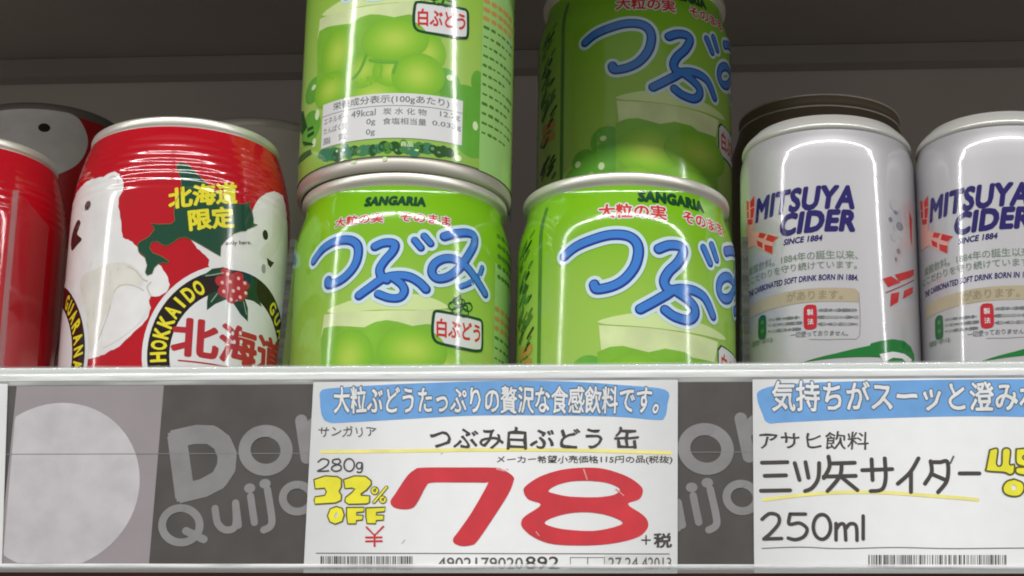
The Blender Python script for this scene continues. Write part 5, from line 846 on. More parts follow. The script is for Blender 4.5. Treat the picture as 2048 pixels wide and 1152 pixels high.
  ('discount_mark','discount_outline',3,'S',[(108.22,18.54),(110.35,18.79),(109.87,14.68),(111.14,14.52),(111.68,18.63),(113.65,18.52),(113.31,14.67),(114.49,14.51),(114.28,12.36),(113.17,11.75),(111.63,12.37),(107.22,12.79),(107.17,13.92),(108.22,18.54)],0.45,1),
  ('discount_mark','discount_yellow',2,'P',[(115.19,18.77),(120.32,19.01),(120.23,17.21),(117.26,16.97),(117.12,15.94),(120.14,15.42),(120.25,12.86),(117.98,11.59),(115.06,12.11),(115.03,13.64),(117.11,13.89),(115.1,14.92)],1,[]),
  ('discount_mark','discount_outline',3,'S',[(115.19,18.77),(120.32,19.01),(120.23,17.21),(117.26,16.97),(117.12,15.94),(120.14,15.42),(120.25,12.86),(117.98,11.59),(115.06,12.11),(115.03,13.64),(117.11,13.89),(115.1,14.92),(115.19,18.77)],0.45,1),
  ('discount_mark','discount_yellow',2,'P',[(114.25,10.58),(116.4,9.55),(116.71,7.77),(115.65,6.14),(113.52,5.84),(111.6,6.66),(111.19,8.29),(112.25,9.92)],1,[[(114.17,9.05),(114.77,8.28),(114.34,7.52),(113.47,7.77),(113.52,8.69)]]),
  ('discount_mark','discount_outline',3,'S',[(114.25,10.58),(116.4,9.55),(116.71,7.77),(115.65,6.14),(113.52,5.84),(111.6,6.66),(111.19,8.29),(112.25,9.92),(114.25,10.58)],0.45,1),
  ('discount_mark','discount_yellow',2,'P',[(117.42,10.31),(121.84,10.3),(121.52,9.03),(119.3,8.68),(121.24,8.27),(120.9,6.49),(117.21,6.14)],1,[]),
  ('discount_mark','discount_outline',3,'S',[(117.42,10.31),(121.84,10.3),(121.52,9.03),(119.3,8.68),(121.24,8.27),(120.9,6.49),(117.21,6.14),(117.42,10.31)],0.45,1),
  ('underline','ink_grey',1,'S',[(47.28,-8.17),(57.68,-7.81),(67.54,-8.21),(82.31,-7.9),(96.99,-8.19),(115.92,-8.03),(140.72,-8.07)],0.22,1),
  ('barcode','ink_dark',1,'P',[(75.27,-9.91),(75.57,-9.91),(75.46,-13.53),(75.17,-13.53)],0,[]),
  ('barcode','ink_dark',1,'P',[(76.06,-9.91),(76.25,-9.91),(76.15,-13.53),(75.95,-13.53)],0,[]),
  ('barcode','ink_dark',1,'P',[(76.5,-9.91),(76.65,-9.91),(76.54,-13.52),(76.39,-13.52)],0,[]),
  ('barcode','ink_dark',1,'P',[(76.84,-9.91),(76.99,-9.91),(76.88,-13.52),(76.73,-13.52)],0,[]),
  ('barcode','ink_dark',1,'P',[(77.24,-9.91),(77.63,-9.91),(77.52,-13.52),(77.13,-13.52)],0,[]),
  ('barcode','ink_dark',1,'P',[(77.97,-9.91),(78.37,-9.91),(78.25,-13.52),(77.86,-13.52)],0,[]),
  ('barcode','ink_dark',1,'P',[(78.51,-9.91),(78.71,-9.91),(78.6,-13.52),(78.4,-13.52)],0,[]),
  ('barcode','ink_dark',1,'P',[(79.2,-9.91),(79.59,-9.91),(79.48,-13.52),(79.09,-13.52)],0,[]),
  ('barcode','ink_dark',1,'P',[(79.74,-9.91),(80.04,-9.91),(79.92,-13.52),(79.63,-13.52)],0,[]),
  ('barcode','ink_dark',1,'P',[(80.23,-9.91),(80.53,-9.91),(80.41,-13.52),(80.12,-13.52)],0,[]),
  ('barcode','ink_dark',1,'P',[(80.87,-9.91),(81.02,-9.91),(80.9,-13.52),(80.75,-13.52)],0,[]),
  ('barcode','ink_dark',1,'P',[(81.21,-9.91),(81.36,-9.91),(81.24,-13.52),(81.1,-13.52)],0,[]),
  ('barcode','ink_dark',1,'P',[(81.51,-9.91),(81.65,-9.91),(81.54,-13.52),(81.39,-13.52)],0,[]),
  ('barcode','ink_dark',1,'P',[(81.85,-9.91),(82.24,-9.91),(82.12,-13.52),(81.73,-13.52)],0,[]),
  ('barcode','ink_dark',1,'P',[(82.73,-9.91),(82.88,-9.91),(82.76,-13.52),(82.61,-13.52)],0,[]),
  ('barcode','ink_dark',1,'P',[(83.22,-9.91),(83.37,-9.91),(83.25,-13.52),(83.1,-13.52)],0,[]),
  ('barcode','ink_dark',1,'P',[(83.62,-9.91),(83.76,-9.91),(83.64,-13.52),(83.49,-13.52)],0,[]),
  ('barcode','ink_dark',1,'P',[(83.96,-9.91),(84.25,-9.91),(84.13,-13.51),(83.84,-13.52)],0,[]),
  ('barcode','ink_dark',1,'P',[(84.4,-9.91),(84.6,-9.91),(84.47,-13.51),(84.28,-13.51)],0,[]),
  ('barcode','ink_dark',1,'P',[(84.79,-9.91),(85.09,-9.91),(84.96,-13.51),(84.67,-13.51)],0,[]),
  ('barcode','ink_dark',1,'P',[(85.33,-9.91),(85.53,-9.91),(85.4,-13.51),(85.21,-13.51)],0,[]),
  ('barcode','ink_dark',1,'P',[(85.67,-9.91),(85.82,-9.91),(85.7,-13.51),(85.55,-13.51)],0,[]),
  ('barcode','ink_dark',1,'P',[(85.97,-9.91),(86.26,-9.9),(86.14,-13.51),(85.84,-13.51)],0,[]),
  ('barcode','ink_dark',1,'P',[(86.41,-9.9),(86.7,-9.9),(86.58,-13.51),(86.28,-13.51)],0,[]),
  ('barcode','ink_dark',1,'P',[(87.05,-9.9),(87.19,-9.9),(87.06,-13.51),(86.92,-13.51)],0,[]),
  ('barcode','ink_dark',1,'P',[(87.34,-9.9),(87.49,-9.9),(87.36,-13.51),(87.21,-13.51)],0,[]),
  ('barcode','ink_dark',1,'P',[(87.83,-9.9),(87.98,-9.9),(87.85,-13.51),(87.7,-13.51)],0,[]),
  ('barcode','ink_dark',1,'P',[(88.47,-9.9),(88.61,-9.9),(88.48,-13.51),(88.34,-13.51)],0,[]),
  ('barcode','ink_dark',1,'P',[(88.76,-9.9),(89.15,-9.9),(89.02,-13.51),(88.63,-13.51)],0,[]),
  ('barcode','ink_dark',1,'P',[(89.35,-9.9),(89.49,-9.9),(89.36,-13.51),(89.22,-13.51)],0,[]),
  ('barcode','ink_dark',1,'P',[(89.74,-9.9),(89.89,-9.9),(89.75,-13.51),(89.61,-13.51)],0,[]),
  ('barcode','ink_dark',1,'P',[(90.03,-9.9),(90.18,-9.9),(90.05,-13.51),(89.9,-13.51)],0,[]),
  ('barcode','ink_dark',1,'P',[(90.67,-9.9),(90.82,-9.9),(90.68,-13.51),(90.53,-13.51)],0,[]),
  ('barcode','ink_dark',1,'P',[(91.3,-9.9),(91.45,-9.9),(91.32,-13.51),(91.17,-13.51)],0,[]),
  ('barcode','ink_dark',1,'P',[(91.94,-9.9),(92.23,-9.9),(92.1,-13.5),(91.8,-13.5)],0,[]),
  ('barcode','ink_dark',1,'P',[(92.72,-9.9),(92.87,-9.9),(92.73,-13.5),(92.58,-13.5)],0,[]),
  ('barcode','ink_dark',1,'P',[(93.21,-9.9),(93.36,-9.9),(93.22,-13.5),(93.07,-13.5)],0,[]),
  ('barcode','ink_dark',1,'P',[(93.7,-9.9),(93.85,-9.9),(93.71,-13.5),(93.56,-13.5)],0,[]),
  ('barcode','ink_dark',1,'P',[(93.99,-9.9),(94.39,-9.9),(94.24,-13.5),(93.85,-13.5)],0,[]),
  ('barcode','ink_dark',1,'P',[(94.58,-9.9),(94.73,-9.9),(94.59,-13.5),(94.44,-13.5)],0,[]),
  ('barcode','ink_dark',1,'P',[(95.22,-9.9),(95.36,-9.9),(95.22,-13.5),(95.07,-13.5)],0,[]),
  ('barcode','ink_dark',1,'P',[(95.51,-9.9),(95.7,-9.9),(95.56,-13.5),(95.37,-13.5)],0,[]),
  ('barcode','ink_dark',1,'P',[(96.19,-9.9),(96.58,-9.9),(96.44,-13.5),(96.05,-13.5)],0,[]),
  ('barcode','ink_dark',1,'P',[(96.78,-9.9),(96.97,-9.9),(96.83,-13.5),(96.63,-13.5)],0,[]),
  ('barcode','ink_dark',1,'P',[(97.46,-9.9),(97.61,-9.9),(97.46,-13.5),(97.32,-13.5)],0,[]),
  ('barcode','ink_dark',1,'P',[(97.76,-9.9),(98.05,-9.9),(97.9,-13.5),(97.61,-13.5)],0,[]),
  ('barcode','ink_dark',1,'P',[(98.24,-9.9),(98.39,-9.9),(98.24,-13.5),(98.1,-13.5)],0,[]),
  ('barcode','ink_dark',1,'P',[(98.88,-9.89),(99.27,-9.89),(99.12,-13.5),(98.73,-13.5)],0,[]),
  ('barcode','ink_dark',1,'P',[(99.42,-9.89),(99.61,-9.89),(99.46,-13.49),(99.27,-13.5)],0,[]),
  ('barcode','ink_dark',1,'P',[(100.1,-9.89),(100.49,-9.89),(100.34,-13.49),(99.95,-13.49)],0,[]),
  ('barcode','ink_dark',1,'P',[(100.98,-9.89),(101.12,-9.89),(100.97,-13.49),(100.82,-13.49)],0,[]),
  ('barcode','ink_dark',1,'P',[(101.37,-9.89),(101.51,-9.89),(101.36,-13.49),(101.21,-13.49)],0,[]),
  ('barcode','ink_dark',1,'P',[(102.0,-9.89),(102.2,-9.89),(102.04,-13.49),(101.85,-13.49)],0,[]),
  ('barcode','ink_dark',1,'P',[(102.54,-9.89),(102.68,-9.89),(102.53,-13.49),(102.38,-13.49)],0,[]),
  ('barcode','ink_dark',1,'P',[(103.03,-9.89),(103.17,-9.89),(103.01,-13.49),(102.87,-13.49)],0,[]),
  ('barcode','ink_dark',1,'P',[(103.66,-9.89),(103.81,-9.89),(103.65,-13.49),(103.5,-13.49)],0,[]),
  ('barcode','ink_dark',1,'P',[(104.15,-9.89),(104.54,-9.89),(104.38,-13.49),(103.99,-13.49)],0,[]),
  ('barcode','ink_dark',1,'P',[(104.78,-9.89),(104.93,-9.89),(104.77,-13.49),(104.62,-13.49)],0,[]),
  ('barcode','ink_dark',1,'P',[(105.27,-9.89),(105.41,-9.89),(105.25,-13.49),(105.11,-13.49)],0,[]),
  ('barcode','ink_dark',1,'P',[(105.61,-9.89),(105.75,-9.89),(105.59,-13.49),(105.45,-13.49)],0,[]),
  ('barcode','ink_dark',1,'P',[(106.1,-9.89),(106.29,-9.89),(106.13,-13.49),(105.93,-13.49)],0,[]),
  ('barcode','ink_dark',1,'P',[(106.53,-9.89),(106.68,-9.89),(106.52,-13.49),(106.37,-13.49)],0,[]),
  ('barcode','ink_dark',1,'P',[(106.92,-9.89),(107.12,-9.89),(106.95,-13.49),(106.76,-13.49)],0,[]),
  ('barcode','ink_dark',1,'P',[(107.26,-9.89),(107.65,-9.89),(107.49,-13.48),(107.1,-13.48)],0,[]),
  ('barcode','ink_dark',1,'P',[(107.8,-9.89),(107.95,-9.89),(107.78,-13.48),(107.63,-13.48)],0,[]),
  ('barcode','ink_dark',1,'P',[(108.29,-9.89),(108.68,-9.89),(108.51,-13.48),(108.12,-13.48)],0,[]),
  ('barcode','ink_dark',1,'P',[(109.02,-9.89),(109.31,-9.89),(109.14,-13.48),(108.85,-13.48)],0,[]),
  ('barcode','ink_dark',1,'P',[(109.55,-9.89),(109.7,-9.89),(109.53,-13.48),(109.38,-13.48)],0,[]),
  ('barcode','ink_dark',1,'P',[(110.19,-9.89),(110.33,-9.89),(110.16,-13.48),(110.02,-13.48)],0,[]),
  ('barcode','ink_dark',1,'P',[(110.67,-9.89),(110.82,-9.89),(110.65,-13.48),(110.5,-13.48)],0,[]),
  ('barcode','ink_dark',1,'P',[(110.96,-9.89),(111.26,-9.89),(111.08,-13.48),(110.79,-13.48)],0,[]),
 ],
 'strip': [
  ('strip_lettering','strip_letter',2,'T','D',[(-114.23,23.52),(-99.34,26.93),(-95.39,9.71),(-110.8,5.96)],0.06,0,0),
  ('strip_lettering','strip_letter',2,'S',[(-89.08,24.64),(-87.67,24.67),(-86.27,24.38),(-84.97,23.79),(-83.85,22.93),(-82.96,21.85),(-82.37,20.62),(-82.09,19.3),(-82.16,17.98),(-82.56,16.73),(-83.28,15.63),(-84.26,14.73),(-85.46,14.09),(-86.8,13.74),(-88.2,13.71),(-89.59,14.0),(-90.88,14.59),(-92.01,15.45),(-92.89,16.52),(-93.49,17.75),(-93.76,19.07),(-93.7,20.39),(-93.3,21.65),(-92.58,22.76),(-91.59,23.66),(-90.38,24.3),(-89.04,24.64),(-87.62,24.67)],3.4,1),
  ('strip_lettering','strip_letter',2,'S',[(-78.42,27.64),(-76.37,17.03)],3.4,1),
  ('strip_lettering','strip_letter',2,'S',[(-77.18,23.38),(-74.48,27.09),(-70.83,27.07),(-69.13,23.88),(-68.17,19.64)],3.4,1),
  ('strip_lettering','strip_letter',2,'S',[(-110.56,3.02),(-109.43,2.91),(-108.34,2.58),(-107.35,2.04),(-106.49,1.33),(-105.8,0.47),(-105.33,-0.49),(-105.09,-1.51),(-105.08,-2.55),(-105.32,-3.54),(-105.79,-4.45),(-106.47,-5.24),(-107.32,-5.86),(-108.31,-6.3),(-109.39,-6.52),(-110.51,-6.52),(-111.62,-6.3),(-112.67,-5.86),(-113.6,-5.24),(-114.38,-4.45),(-114.97,-3.54),(-115.34,-2.54),(-115.46,-1.51),(-115.35,-0.49),(-115.0,0.48),(-114.42,1.33),(-113.65,2.05),(-112.72,2.58),(-111.67,2.91),(-110.56,3.02)],2.2,1),
  ('strip_lettering','strip_letter',2,'S',[(-108.75,-3.33),(-103.69,-5.66)],2.2,1),
  ('strip_lettering','strip_letter',2,'S',[(-101.08,2.91),(-100.06,-1.26),(-97.63,-3.07),(-95.11,-1.78),(-95.46,4.47)],2.0,1),
  ('strip_lettering','strip_letter',2,'S',[(-95.46,4.47),(-94.34,-1.78)],2.0,1),
  ('strip_lettering','strip_letter',2,'S',[(-91.41,6.29),(-89.98,-1.0)],2.0,1),
  ('strip_lettering','strip_letter',2,'S',[(-86.83,8.12),(-85.24,0.29),(-85.54,-2.04),(-87.29,-3.08)],2.0,1),
  ('strip_lettering','strip_letter',2,'D',(-91.79,8.55),1.56,1.36),
  ('strip_lettering','strip_letter',2,'D',(-87.6,9.8),1.56,1.36),
  ('strip_lettering','strip_letter',2,'S',[(-78.61,9.52),(-77.74,9.43),(-76.9,9.17),(-76.13,8.74),(-75.47,8.18),(-74.95,7.51),(-74.59,6.75),(-74.42,5.95),(-74.43,5.14),(-74.62,4.36),(-75.0,3.64),(-75.54,3.03),(-76.21,2.54),(-76.98,2.2),(-77.82,2.03),(-78.69,2.03),(-79.55,2.2),(-80.36,2.54),(-81.07,3.03),(-81.67,3.65),(-82.11,4.37),(-82.38,5.15),(-82.47,5.96),(-82.37,6.76),(-82.08,7.52),(-81.63,8.19),(-81.02,8.75),(-80.29,9.17),(-79.47,9.43),(-78.61,9.52)],2.2,1),
  ('strip_lettering','strip_letter',2,'S',[(-71.86,14.91),(-69.9,5.48),(-67.77,3.92)],2.0,1),
  ('strip_lettering','strip_letter',2,'S',[(-73.23,10.71),(-68.11,12.01)],2.0,1),
  ('strip_lettering','strip_letter',2,'S',[(-65.88,8.08),(-60.78,9.38),(-62.44,12.26),(-65.0,11.74),(-65.88,8.08),(-64.23,5.47),(-60.67,6.51)],2.0,1),
 ],
}

# ------------------------------------------------------------------ materials
def lin(c):
    return tuple((x / 255 / 12.92) if x / 255 <= 0.04045 else ((x / 255 + 0.055) / 1.055) ** 2.4 for x in c)

MATS = {}
def mat(name, rgb, rough=0.3, metal=0.0, ior=1.5, k=1.0, noise=None, bump=None):
    """principled paint / ink / metal; noise=(scale, amount) mottles it, bump=(scale, strength) dents it"""
    if name in MATS:
        return MATS[name]
    m = bpy.data.materials.new(name)
    m.use_nodes = True
    nt = m.node_tree
    p = nt.nodes["Principled BSDF"]
    c = tuple(min(1, v * k) for v in lin(rgb))
    p.inputs["Base Color"].default_value = (*c, 1)
    p.inputs["Roughness"].default_value = rough
    p.inputs["Metallic"].default_value = metal
    p.inputs["IOR"].default_value = ior
    tc = None
    if noise or bump:
        tc = nt.nodes.new("ShaderNodeTexCoord")
    if noise:
        n = nt.nodes.new("ShaderNodeTexNoise"); n.inputs["Scale"].default_value = noise[0]; n.inputs["Detail"].default_value = 5
        mp = nt.nodes.new("ShaderNodeMapRange")
        mp.inputs["From Min"].default_value = 0.3; mp.inputs["From Max"].default_value = 0.7
        mp.inputs["To Min"].default_value = 1 - noise[1]; mp.inputs["To Max"].default_value = 1 + noise[1]
        vm = nt.nodes.new("ShaderNodeVectorMath"); vm.operation = 'SCALE'
        vm.inputs[0].default_value = c
        nt.links.new(tc.outputs["Object"], n.inputs["Vector"])
        nt.links.new(n.outputs["Fac"], mp.inputs["Value"])
        nt.links.new(mp.outputs[0], vm.inputs["Scale"])
        nt.links.new(vm.outputs[0], p.inputs["Base Color"])
    if bump:
        n = nt.nodes.new("ShaderNodeTexNoise"); n.inputs["Scale"].default_value = bump[0]; n.inputs["Detail"].default_value = 3
        b = nt.nodes.new("ShaderNodeBump"); b.inputs["Strength"].default_value = bump[1]; b.inputs["Distance"].default_value = 0.001
        nt.links.new(tc.outputs["Object"], n.inputs["Vector"])
        nt.links.new(n.outputs["Fac"], b.inputs["Height"])
        nt.links.new(b.outputs[0], p.inputs["Normal"])
    MATS[name] = m
    return m

INK = dict(
    logo_white=(205, 228, 232), logo_navy=(38, 62, 150), logo_blue=(66, 128, 208), dark_green=(22, 72, 40),
    print_white=(222, 222, 222), print_red=(205, 52, 46), glass_top=(210, 228, 160), glass_front=(212, 226, 168),
    grape_dark=(128, 184, 58), grape_side=(104, 172, 62), pale_spot=(214, 236, 180), leaf_dark=(42, 84, 36),
    leaf_dark2=(34, 66, 24), leaf_mid=(78, 132, 52), leaf_teal=(66, 128, 92), panel_pale=(158, 204, 120),
    panel_soft=(168, 200, 116), print_grey=(112, 118, 120), print_grey_green=(120, 150, 120), print_orange=(196, 150, 74),
    bubble=(176, 174, 176), bubble_dark=(128, 128, 132), cider_dark_red=(150, 62, 66), cider_green_text=(122, 140, 122),
    cider_navy=(44, 38, 104), cider_pale_red=(214, 160, 150), cider_red=(190, 48, 50), gold_band=(178, 166, 140),
    gold_dark=(150, 140, 112), gold_dark2=(122, 116, 96), line_grey=(152, 154, 152), pill_green=(30, 96, 58),
    pill_red=(192, 44, 56), wave_green=(30, 120, 52), bear_eye=(44, 36, 30), bear_shade=(217, 214, 205),
    bear_white=(226, 224, 222), berry_dot=(240, 190, 180), berry_red=(178, 44, 52), emblem_black=(36, 28, 24),
    ink_dark=(62, 58, 54), leaf_emblem=(26, 64, 44), leaf_vein=(150, 172, 150), map_green=(30, 74, 54),
    print_yellow=(232, 220, 50), red_dark=(140, 24, 32), banner_blue=(104, 158, 214), code_grey=(206, 206, 204),
    discount_outline=(84, 82, 24), discount_yellow=(232, 224, 46), highlighter=(236, 226, 132), ink_grey=(92, 90, 88),
    ink_outline=(84, 104, 124), bear_line=(196, 192, 182), map_line=(120, 112, 62), price_wear=(226, 150, 150), smudge=(190, 192, 196), price_red=(200, 46, 56), strip_letter=(130, 127, 128), strip_seam=(124, 121, 121), strip_disc=(186, 181, 184),
)
CAN_INK_ROUGH, PAPER_INK_ROUGH = 0.105, 0.42
DENT = (38, 0.10)    # slow dents shared by can walls and the print on them
def ink(name, paper):
    if name == 'grape_glow':
        return grape_glow_mat()
    if paper:
        return mat(name + "_on_paper", INK[name], PAPER_INK_ROUGH, noise=(140, 0.10))
    if name in ('bear_white', 'bear_shade'):
        return mat(name + "_ink", INK[name], CAN_INK_ROUGH, ior=1.52, noise=(150, 0.06), bump=DENT)
    if name in ('grape_dark', 'grape_side', 'glass_front', 'panel_soft', 'leaf_mid'):
        return mat(name + "_ink", INK[name], CAN_INK_ROUGH, ior=1.52, noise=(90, 0.12), bump=DENT)
    return mat(name + "_ink", INK[name], CAN_INK_ROUGH, ior=1.52, bump=DENT)

def grape_glow_mat():
    """halftone picture of a grape: yellow-green centre fading to the leaf green of the picture"""
    if 'grape_glow' in MATS:
        return MATS['grape_glow']
    m = bpy.data.materials.new('grape_glow_ink'); m.use_nodes = True
    nt = m.node_tree; p = nt.nodes["Principled BSDF"]
    uv = nt.nodes.new("ShaderNodeUVMap"); g = nt.nodes.new("ShaderNodeTexGradient"); g.gradient_type = 'SPHERICAL'
    r = nt.nodes.new("ShaderNodeValToRGB")
    r.color_ramp.elements[0].color = (*lin((124, 182, 52)), 1); r.color_ramp.elements[0].position = 0.0
    r.color_ramp.elements[1].color = (*lin((178, 208, 82)), 1); r.color_ramp.elements[1].position = 0.85
    e = r.color_ramp.elements.new(0.3); e.color = (*lin((138, 192, 54)), 1)
    nt.links.new(uv.outputs[0], g.inputs[0]); nt.links.new(g.outputs[0], r.inputs[0]); nt.links.new(r.outputs[0], p.inputs["Base Color"])
    p.inputs["Roughness"].default_value = CAN_INK_ROUGH; p.inputs["IOR"].default_value = 1.52
    add_dents(nt, p)
    MATS['grape_glow'] = m
    return m

def add_dents(nt, p):
    tc = nt.nodes.new("ShaderNodeTexCoord"); n = nt.nodes.new("ShaderNodeTexNoise"); n.inputs["Scale"].default_value = DENT[0]; n.inputs["Detail"].default_value = 3
    b = nt.nodes.new("ShaderNodeBump"); b.inputs["Strength"].default_value = DENT[1]; b.inputs["Distance"].default_value = 0.001
    nt.links.new(tc.outputs["Object"], n.inputs["Vector"]); nt.links.new(n.outputs["Fac"], b.inputs["Height"]); nt.links.new(b.outputs[0], p.inputs["Normal"])

def green_body_mat():
    m = bpy.data.materials.new('green_can_print'); m.use_nodes = True
    nt = m.node_tree; p = nt.nodes["Principled BSDF"]
    tc = nt.nodes.new("ShaderNodeTexCoord"); s = nt.nodes.new("ShaderNodeSeparateXYZ")
    n = nt.nodes.new("ShaderNodeTexNoise"); n.inputs["Scale"].default_value = 40
    a = nt.nodes.new("ShaderNodeMath"); a.operation = 'MULTIPLY_ADD'; a.inputs[1].default_value = 0.006; 
    r = nt.nodes.new("ShaderNodeValToRGB")
    mr = nt.nodes.new("ShaderNodeMapRange"); mr.inputs["From Min"].default_value = 0.0; mr.inputs["From Max"].default_value = 0.096
    cr = r.color_ramp
    cr.elements[0].position = 0.05; cr.elements[0].color = (*lin((140, 184, 76)), 1)
    cr.elements[1].position = 0.95; cr.elements[1].color = (*lin((122, 184, 26)), 1)
    for pos, c in ((0.3, (166, 200, 100)), (0.52, (158, 198, 84)), (0.66, (150, 194, 72)), (0.82, (132, 188, 40))):
        e = cr.elements.new(pos); e.color = (*lin(c), 1)
    nt.links.new(tc.outputs["Object"], s.inputs[0]); nt.links.new(tc.outputs["Object"], n.inputs["Vector"])
    nt.links.new(n.outputs["Fac"], a.inputs[0]); nt.links.new(s.outputs["Z"], a.inputs[2])
    nt.links.new(a.outputs[0], mr.inputs["Value"]); nt.links.new(mr.outputs[0], r.inputs[0]); nt.links.new(r.outputs[0], p.inputs["Base Color"])
    p.inputs["Roughness"].default_value = CAN_INK_ROUGH; p.inputs["IOR"].default_value = 1.52
    add_dents(nt, p)
    return m

def clear_mat(name, tint, gloss_rough=0.04, body=0.0, body_rgb=(230, 235, 230), ior=1.49):
    """clear plastic sheet: passes light, Fresnel gloss, optional milky body"""
    m = bpy.data.materials.new(name); m.use_nodes = True
    nt = m.node_tree; nt.nodes.remove(nt.nodes["Principled BSDF"]); out = nt.nodes["Material Output"]
    t = nt.nodes.new("ShaderNodeBsdfTransparent"); t.inputs[0].default_value = (*tint, 1)
    g = nt.nodes.new("ShaderNodeBsdfGlossy"); g.inputs["Roughness"].default_value = gloss_rough; g.inputs[0].default_value = (1, 1, 1, 1)
    d = nt.nodes.new("ShaderNodeBsdfDiffuse"); d.inputs[0].default_value = (*lin(body_rgb), 1)
    fr = nt.nodes.new("ShaderNodeFresnel"); fr.inputs[0].default_value = ior
    m1 = nt.nodes.new("ShaderNodeMixShader"); m1.inputs[0].default_value = body
    if body > 0.3:      # dust and scuffs on the milky lip
        tc = nt.nodes.new("ShaderNodeTexCoord"); mp = nt.nodes.new("ShaderNodeMapping"); mp.inputs["Scale"].default_value = (40, 200, 500)
        n = nt.nodes.new("ShaderNodeTexNoise"); n.inputs["Scale"].default_value = 1.0; n.inputs["Detail"].default_value = 6
        mr = nt.nodes.new("ShaderNodeMapRange"); mr.inputs["From Min"].default_value = 0.35; mr.inputs["From Max"].default_value = 0.65
        mr.inputs["To Min"].default_value = body - 0.22; mr.inputs["To Max"].default_value = min(1, body + 0.3)
        nt.links.new(tc.outputs["Object"], mp.inputs[0]); nt.links.new(mp.outputs[0], n.inputs["Vector"])
        nt.links.new(n.outputs["Fac"], mr.inputs["Value"]); nt.links.new(mr.outputs[0], m1.inputs[0])
    geo = nt.nodes.new("ShaderNodeNewGeometry"); inv = nt.nodes.new("ShaderNodeMath"); inv.operation = 'SUBTRACT'; inv.inputs[0].default_value = 1.0
    mul = nt.nodes.new("ShaderNodeMath"); mul.operation = 'MULTIPLY'
    nt.links.new(geo.outputs["Backfacing"], inv.inputs[1]); nt.links.new(inv.outputs[0], mul.inputs[1]); nt.links.new(fr.outputs[0], mul.inputs[0])
    m2 = nt.nodes.new("ShaderNodeMixShader")
    nt.links.new(t.outputs[0], m1.inputs[1]); nt.links.new(d.outputs[0], m1.inputs[2])
    nt.links.new(mul.outputs[0], m2.inputs[0]); nt.links.new(m1.outputs[0], m2.inputs[1]); nt.links.new(g.outputs[0], m2.inputs[2])
    nt.links.new(m2.outputs[0], out.inputs[0])
    return m

# ------------------------------------------------------------------ object helpers
def tag(o, label=None, cat=None, group=None, kind=None):
    if label: o['label'] = label
    if cat: o['category'] = cat
    if group: o['group'] = group
    if kind: o['kind'] = kind
    return o

def thing(name, loc, label, cat, group=None, rz=0.0):
    o = bpy.data.objects.new(name, None); COL.objects.link(o)
    o.empty_display_size = 0.02
    o.location = loc; o.rotation_euler = (0, 0, math.radians(rz))
    return tag(o, label, cat, group)

def link_mesh(name, verts, faces, mats, mi=None, parent=None, normals=None, uvs=None, smooth=True):
    me = bpy.data.meshes.new(name)
    me.from_pydata(verts, [], faces)
    for m in mats: me.materials.append(m)
    if mi: me.polygons.foreach_set("material_index", mi)
    me.polygons.foreach_set("use_smooth", [smooth] * len(me.polygons))
    if uvs:
        ul = me.uv_layers.new(name="UVMap")
        idx = [0] * len(me.loops); me.loops.foreach_get("vertex_index", idx)
        flat = []
        for i in idx: flat.extend(uvs[i])
        ul.data.foreach_set("uv", flat)
    if normals:
        me.normals_split_custom_set_from_vertices(normals)
    me.update()
    o = bpy.data.objects.new(name, me); COL.objects.link(o)
    if parent: o.parent = parent
    return o

def copy_tree(o, parent=None):
    c = o.copy(); COL.objects.link(c)
    if parent is not None: c.parent = parent
    for ch in list(o.children): copy_tree(ch, c)
    return c

def box(name, lo, hi, m, parent=None, bevel=0.0):
    bm = bmesh.new()
    bmesh.ops.create_cube(bm, size=1.0)
    for v in bm.verts:
        v.co = Vector([(lo[i] + hi[i]) / 2 + v.co[i] * (hi[i] - lo[i]) for i in range(3)]) * MM
    if bevel:
        bmesh.ops.bevel(bm, geom=bm.edges[:], offset=bevel * MM, segments=3, profile=0.5, affect='EDGES')
    me = bpy.data.meshes.new(name); bm.to_mesh(me); bm.free()
    me.materials.append(m)
    o = bpy.data.objects.new(name, me); COL.objects.link(o)
    if parent: o.parent = parent
    return o

def extrude_x(name, prof, x0, x1, m, parent=None, n=60, smooth=True):
    """closed (y, z) profile in mm drawn along X"""
    k = len(prof); vs, fs = [], []
    for i in range(n + 1):
        x = x0 + (x1 - x0) * i / n
        vs += [(x * MM, y * MM, z * MM) for y, z in prof]
    for i in range(n):
        for j in range(k):
            a = i * k + j; b = i * k + (j + 1) % k
            fs.append((a, b, b + k, a + k))
    fs.append(tuple(range(k))[::-1]); fs.append(tuple(range(n * k, n * k + k)))
    return link_mesh(name, vs, fs, [m], parent=parent, smooth=smooth)

def lathe(name, prof, m, parent=None, seg=144, flip=False):
    """(r, z) profile in mm turned about Z, smooth"""
    vs, fs = [], []; k = len(prof)
    for i in range(seg):
        t = 2 * math.pi * i / seg
        vs += [(r * math.sin(t) * MM, -r * math.cos(t) * MM, z * MM) for r, z in prof]
    for i in range(seg):
        for j in range(k - 1):
            a = i * k + j; b = ((i + 1) % seg) * k + j
            fs.append((a, b, b + 1, a + 1))
    return link_mesh(name, vs, fs, [m], parent=parent)

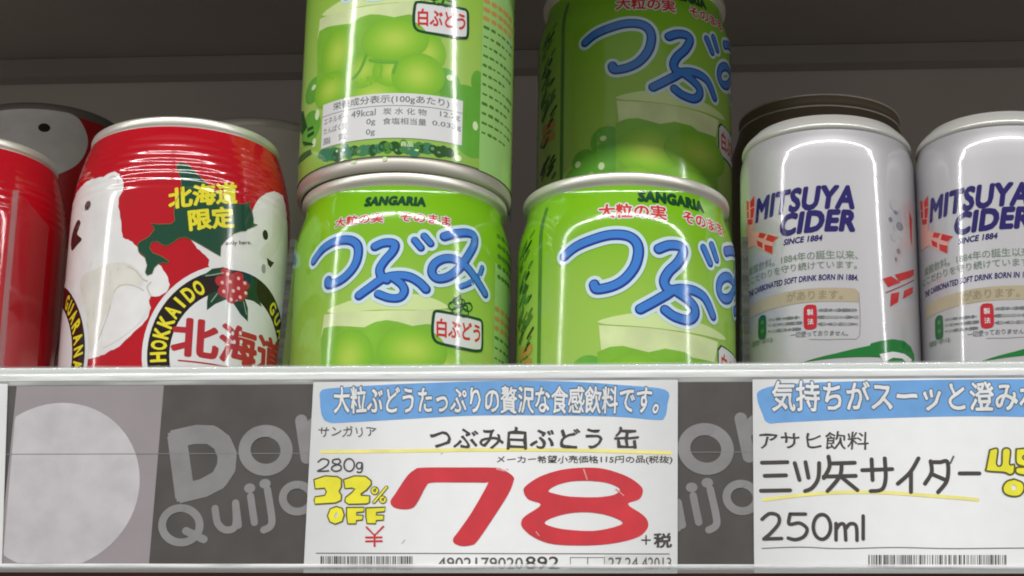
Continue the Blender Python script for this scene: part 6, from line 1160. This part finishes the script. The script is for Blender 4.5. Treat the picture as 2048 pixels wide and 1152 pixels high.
# ------------------------------------------------------------------ printed art
class Can:
    def __init__(s, pr, ridges=None):
        s.pr, s.ridges, s.R = pr, ridges, pr[0][1]
    def _lin(s, z):
        p = s.pr
        if z <= p[0][0]: return p[0][1]
        for (a, ra), (b, rb) in zip(p, p[1:]):
            if z <= b: return ra + (rb - ra) * (z - a) / (b - a)
        return p[-1][1]
    def rad(s, z):
        r = sum(s._lin(z + d) * w for d, w in ((-2.2, 1), (-1.1, 2), (0, 3), (1.1, 2), (2.2, 1))) / 9
        if s.ridges:
            a, b, per, amp = s.ridges
            if a < z < b: r -= amp * (1 - math.cos(2 * math.pi * (z - a) / per))
        return r
    def place(s, u, v, h):
        t = u / s.R; r = s.rad(v) + h
        d = (s.rad(v + 0.05) - s.rad(v - 0.05)) / 0.1
        l = math.sqrt(1 + d * d)
        st, ct = math.sin(t), -math.cos(t)
        return (r * st * MM, r * ct * MM, v * MM), (st / l, ct / l, -d / l)
    step = (1.3, 1.6)   # cutting grid for printed shapes, mm
    paper = False

class Flat:
    """upright sheet whose top edge leans back under the lip of the rail; local y = 0 at the sheet, z up"""
    step = (0, 1.0)
    paper = True
    def __init__(s, y, bend_from=None, bend=0.055, bow=0.0):
        s.y, s.b, s.k = y, bend_from, bend
    def place(s, u, v, h):
        d = max(0.0, v - s.b) if s.b is not None else 0.0
        y = s.y + s.k * d * d; sl = 2 * s.k * d; l = math.sqrt(1 + sl * sl)
        return (u * MM, (y - h / l) * MM, (v + h * sl / l) * MM), (0, -1 / l, sl / l)

_text = {}
def text_tris(s, bold, space):
    """flat glyph faces; bold = the glyph laid down again round a small circle, like a wider pen"""
    key = (s, bold, space)
    if key in _text: return _text[key]
    c = bpy.data.curves.new("lettering", 'FONT'); c.body = s; c.resolution_u = 3; c.space_character = space
    o = bpy.data.objects.new("lettering", c); COL.objects.link(o)
    dg = bpy.context.evaluated_depsgraph_get()
    e = o.evaluated_get(dg); me = e.to_mesh()
    vs = [(v.co.x, v.co.y) for v in me.vertices]; fs = [tuple(p.vertices) for p in me.polygons]
    e.to_mesh_clear(); bpy.data.objects.remove(o); bpy.data.curves.remove(c)
    # box of the plain glyphs, so that outlined and plain copies register
    x0 = min(v[0] for v in vs); x1 = max(v[0] for v in vs)
    y0 = min(v[1] for v in vs); y1 = max(v[1] for v in vs)
    hs = [0.0] * len(vs)
    if bold:
        k = 10 if bold > 0.03 else 6
        v0, f0 = list(vs), list(fs)
        for i in range(k):
            a = 2 * math.pi * i / k; base = len(vs)
            vs += [(x + bold * math.cos(a), y + bold * math.sin(a)) for x, y in v0]
            hs += [(i + 1) * 0.0003] * len(v0)
            fs += [tuple(base + q for q in f) for f in f0]
    _text[key] = (vs, hs, fs, (x0, y0, x1, y1))
    return _text[key]

def smooth_path(P, closed=False, n=7):
    if closed: Q = [P[-1]] + list(P) + [P[0], P[1]]
    else: Q = [P[0]] + list(P) + [P[-1]]
    out = []
    for i in range(1, len(Q) - 2):
        a, b, c, d = Q[i - 1:i + 3]
        for j in range(n):
            t = j / n
            out.append(tuple(0.5 * (2 * b[k] + (c[k] - a[k]) * t + (2 * a[k] - 5 * b[k] + 4 * c[k] - d[k]) * t * t + (3 * b[k] - a[k] - 3 * c[k] + d[k]) * t ** 3) for k in (0, 1)))
    if not closed: out.append(tuple(P[-1]))
    return out

def stroke_shape(P, w, sm):
    if sm and len(P) > 2:
        P = smooth_path(P)
    Q = [P[0]]
    for p in P[1:]:
        if math.dist(p, Q[-1]) > 0.02: Q.append(p)
    if len(Q) < 2: Q.append((Q[0][0] + 0.05, Q[0][1]))
    vs, hs, fs = [], [], []
    hw = w / 2; n = len(Q)
    def dirv(i):
        a, b = Q[max(0, i - 1)], Q[min(n - 1, i + 1)]
        l = math.dist(a, b) or 1; return ((b[0] - a[0]) / l, (b[1] - a[1]) / l)
    for i, q in enumerate(Q):
        dx, dy = dirv(i)
        vs += [(q[0] - dy * hw, q[1] + dx * hw), (q[0] + dy * hw, q[1] - dx * hw)]; hs += [i * 0.0004] * 2
        if i: fs.append((2 * i - 2, 2 * i - 1, 2 * i + 1, 2 * i))
    for i, sgn in ((0, -1), (n - 1, 1)):
        dx, dy = dirv(i); a0 = math.atan2(dy, dx) * 1.0
        base = len(vs); c = 8
        for j in range(c + 1):
            a = a0 + sgn * 0 + (-math.pi / 2 + math.pi * j / c) + (math.pi if sgn < 0 else 0)
            vs.append((Q[i][0] + hw * math.cos(a), Q[i][1] + hw * math.sin(a))); hs.append(i * 0.0004)
        fs.append(tuple(range(base, base + c + 1)))
    return vs, hs, fs

def bisected(vs2, hs, fs, uv, step, vlim=None):
    """cut a flat shape on a grid so it can follow the curve of the can"""
    bm = bmesh.new(); lh = bm.verts.layers.float.new("h"); lx = bm.verts.layers.float.new("ux"); ly = bm.verts.layers.float.new("uy")
    V = []
    for i, (x, y) in enumerate(vs2):
        v = bm.verts.new((x, y, 0)); v[lh] = hs[i] if hs else 0.0
        if uv: v[lx], v[ly] = uv[i]
        V.append(v)
    for f in fs:
        try: bm.faces.new([V[i] for i in f])
        except ValueError: pass
    for ax in (0, 1):
        st = step[ax]
        if not st: continue
        lo = min(v.co[ax] for v in bm.verts); hi = max(v.co[ax] for v in bm.verts)
        if ax == 1 and vlim is not None: lo = max(lo, vlim)
        k = math.ceil(lo / st)
        while k * st < hi:
            no = (1, 0, 0) if ax == 0 else (0, 1, 0); co = (k * st, 0, 0) if ax == 0 else (0, k * st, 0)
            bmesh.ops.bisect_plane(bm, geom=bm.verts[:] + bm.edges[:] + bm.faces[:], dist=1e-5, plane_co=co, plane_no=no)
            k += 1
    bm.verts.index_update()
    for f in bm.faces:
        f.normal_update()
    out = ([(v.co.x, v.co.y) for v in bm.verts], [v[lh] for v in bm.verts],
           [tuple(v.index for v in (f.verts if f.normal.z > 0 else reversed(f.verts))) for f in bm.faces],
           [(v[lx], v[ly]) for v in bm.verts])
    bm.free()
    return out

def print_art(elements, surf, parent_of, vlim=None, du=0.0, split=None):
    """every named part of the art becomes one mesh lying on the surface"""
    parts = {}
    random.seed(11)
    for idx, el in enumerate(elements):
        part, col, lvl, kind = el[:4]
        uv = None; hs = None
        if kind == 'P':
            pts, sm, holes = el[4:7]
            if sm: pts = smooth_path(pts, True, 4); holes = [smooth_path(h_, True, 4) for h_ in holes]
            loops = [pts] + holes
            tr = tessellate_polygon([[Vector((x, y, 0)) for x, y in l] for l in loops])
            vs = [p for l in loops for p in l]; fs = [tuple(t) for t in tr]
        elif kind == 'S':
            vs, hs, fs = stroke_shape(*el[4:7])
        elif kind == 'D':
            (cx, cy), rx, ry = el[4:7]
            n = 28
            vs = [(cx, cy)] + [(cx + rx * math.cos(2 * math.pi * i / n), cy + ry * math.sin(2 * math.pi * i / n)) for i in range(n)]
            uv = [(0, 0)] + [(math.cos(2 * math.pi * i / n), math.sin(2 * math.pi * i / n)) for i in range(n)]
            fs = [(0, 1 + i, 1 + (i + 1) % n) for i in range(n)]
        else:
            s, q, bold, shear, wob = el[4:9]
            wide = all(ord(ch) < 128 for ch in s)
            tv, hs, fs, (x0, y0, x1, y1) = text_tris(s, bold, 1 + 1.1 * bold if wide else 1.0)
            vs = []
            ph = (hash_str(s) % 100) / 10
            for x, y in tv:
                a = (x - x0) / (x1 - x0 or 1); b = (y - y0) / (y1 - y0 or 1)
                if shear: a = (a * (x1 - x0) + shear * (b - 0.0) * (y1 - y0)) / ((x1 - x0) + shear * (y1 - y0))
                tl, tr_, br, bl = q
                px = (1 - a) * ((1 - b) * bl[0] + b * tl[0]) + a * ((1 - b) * br[0] + b * tr_[0])
                py = (1 - a) * ((1 - b) * bl[1] + b * tl[1]) + a * ((1 - b) * br[1] + b * tr_[1])
                if wob:
                    px += wob * math.sin(py * 1.7 + px * 0.45 + ph); py += wob * math.sin(px * 1.3 + ph * 2)
                vs.append((px, py))
        if du: vs = [(x + du, y) for x, y in vs]
        if split is not None:   # pictures on two sides of a can are two parts
            part = (part, sum(x for x, y in vs) / len(vs) > split)
        vs, hs, fs, uv = bisected(vs, hs, fs, uv, surf.step, vlim)
        h0 = 0.03 + lvl * 0.03 + (idx % 64) * 0.00042
        P = parts.setdefault(part, dict(v=[], n=[], f=[], mi=[], uv=[], mats=[]))
        if col not in P['mats']: P['mats'].append(col)
        mi = P['mats'].index(col); base = len(P['v'])
        for (x, y), h in zip(vs, hs):
            co, no = surf.place(x, y, h0 + h); P['v'].append(co); P['n'].append(no)
        P['uv'] += uv
        for f in fs:
            P['f'].append(tuple(base + i for i in f)); P['mi'].append(mi)
    for name, P in parts.items():
        link_mesh(name if isinstance(name, str) else name[0], P['v'], P['f'], [ink(c, surf.paper) for c in P['mats']], P['mi'], parent_of, P['n'], P['uv'])

def hash_str(s):
    t = 7
    for ch in s: t = (t * 31 + ord(ch)) % 10007
    return t

def can_body(surf, z0, z1, m, parent, seg=168):
    zs = []; z = z0
    while z < z1:
        zs.append(z); z += 0.35 if (surf.ridges and surf.ridges[0] - 1 < z < surf.ridges[1] + 1) else (0.8 if z > surf.pr[1][0] - 4 else 3.0)
    zs.append(z1)
    vs, ns, fs = [], [], []; k = len(zs)
    for i in range(seg):
        u = 2 * math.pi * surf.R * i / seg
        for z in zs:
            co, no = surf.place(u, z, 0.0); vs.append(co); ns.append(no)
    for i in range(seg):
        for j in range(k - 1):
            a = i * k + j; b = ((i + 1) % seg) * k + j
            fs.append((a, b, b + 1, a + 1))
    return link_mesh("body", vs, fs, [m], parent=parent, normals=ns)

TIN = mat("brushed_tin", (220, 217, 206), 0.36, 0.55, noise=(60, 0.06))
TIN_DULL = mat("dull_tin", (196, 191, 180), 0.42, 0.6, noise=(60, 0.06))
TIN_PALE = mat("pale_silver_paint", (202, 200, 195), 0.26, 0.25, noise=(60, 0.03))

def rim(parent, r_neck, z_neck, r_rim, z_top, m=None):
    p = [(r_neck, z_neck - 0.4), (r_neck + 0.15, z_neck), (r_rim - 0.5, z_top - 2.9), (r_rim - 0.1, z_top - 2.5), (r_rim, z_top - 2.0), (r_rim, z_top - 0.7),
         (r_rim - 0.15, z_top - 0.25), (r_rim - 0.5, z_top), (r_rim - 1.0, z_top - 0.1), (r_rim - 1.3, z_top - 0.6), (r_rim - 1.5, z_top - 3), (r_rim - 2.2, z_top - 6),
         (r_rim - 3.4, z_top - 6.4), (r_rim - 4.5, z_top - 4.6), (r_rim * 0.5, z_top - 4.4), (0.01, z_top - 4.4)]
    return lathe("rim", p, m or TIN, parent)

def base(parent, r, m=None):
    p = [(r, 4.6), (r - 0.2, 4.2), (r + 0.1, 3.9), (r + 0.28, 3.3), (r + 0.2, 1.6), (r - 0.1, 0.6), (r - 0.5, 0.15), (r - 0.9, 0.0), (r - 1.4, 0.2), (r - 1.7, 1.0), (r - 2.2, 3.2), (r - 4.0, 3.8), (r * 0.5, 3.2), (0.01, 3.0)]
    return lathe("base_seam", p, m or TIN_DULL, parent)

# ------------------------------------------------------------------ the shelf bay
SH = 10.0       # shelf top, mm
PANEL = mat("painted_steel_back", (184, 175, 166), 0.55, noise=(9, 0.10), bump=(400, 0.03))
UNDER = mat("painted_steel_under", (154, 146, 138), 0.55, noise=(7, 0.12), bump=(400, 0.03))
STEEL = mat("brown_shelf_steel", (112, 74, 66), 0.5, noise=(30, 0.25))
SHELF = mat("shelf_top_grey", (150, 146, 142), 0.45, noise=(20, 0.12))

bp = box("back_panel", (-620, 300, -80), (620, 304, 300), PANEL); tag(bp, "plain dark grey steel back panel behind the cans", "back panel", kind='structure')
us = thing("upper_shelf", (0, 0, 0.276), "dark grey underside of the shelf above, running along the top of the picture", "shelf")
box("shelf_plate", (-620, -98, 0), (620, 296, 3), UNDER, us)  # unseen front overhang lengthened to keep tube light off the back
box("front_fascia", (-620, -101, -10), (620, -98.2, 40), UNDER, us, 0.6)  # out of view, set forward and low to shade the set-back green can
extrude_x("back_flange", [(291, -9.5), (299.5, -9.5), (299.5, -0.3), (292.5, -0.3)], -620, 620, UNDER, us, 2, smooth=False)

ls = thing("lower_shelf", (0, 0, 0), "shelf board the cans stand on, brown steel front edge showing under the price rail", "shelf")
box("shelf_plate", (-620, -12.8, SH - 3), (620, 299, SH), SHELF, ls)
box("front_fascia", (-620, -15, -46), (620, -13, SH - 0.2), STEEL, ls, 0.5)

# ------------------------------------------------------------------ price rail
RAILW = mat("rail_white_plastic", (236, 238, 236), 0.35)
CLEAR_LIP = clear_mat("rail_clear_lip", (0.96, 0.97, 0.965), 0.12, 0.55, (248, 249, 248))
CLEAR_EDGE = clear_mat("rail_clear_edge", (0.95, 0.96, 0.955), 0.08, 0.12, (238, 240, 238))
rail = thing("price_rail", (0, -0.019, 0), "long clear and white plastic price rail along the front edge of the shelf", "price rail")
box("backing", (-600, 0.75, -13.6), (600, 1.6, 43.2), RAILW, rail)
# rounded top lip: bead and the folded band under it
extrude_x("top_lip", [(1.6, 43.25), (0.9, 43.55), (0.1, 43.5), (-0.5, 43.1), (-0.75, 42.4), (-0.6, 41.8), (-0.2, 41.6), (0.3, 41.9), (0.7, 42.6), (1.2, 43.0)], -600, 600, CLEAR_EDGE, rail)
extrude_x("lip_band", [(-0.3, 41.55), (-0.62, 41.1), (-0.7, 40.2), (-0.6, 39.2), (-0.45, 38.9), (-0.3, 39.2), (-0.4, 40.2), (-0.25, 41.0)], -600, 600, CLEAR_LIP, rail)
extrude_x("bottom_lip", [(0.7, -13.9), (-0.6, -13.9), (-0.9, -13.5), (-0.9, -12.9), (-0.7, -12.6), (-0.4, -12.8), (-0.4, -13.2), (0.7, -13.3)], -600, 600, CLEAR_LIP, rail)
box("bottom_guard", (-600, -0.75, -15.0), (600, -0.5, -13.95), CLEAR_EDGE, rail)

# printed strip behind the cards
STRIP = mat("strip_charcoal_print", (74, 70, 68), 0.38, noise=(90, 0.16))
STRIP_PALE = mat("strip_pale_grey_print", (144, 136, 139), 0.45, noise=(55, 0.06))
st = thing("printed_strip", (0, 0, 0), "charcoal strip printed with grey shop lettering behind the price cards in the rail", "display strip")
SY = -18.45
sf = Flat(SY)
def flat_sheet(name, x0, x1, z0, z1, m, parent, surf, h=0.0, skew=0.0):
    nz = 40; vs, ns, fs = [], [], []
    for j in range(nz + 1):
        z = z0 + (z1 - z0) * j / nz
        for x in (x0, x1):
            co, no = surf.place(x + skew * (z - z1), z, h); vs.append(co); ns.append(no)
    for j in range(nz):
        fs.append((2 * j, 2 * j + 1, 2 * j + 3, 2 * j + 2))
    return link_mesh(name, vs, fs, [m], parent=parent, normals=ns)
flat_sheet("charcoal_sheet", -590, 590, -13.0, 38.0, STRIP, st, sf)  # white backing left bare above stands in for bright haze under the lip
for px in (-120.56, 0.0, 120.56, 241.1, -241.1):
    flat_sheet("pale_panel", -159.5 + px, -117.6 + px, -12.9, 37.9, STRIP_PALE, st, sf, 0.04, 0.016)
n = 64
for px in (0.0, 120.56):
    cx, cz, r = -146.0 + px, 9.5, 23.5
    pts = [(cx + r * math.cos(2 * math.pi * i / n), cz + r * math.sin(2 * math.pi * i / n)) for i in range(n)]
    pts = [(max(x, -159.2 + px), max(z, -12.3)) for x, z in pts]
    print_art([('round_patch', 'strip_disc', 2, 'P', pts, 0, [])], sf, st)
print_art(ART['strip'], sf, st)
print_art([('crease', 'strip_seam', 3, 'S', [(-400, 18.6), (-161, 18.3), (0, 18.3), (300, 18.0)], 0.22, 0)], sf, st)
print_art(ART['strip'], sf, st, du=120.56)

# price cards
PAPER = mat("card_paper", (236, 237, 237), 0.36, noise=(180, 0.02), bump=(60, 0.02))
CY = -19.0
def price_card(label, x0, x1, z0, z1, art, skew):
    surf = Flat(0.0, 38.0, 0.03)
    t = thing("price_card", (0, CY * MM, 0), label, "price card", "price cards in the rail")
    o = flat_sheet("card_sheet", x0, x1, z0, z1, PAPER, t, surf, 0.0, skew)
    sol = o.modifiers.new("thickness", 'SOLIDIFY'); sol.thickness = 0.0004; sol.offset = -1
    if art: print_art(art, surf, t)
    return t
price_card("white price card in the middle with a big red 78 under a blue headline", -75.4, 25.2, -14.9, 41.6, ART['card'], 0.006)
price_card("white price card at the right, yellow discount mark at its edge and 250ml written low", 45.5, 145.0, -14.7, 41.8, ART['card_right'], 0.006)
price_card("blank sliver of white price card cut off by the left edge of the picture", -261.0, -162.2, -13.6, 41.4, None, -0.055)

# ------------------------------------------------------------------ clear dividers
DIV = clear_mat("clear_divider", (0.98, 0.99, 0.985), 0.12, 0.01, ior=1.2)
DIVE = clear_mat("divider_edge_dark_reflection", (0.45, 0.50, 0.47), 0.10, 0.55, (84, 86, 78))  # dark reflection seen edge-on is put into the body colour
DIVP = clear_mat("divider_edge_highlight", (0.86, 0.90, 0.88), 0.10, 0.15, (190, 180, 180))  # same edge plastic, brightness of the lit corner put into its colour
def divider(x, z1, label, lean=0.0, edge=None):
    t = thing("shelf_divider", (x * MM, 0, SH * MM), label, "divider", "clear dividers between the drinks")
    h = z1 - SH
    box("plate", (-0.8, -11.2, 0.05), (0.8, 170, h), DIV, t)
    box("front_edge", (-0.82, -12.0, 0.05), (0.82, -11.25, h), edge or DIVE, t)
    t.rotation_euler = (0, math.radians(lean), 0)
divider(-167.0, 99.0, "clear plastic divider between the two red cans at the left", 0.0, DIVP)
divider(-88.6, 83.0, "clear plastic divider between the bear can and the green cans", 3.2)
divider(44.1, 82.0, "clear plastic divider between the green cans and the white cans")

# ------------------------------------------------------------------ green cans
GREEN = green_body_mat()
gs = Can([(0, 32.5), (78, 32.5), (81, 32.3), (84, 31.7), (87, 30.7), (89.5, 29.9), (91.5, 29.6), (96, 30.3)])
g1 = thing("drink_can", (-57.85 * MM, 25.32 * MM, SH * MM), "green can at the bottom of the left stack, whole blue logo facing forward", "can", "green grape drink cans", 0)
b = can_body(gs, 4.4, 92.0, GREEN, g1)
print_art(ART['green'], gs, b, vlim=76, split=55.0)
rim(g1, 29.7, 92.0, 31.0, 95.6)
base(g1, 32.2)
HG = 95.6
def green(x, y, z, rz, label):
    c = copy_tree(g1); c.location = (x * MM, y * MM, z * MM); c.rotation_euler = (0, 0, math.radians(rz)); c['label'] = label
    return c
green(-58.2, 25.6, SH + HG, -14.26, "green can on top of the left stack, showing the white nutrition table")
green(9.08, 27.85, SH, -180.0, "brightly lit green can beside the white cans, larger blue logo cut by its right edge")
green(9.2, 93.0, SH + HG, -176.73, "green can set back in the shade above the right stack, blue logo dim")
green(9.2, 93.0, SH, 40.0, "green can hidden in the second row under the shaded one")

# ------------------------------------------------------------------ white cider cans
WHITE = mat("white_can_print", (184, 182, 185), 0.40, 0.22, ior=1.5, noise=(30, 0.02), bump=DENT)
_p = WHITE.node_tree.nodes["Principled BSDF"]
_p.inputs["Coat Weight"].default_value = 1.0; _p.inputs["Coat Roughness"].default_value = 0.085; _p.inputs["Coat IOR"].default_value = 1.55
ms = Can([(0, 26.5), (109, 26.5), (112, 26.2), (114.5, 25.4), (116.6, 24.6), (121, 24.0)])
m1 = thing("drink_can", (70.11 * MM, 40.52 * MM, SH * MM), "white cider can nearest the green cans, whole navy lettering and red arrow feathers", "can", "white cider cans")
b = can_body(ms, 3.0, 115.6, WHITE, m1)
print_art(ART['cider'], ms, b, vlim=106, split=6.0)
lathe("rim", [(24.6, 115.2), (25.3, 115.4), (25.75, 115.9), (25.8, 116.5), (25.6, 117.2), (24.9, 118.3), (23.8, 119.5), (22.9, 120.3), (22.5, 120.8), (22.2, 121.1), (21.7, 121.1), (21.4, 120.6),
              (21.1, 118.0), (20.2, 115.0), (18.6, 114.6), (17.5, 116.2), (11.0, 116.4), (0.01, 116.4)], TIN_PALE, m1)
base(m1, 26.2)
c = copy_tree(m1); c.location = (123.01 * MM, 39.94 * MM, SH * MM); c.rotation_euler = (0, 0, math.radians(-5.51))
c['label'] = "white cider can cut off by the right edge of the picture"

# ------------------------------------------------------------------ red cans
RED = mat("red_can_print", (184, 20, 34), 0.085, ior=1.52, noise=(25, 0.04), bump=DENT)
rs = Can([(0, 33), (87, 33), (92, 32.9), (97, 32.3), (102, 31.3), (107, 29.9), (111, 28.4), (114.3, 28)], (89.0, 106.5, 2.5, 0.04))
rs.step = (1.4, 0.42)
r1 = thing("drink_can", (-125.5 * MM, 21.14 * MM, SH * MM), "red can with white bears, green island map and black ring emblem", "can", "red bear drink cans")
b = can_body(rs, 4.0, 110.0, RED, r1)
print_art(ART['red'], rs, b, vlim=85, split=2.0)
rim(r1, 28.2, 110.0, 28.6, 113.4)
base(r1, 32.7)
c = copy_tree(r1); c.location = (-197.63 * MM, 30.22 * MM, SH * MM); c.rotation_euler = (0, 0, math.radians(-137))
c['label'] = "plain side of a red can cut off by the left edge, behind a clear divider"

# ------------------------------------------------------------------ tall cans in the back row
ts = Can([(0, 33), (146, 33), (150, 32.5), (155, 31.2), (160, 29.4), (164, 28.2), (168, 28)])
def tall(x, y, m, label, rm=None):
    t = thing("tall_can", (x * MM, y * MM, SH * MM), label, "can", "tall cans in the back row")
    b = can_body(ts, 4.0, 164.5, m, t)
    rim(t, 28.1, 164.5, 28.4, 168.0, rm or TIN_DULL)
    base(t, 32.7)
    return t, b
t, b = tall(-207.0, 138.0, mat("dark_red_can_print", (186, 24, 38), 0.2, noise=(25, 0.05)), "tall red can in the shade behind, white bear head at its top", mat("rim_dark", (120, 112, 106), 0.5, 0.4))
HEAD = [(-32, 166), (-10, 166), (8, 165.7), (21, 165), (25.5, 161), (26.5, 155), (24, 148), (20, 143), (12, 138), (4, 134), (-9, 132), (-20, 134), (-30, 138)]
print_art([('bear_picture', 'bear_white', 1, 'P', HEAD, 1, []), ('bear_picture', 'bear_eye', 2, 'D', (9.4, 157.8), 2.3, 1.9)], ts, b, vlim=140)
t, b = tall(-131.0, 155.0, mat("pale_can_print", (222, 216, 204), 0.25, noise=(25, 0.04)), "tall pale can in the shade between the bear can and the green stack")
print_art([('picture_patch', 'logo_navy', 1, 'P', [(22, 62), (38, 60), (38, 92), (24, 90)], 1, []), ('picture_patch', 'leaf_mid', 1, 'P', [(18, 40), (40, 40), (40, 58), (18, 58)], 0, [])], ts, b, vlim=140)
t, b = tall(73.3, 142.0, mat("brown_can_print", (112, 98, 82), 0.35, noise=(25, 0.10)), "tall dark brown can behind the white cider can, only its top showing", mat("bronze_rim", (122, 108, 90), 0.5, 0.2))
for z, r in ((167.55, 28.42), (163.4, 28.5)):      # bright rings put in for the highlights along the rim's edges
    lathe("rim_highlight_ring", [(r - 0.2, z - 0.35), (r + 0.12, z - 0.28), (r + 0.22, z), (r + 0.12, z + 0.28), (r - 0.2, z + 0.35)], TIN, t)
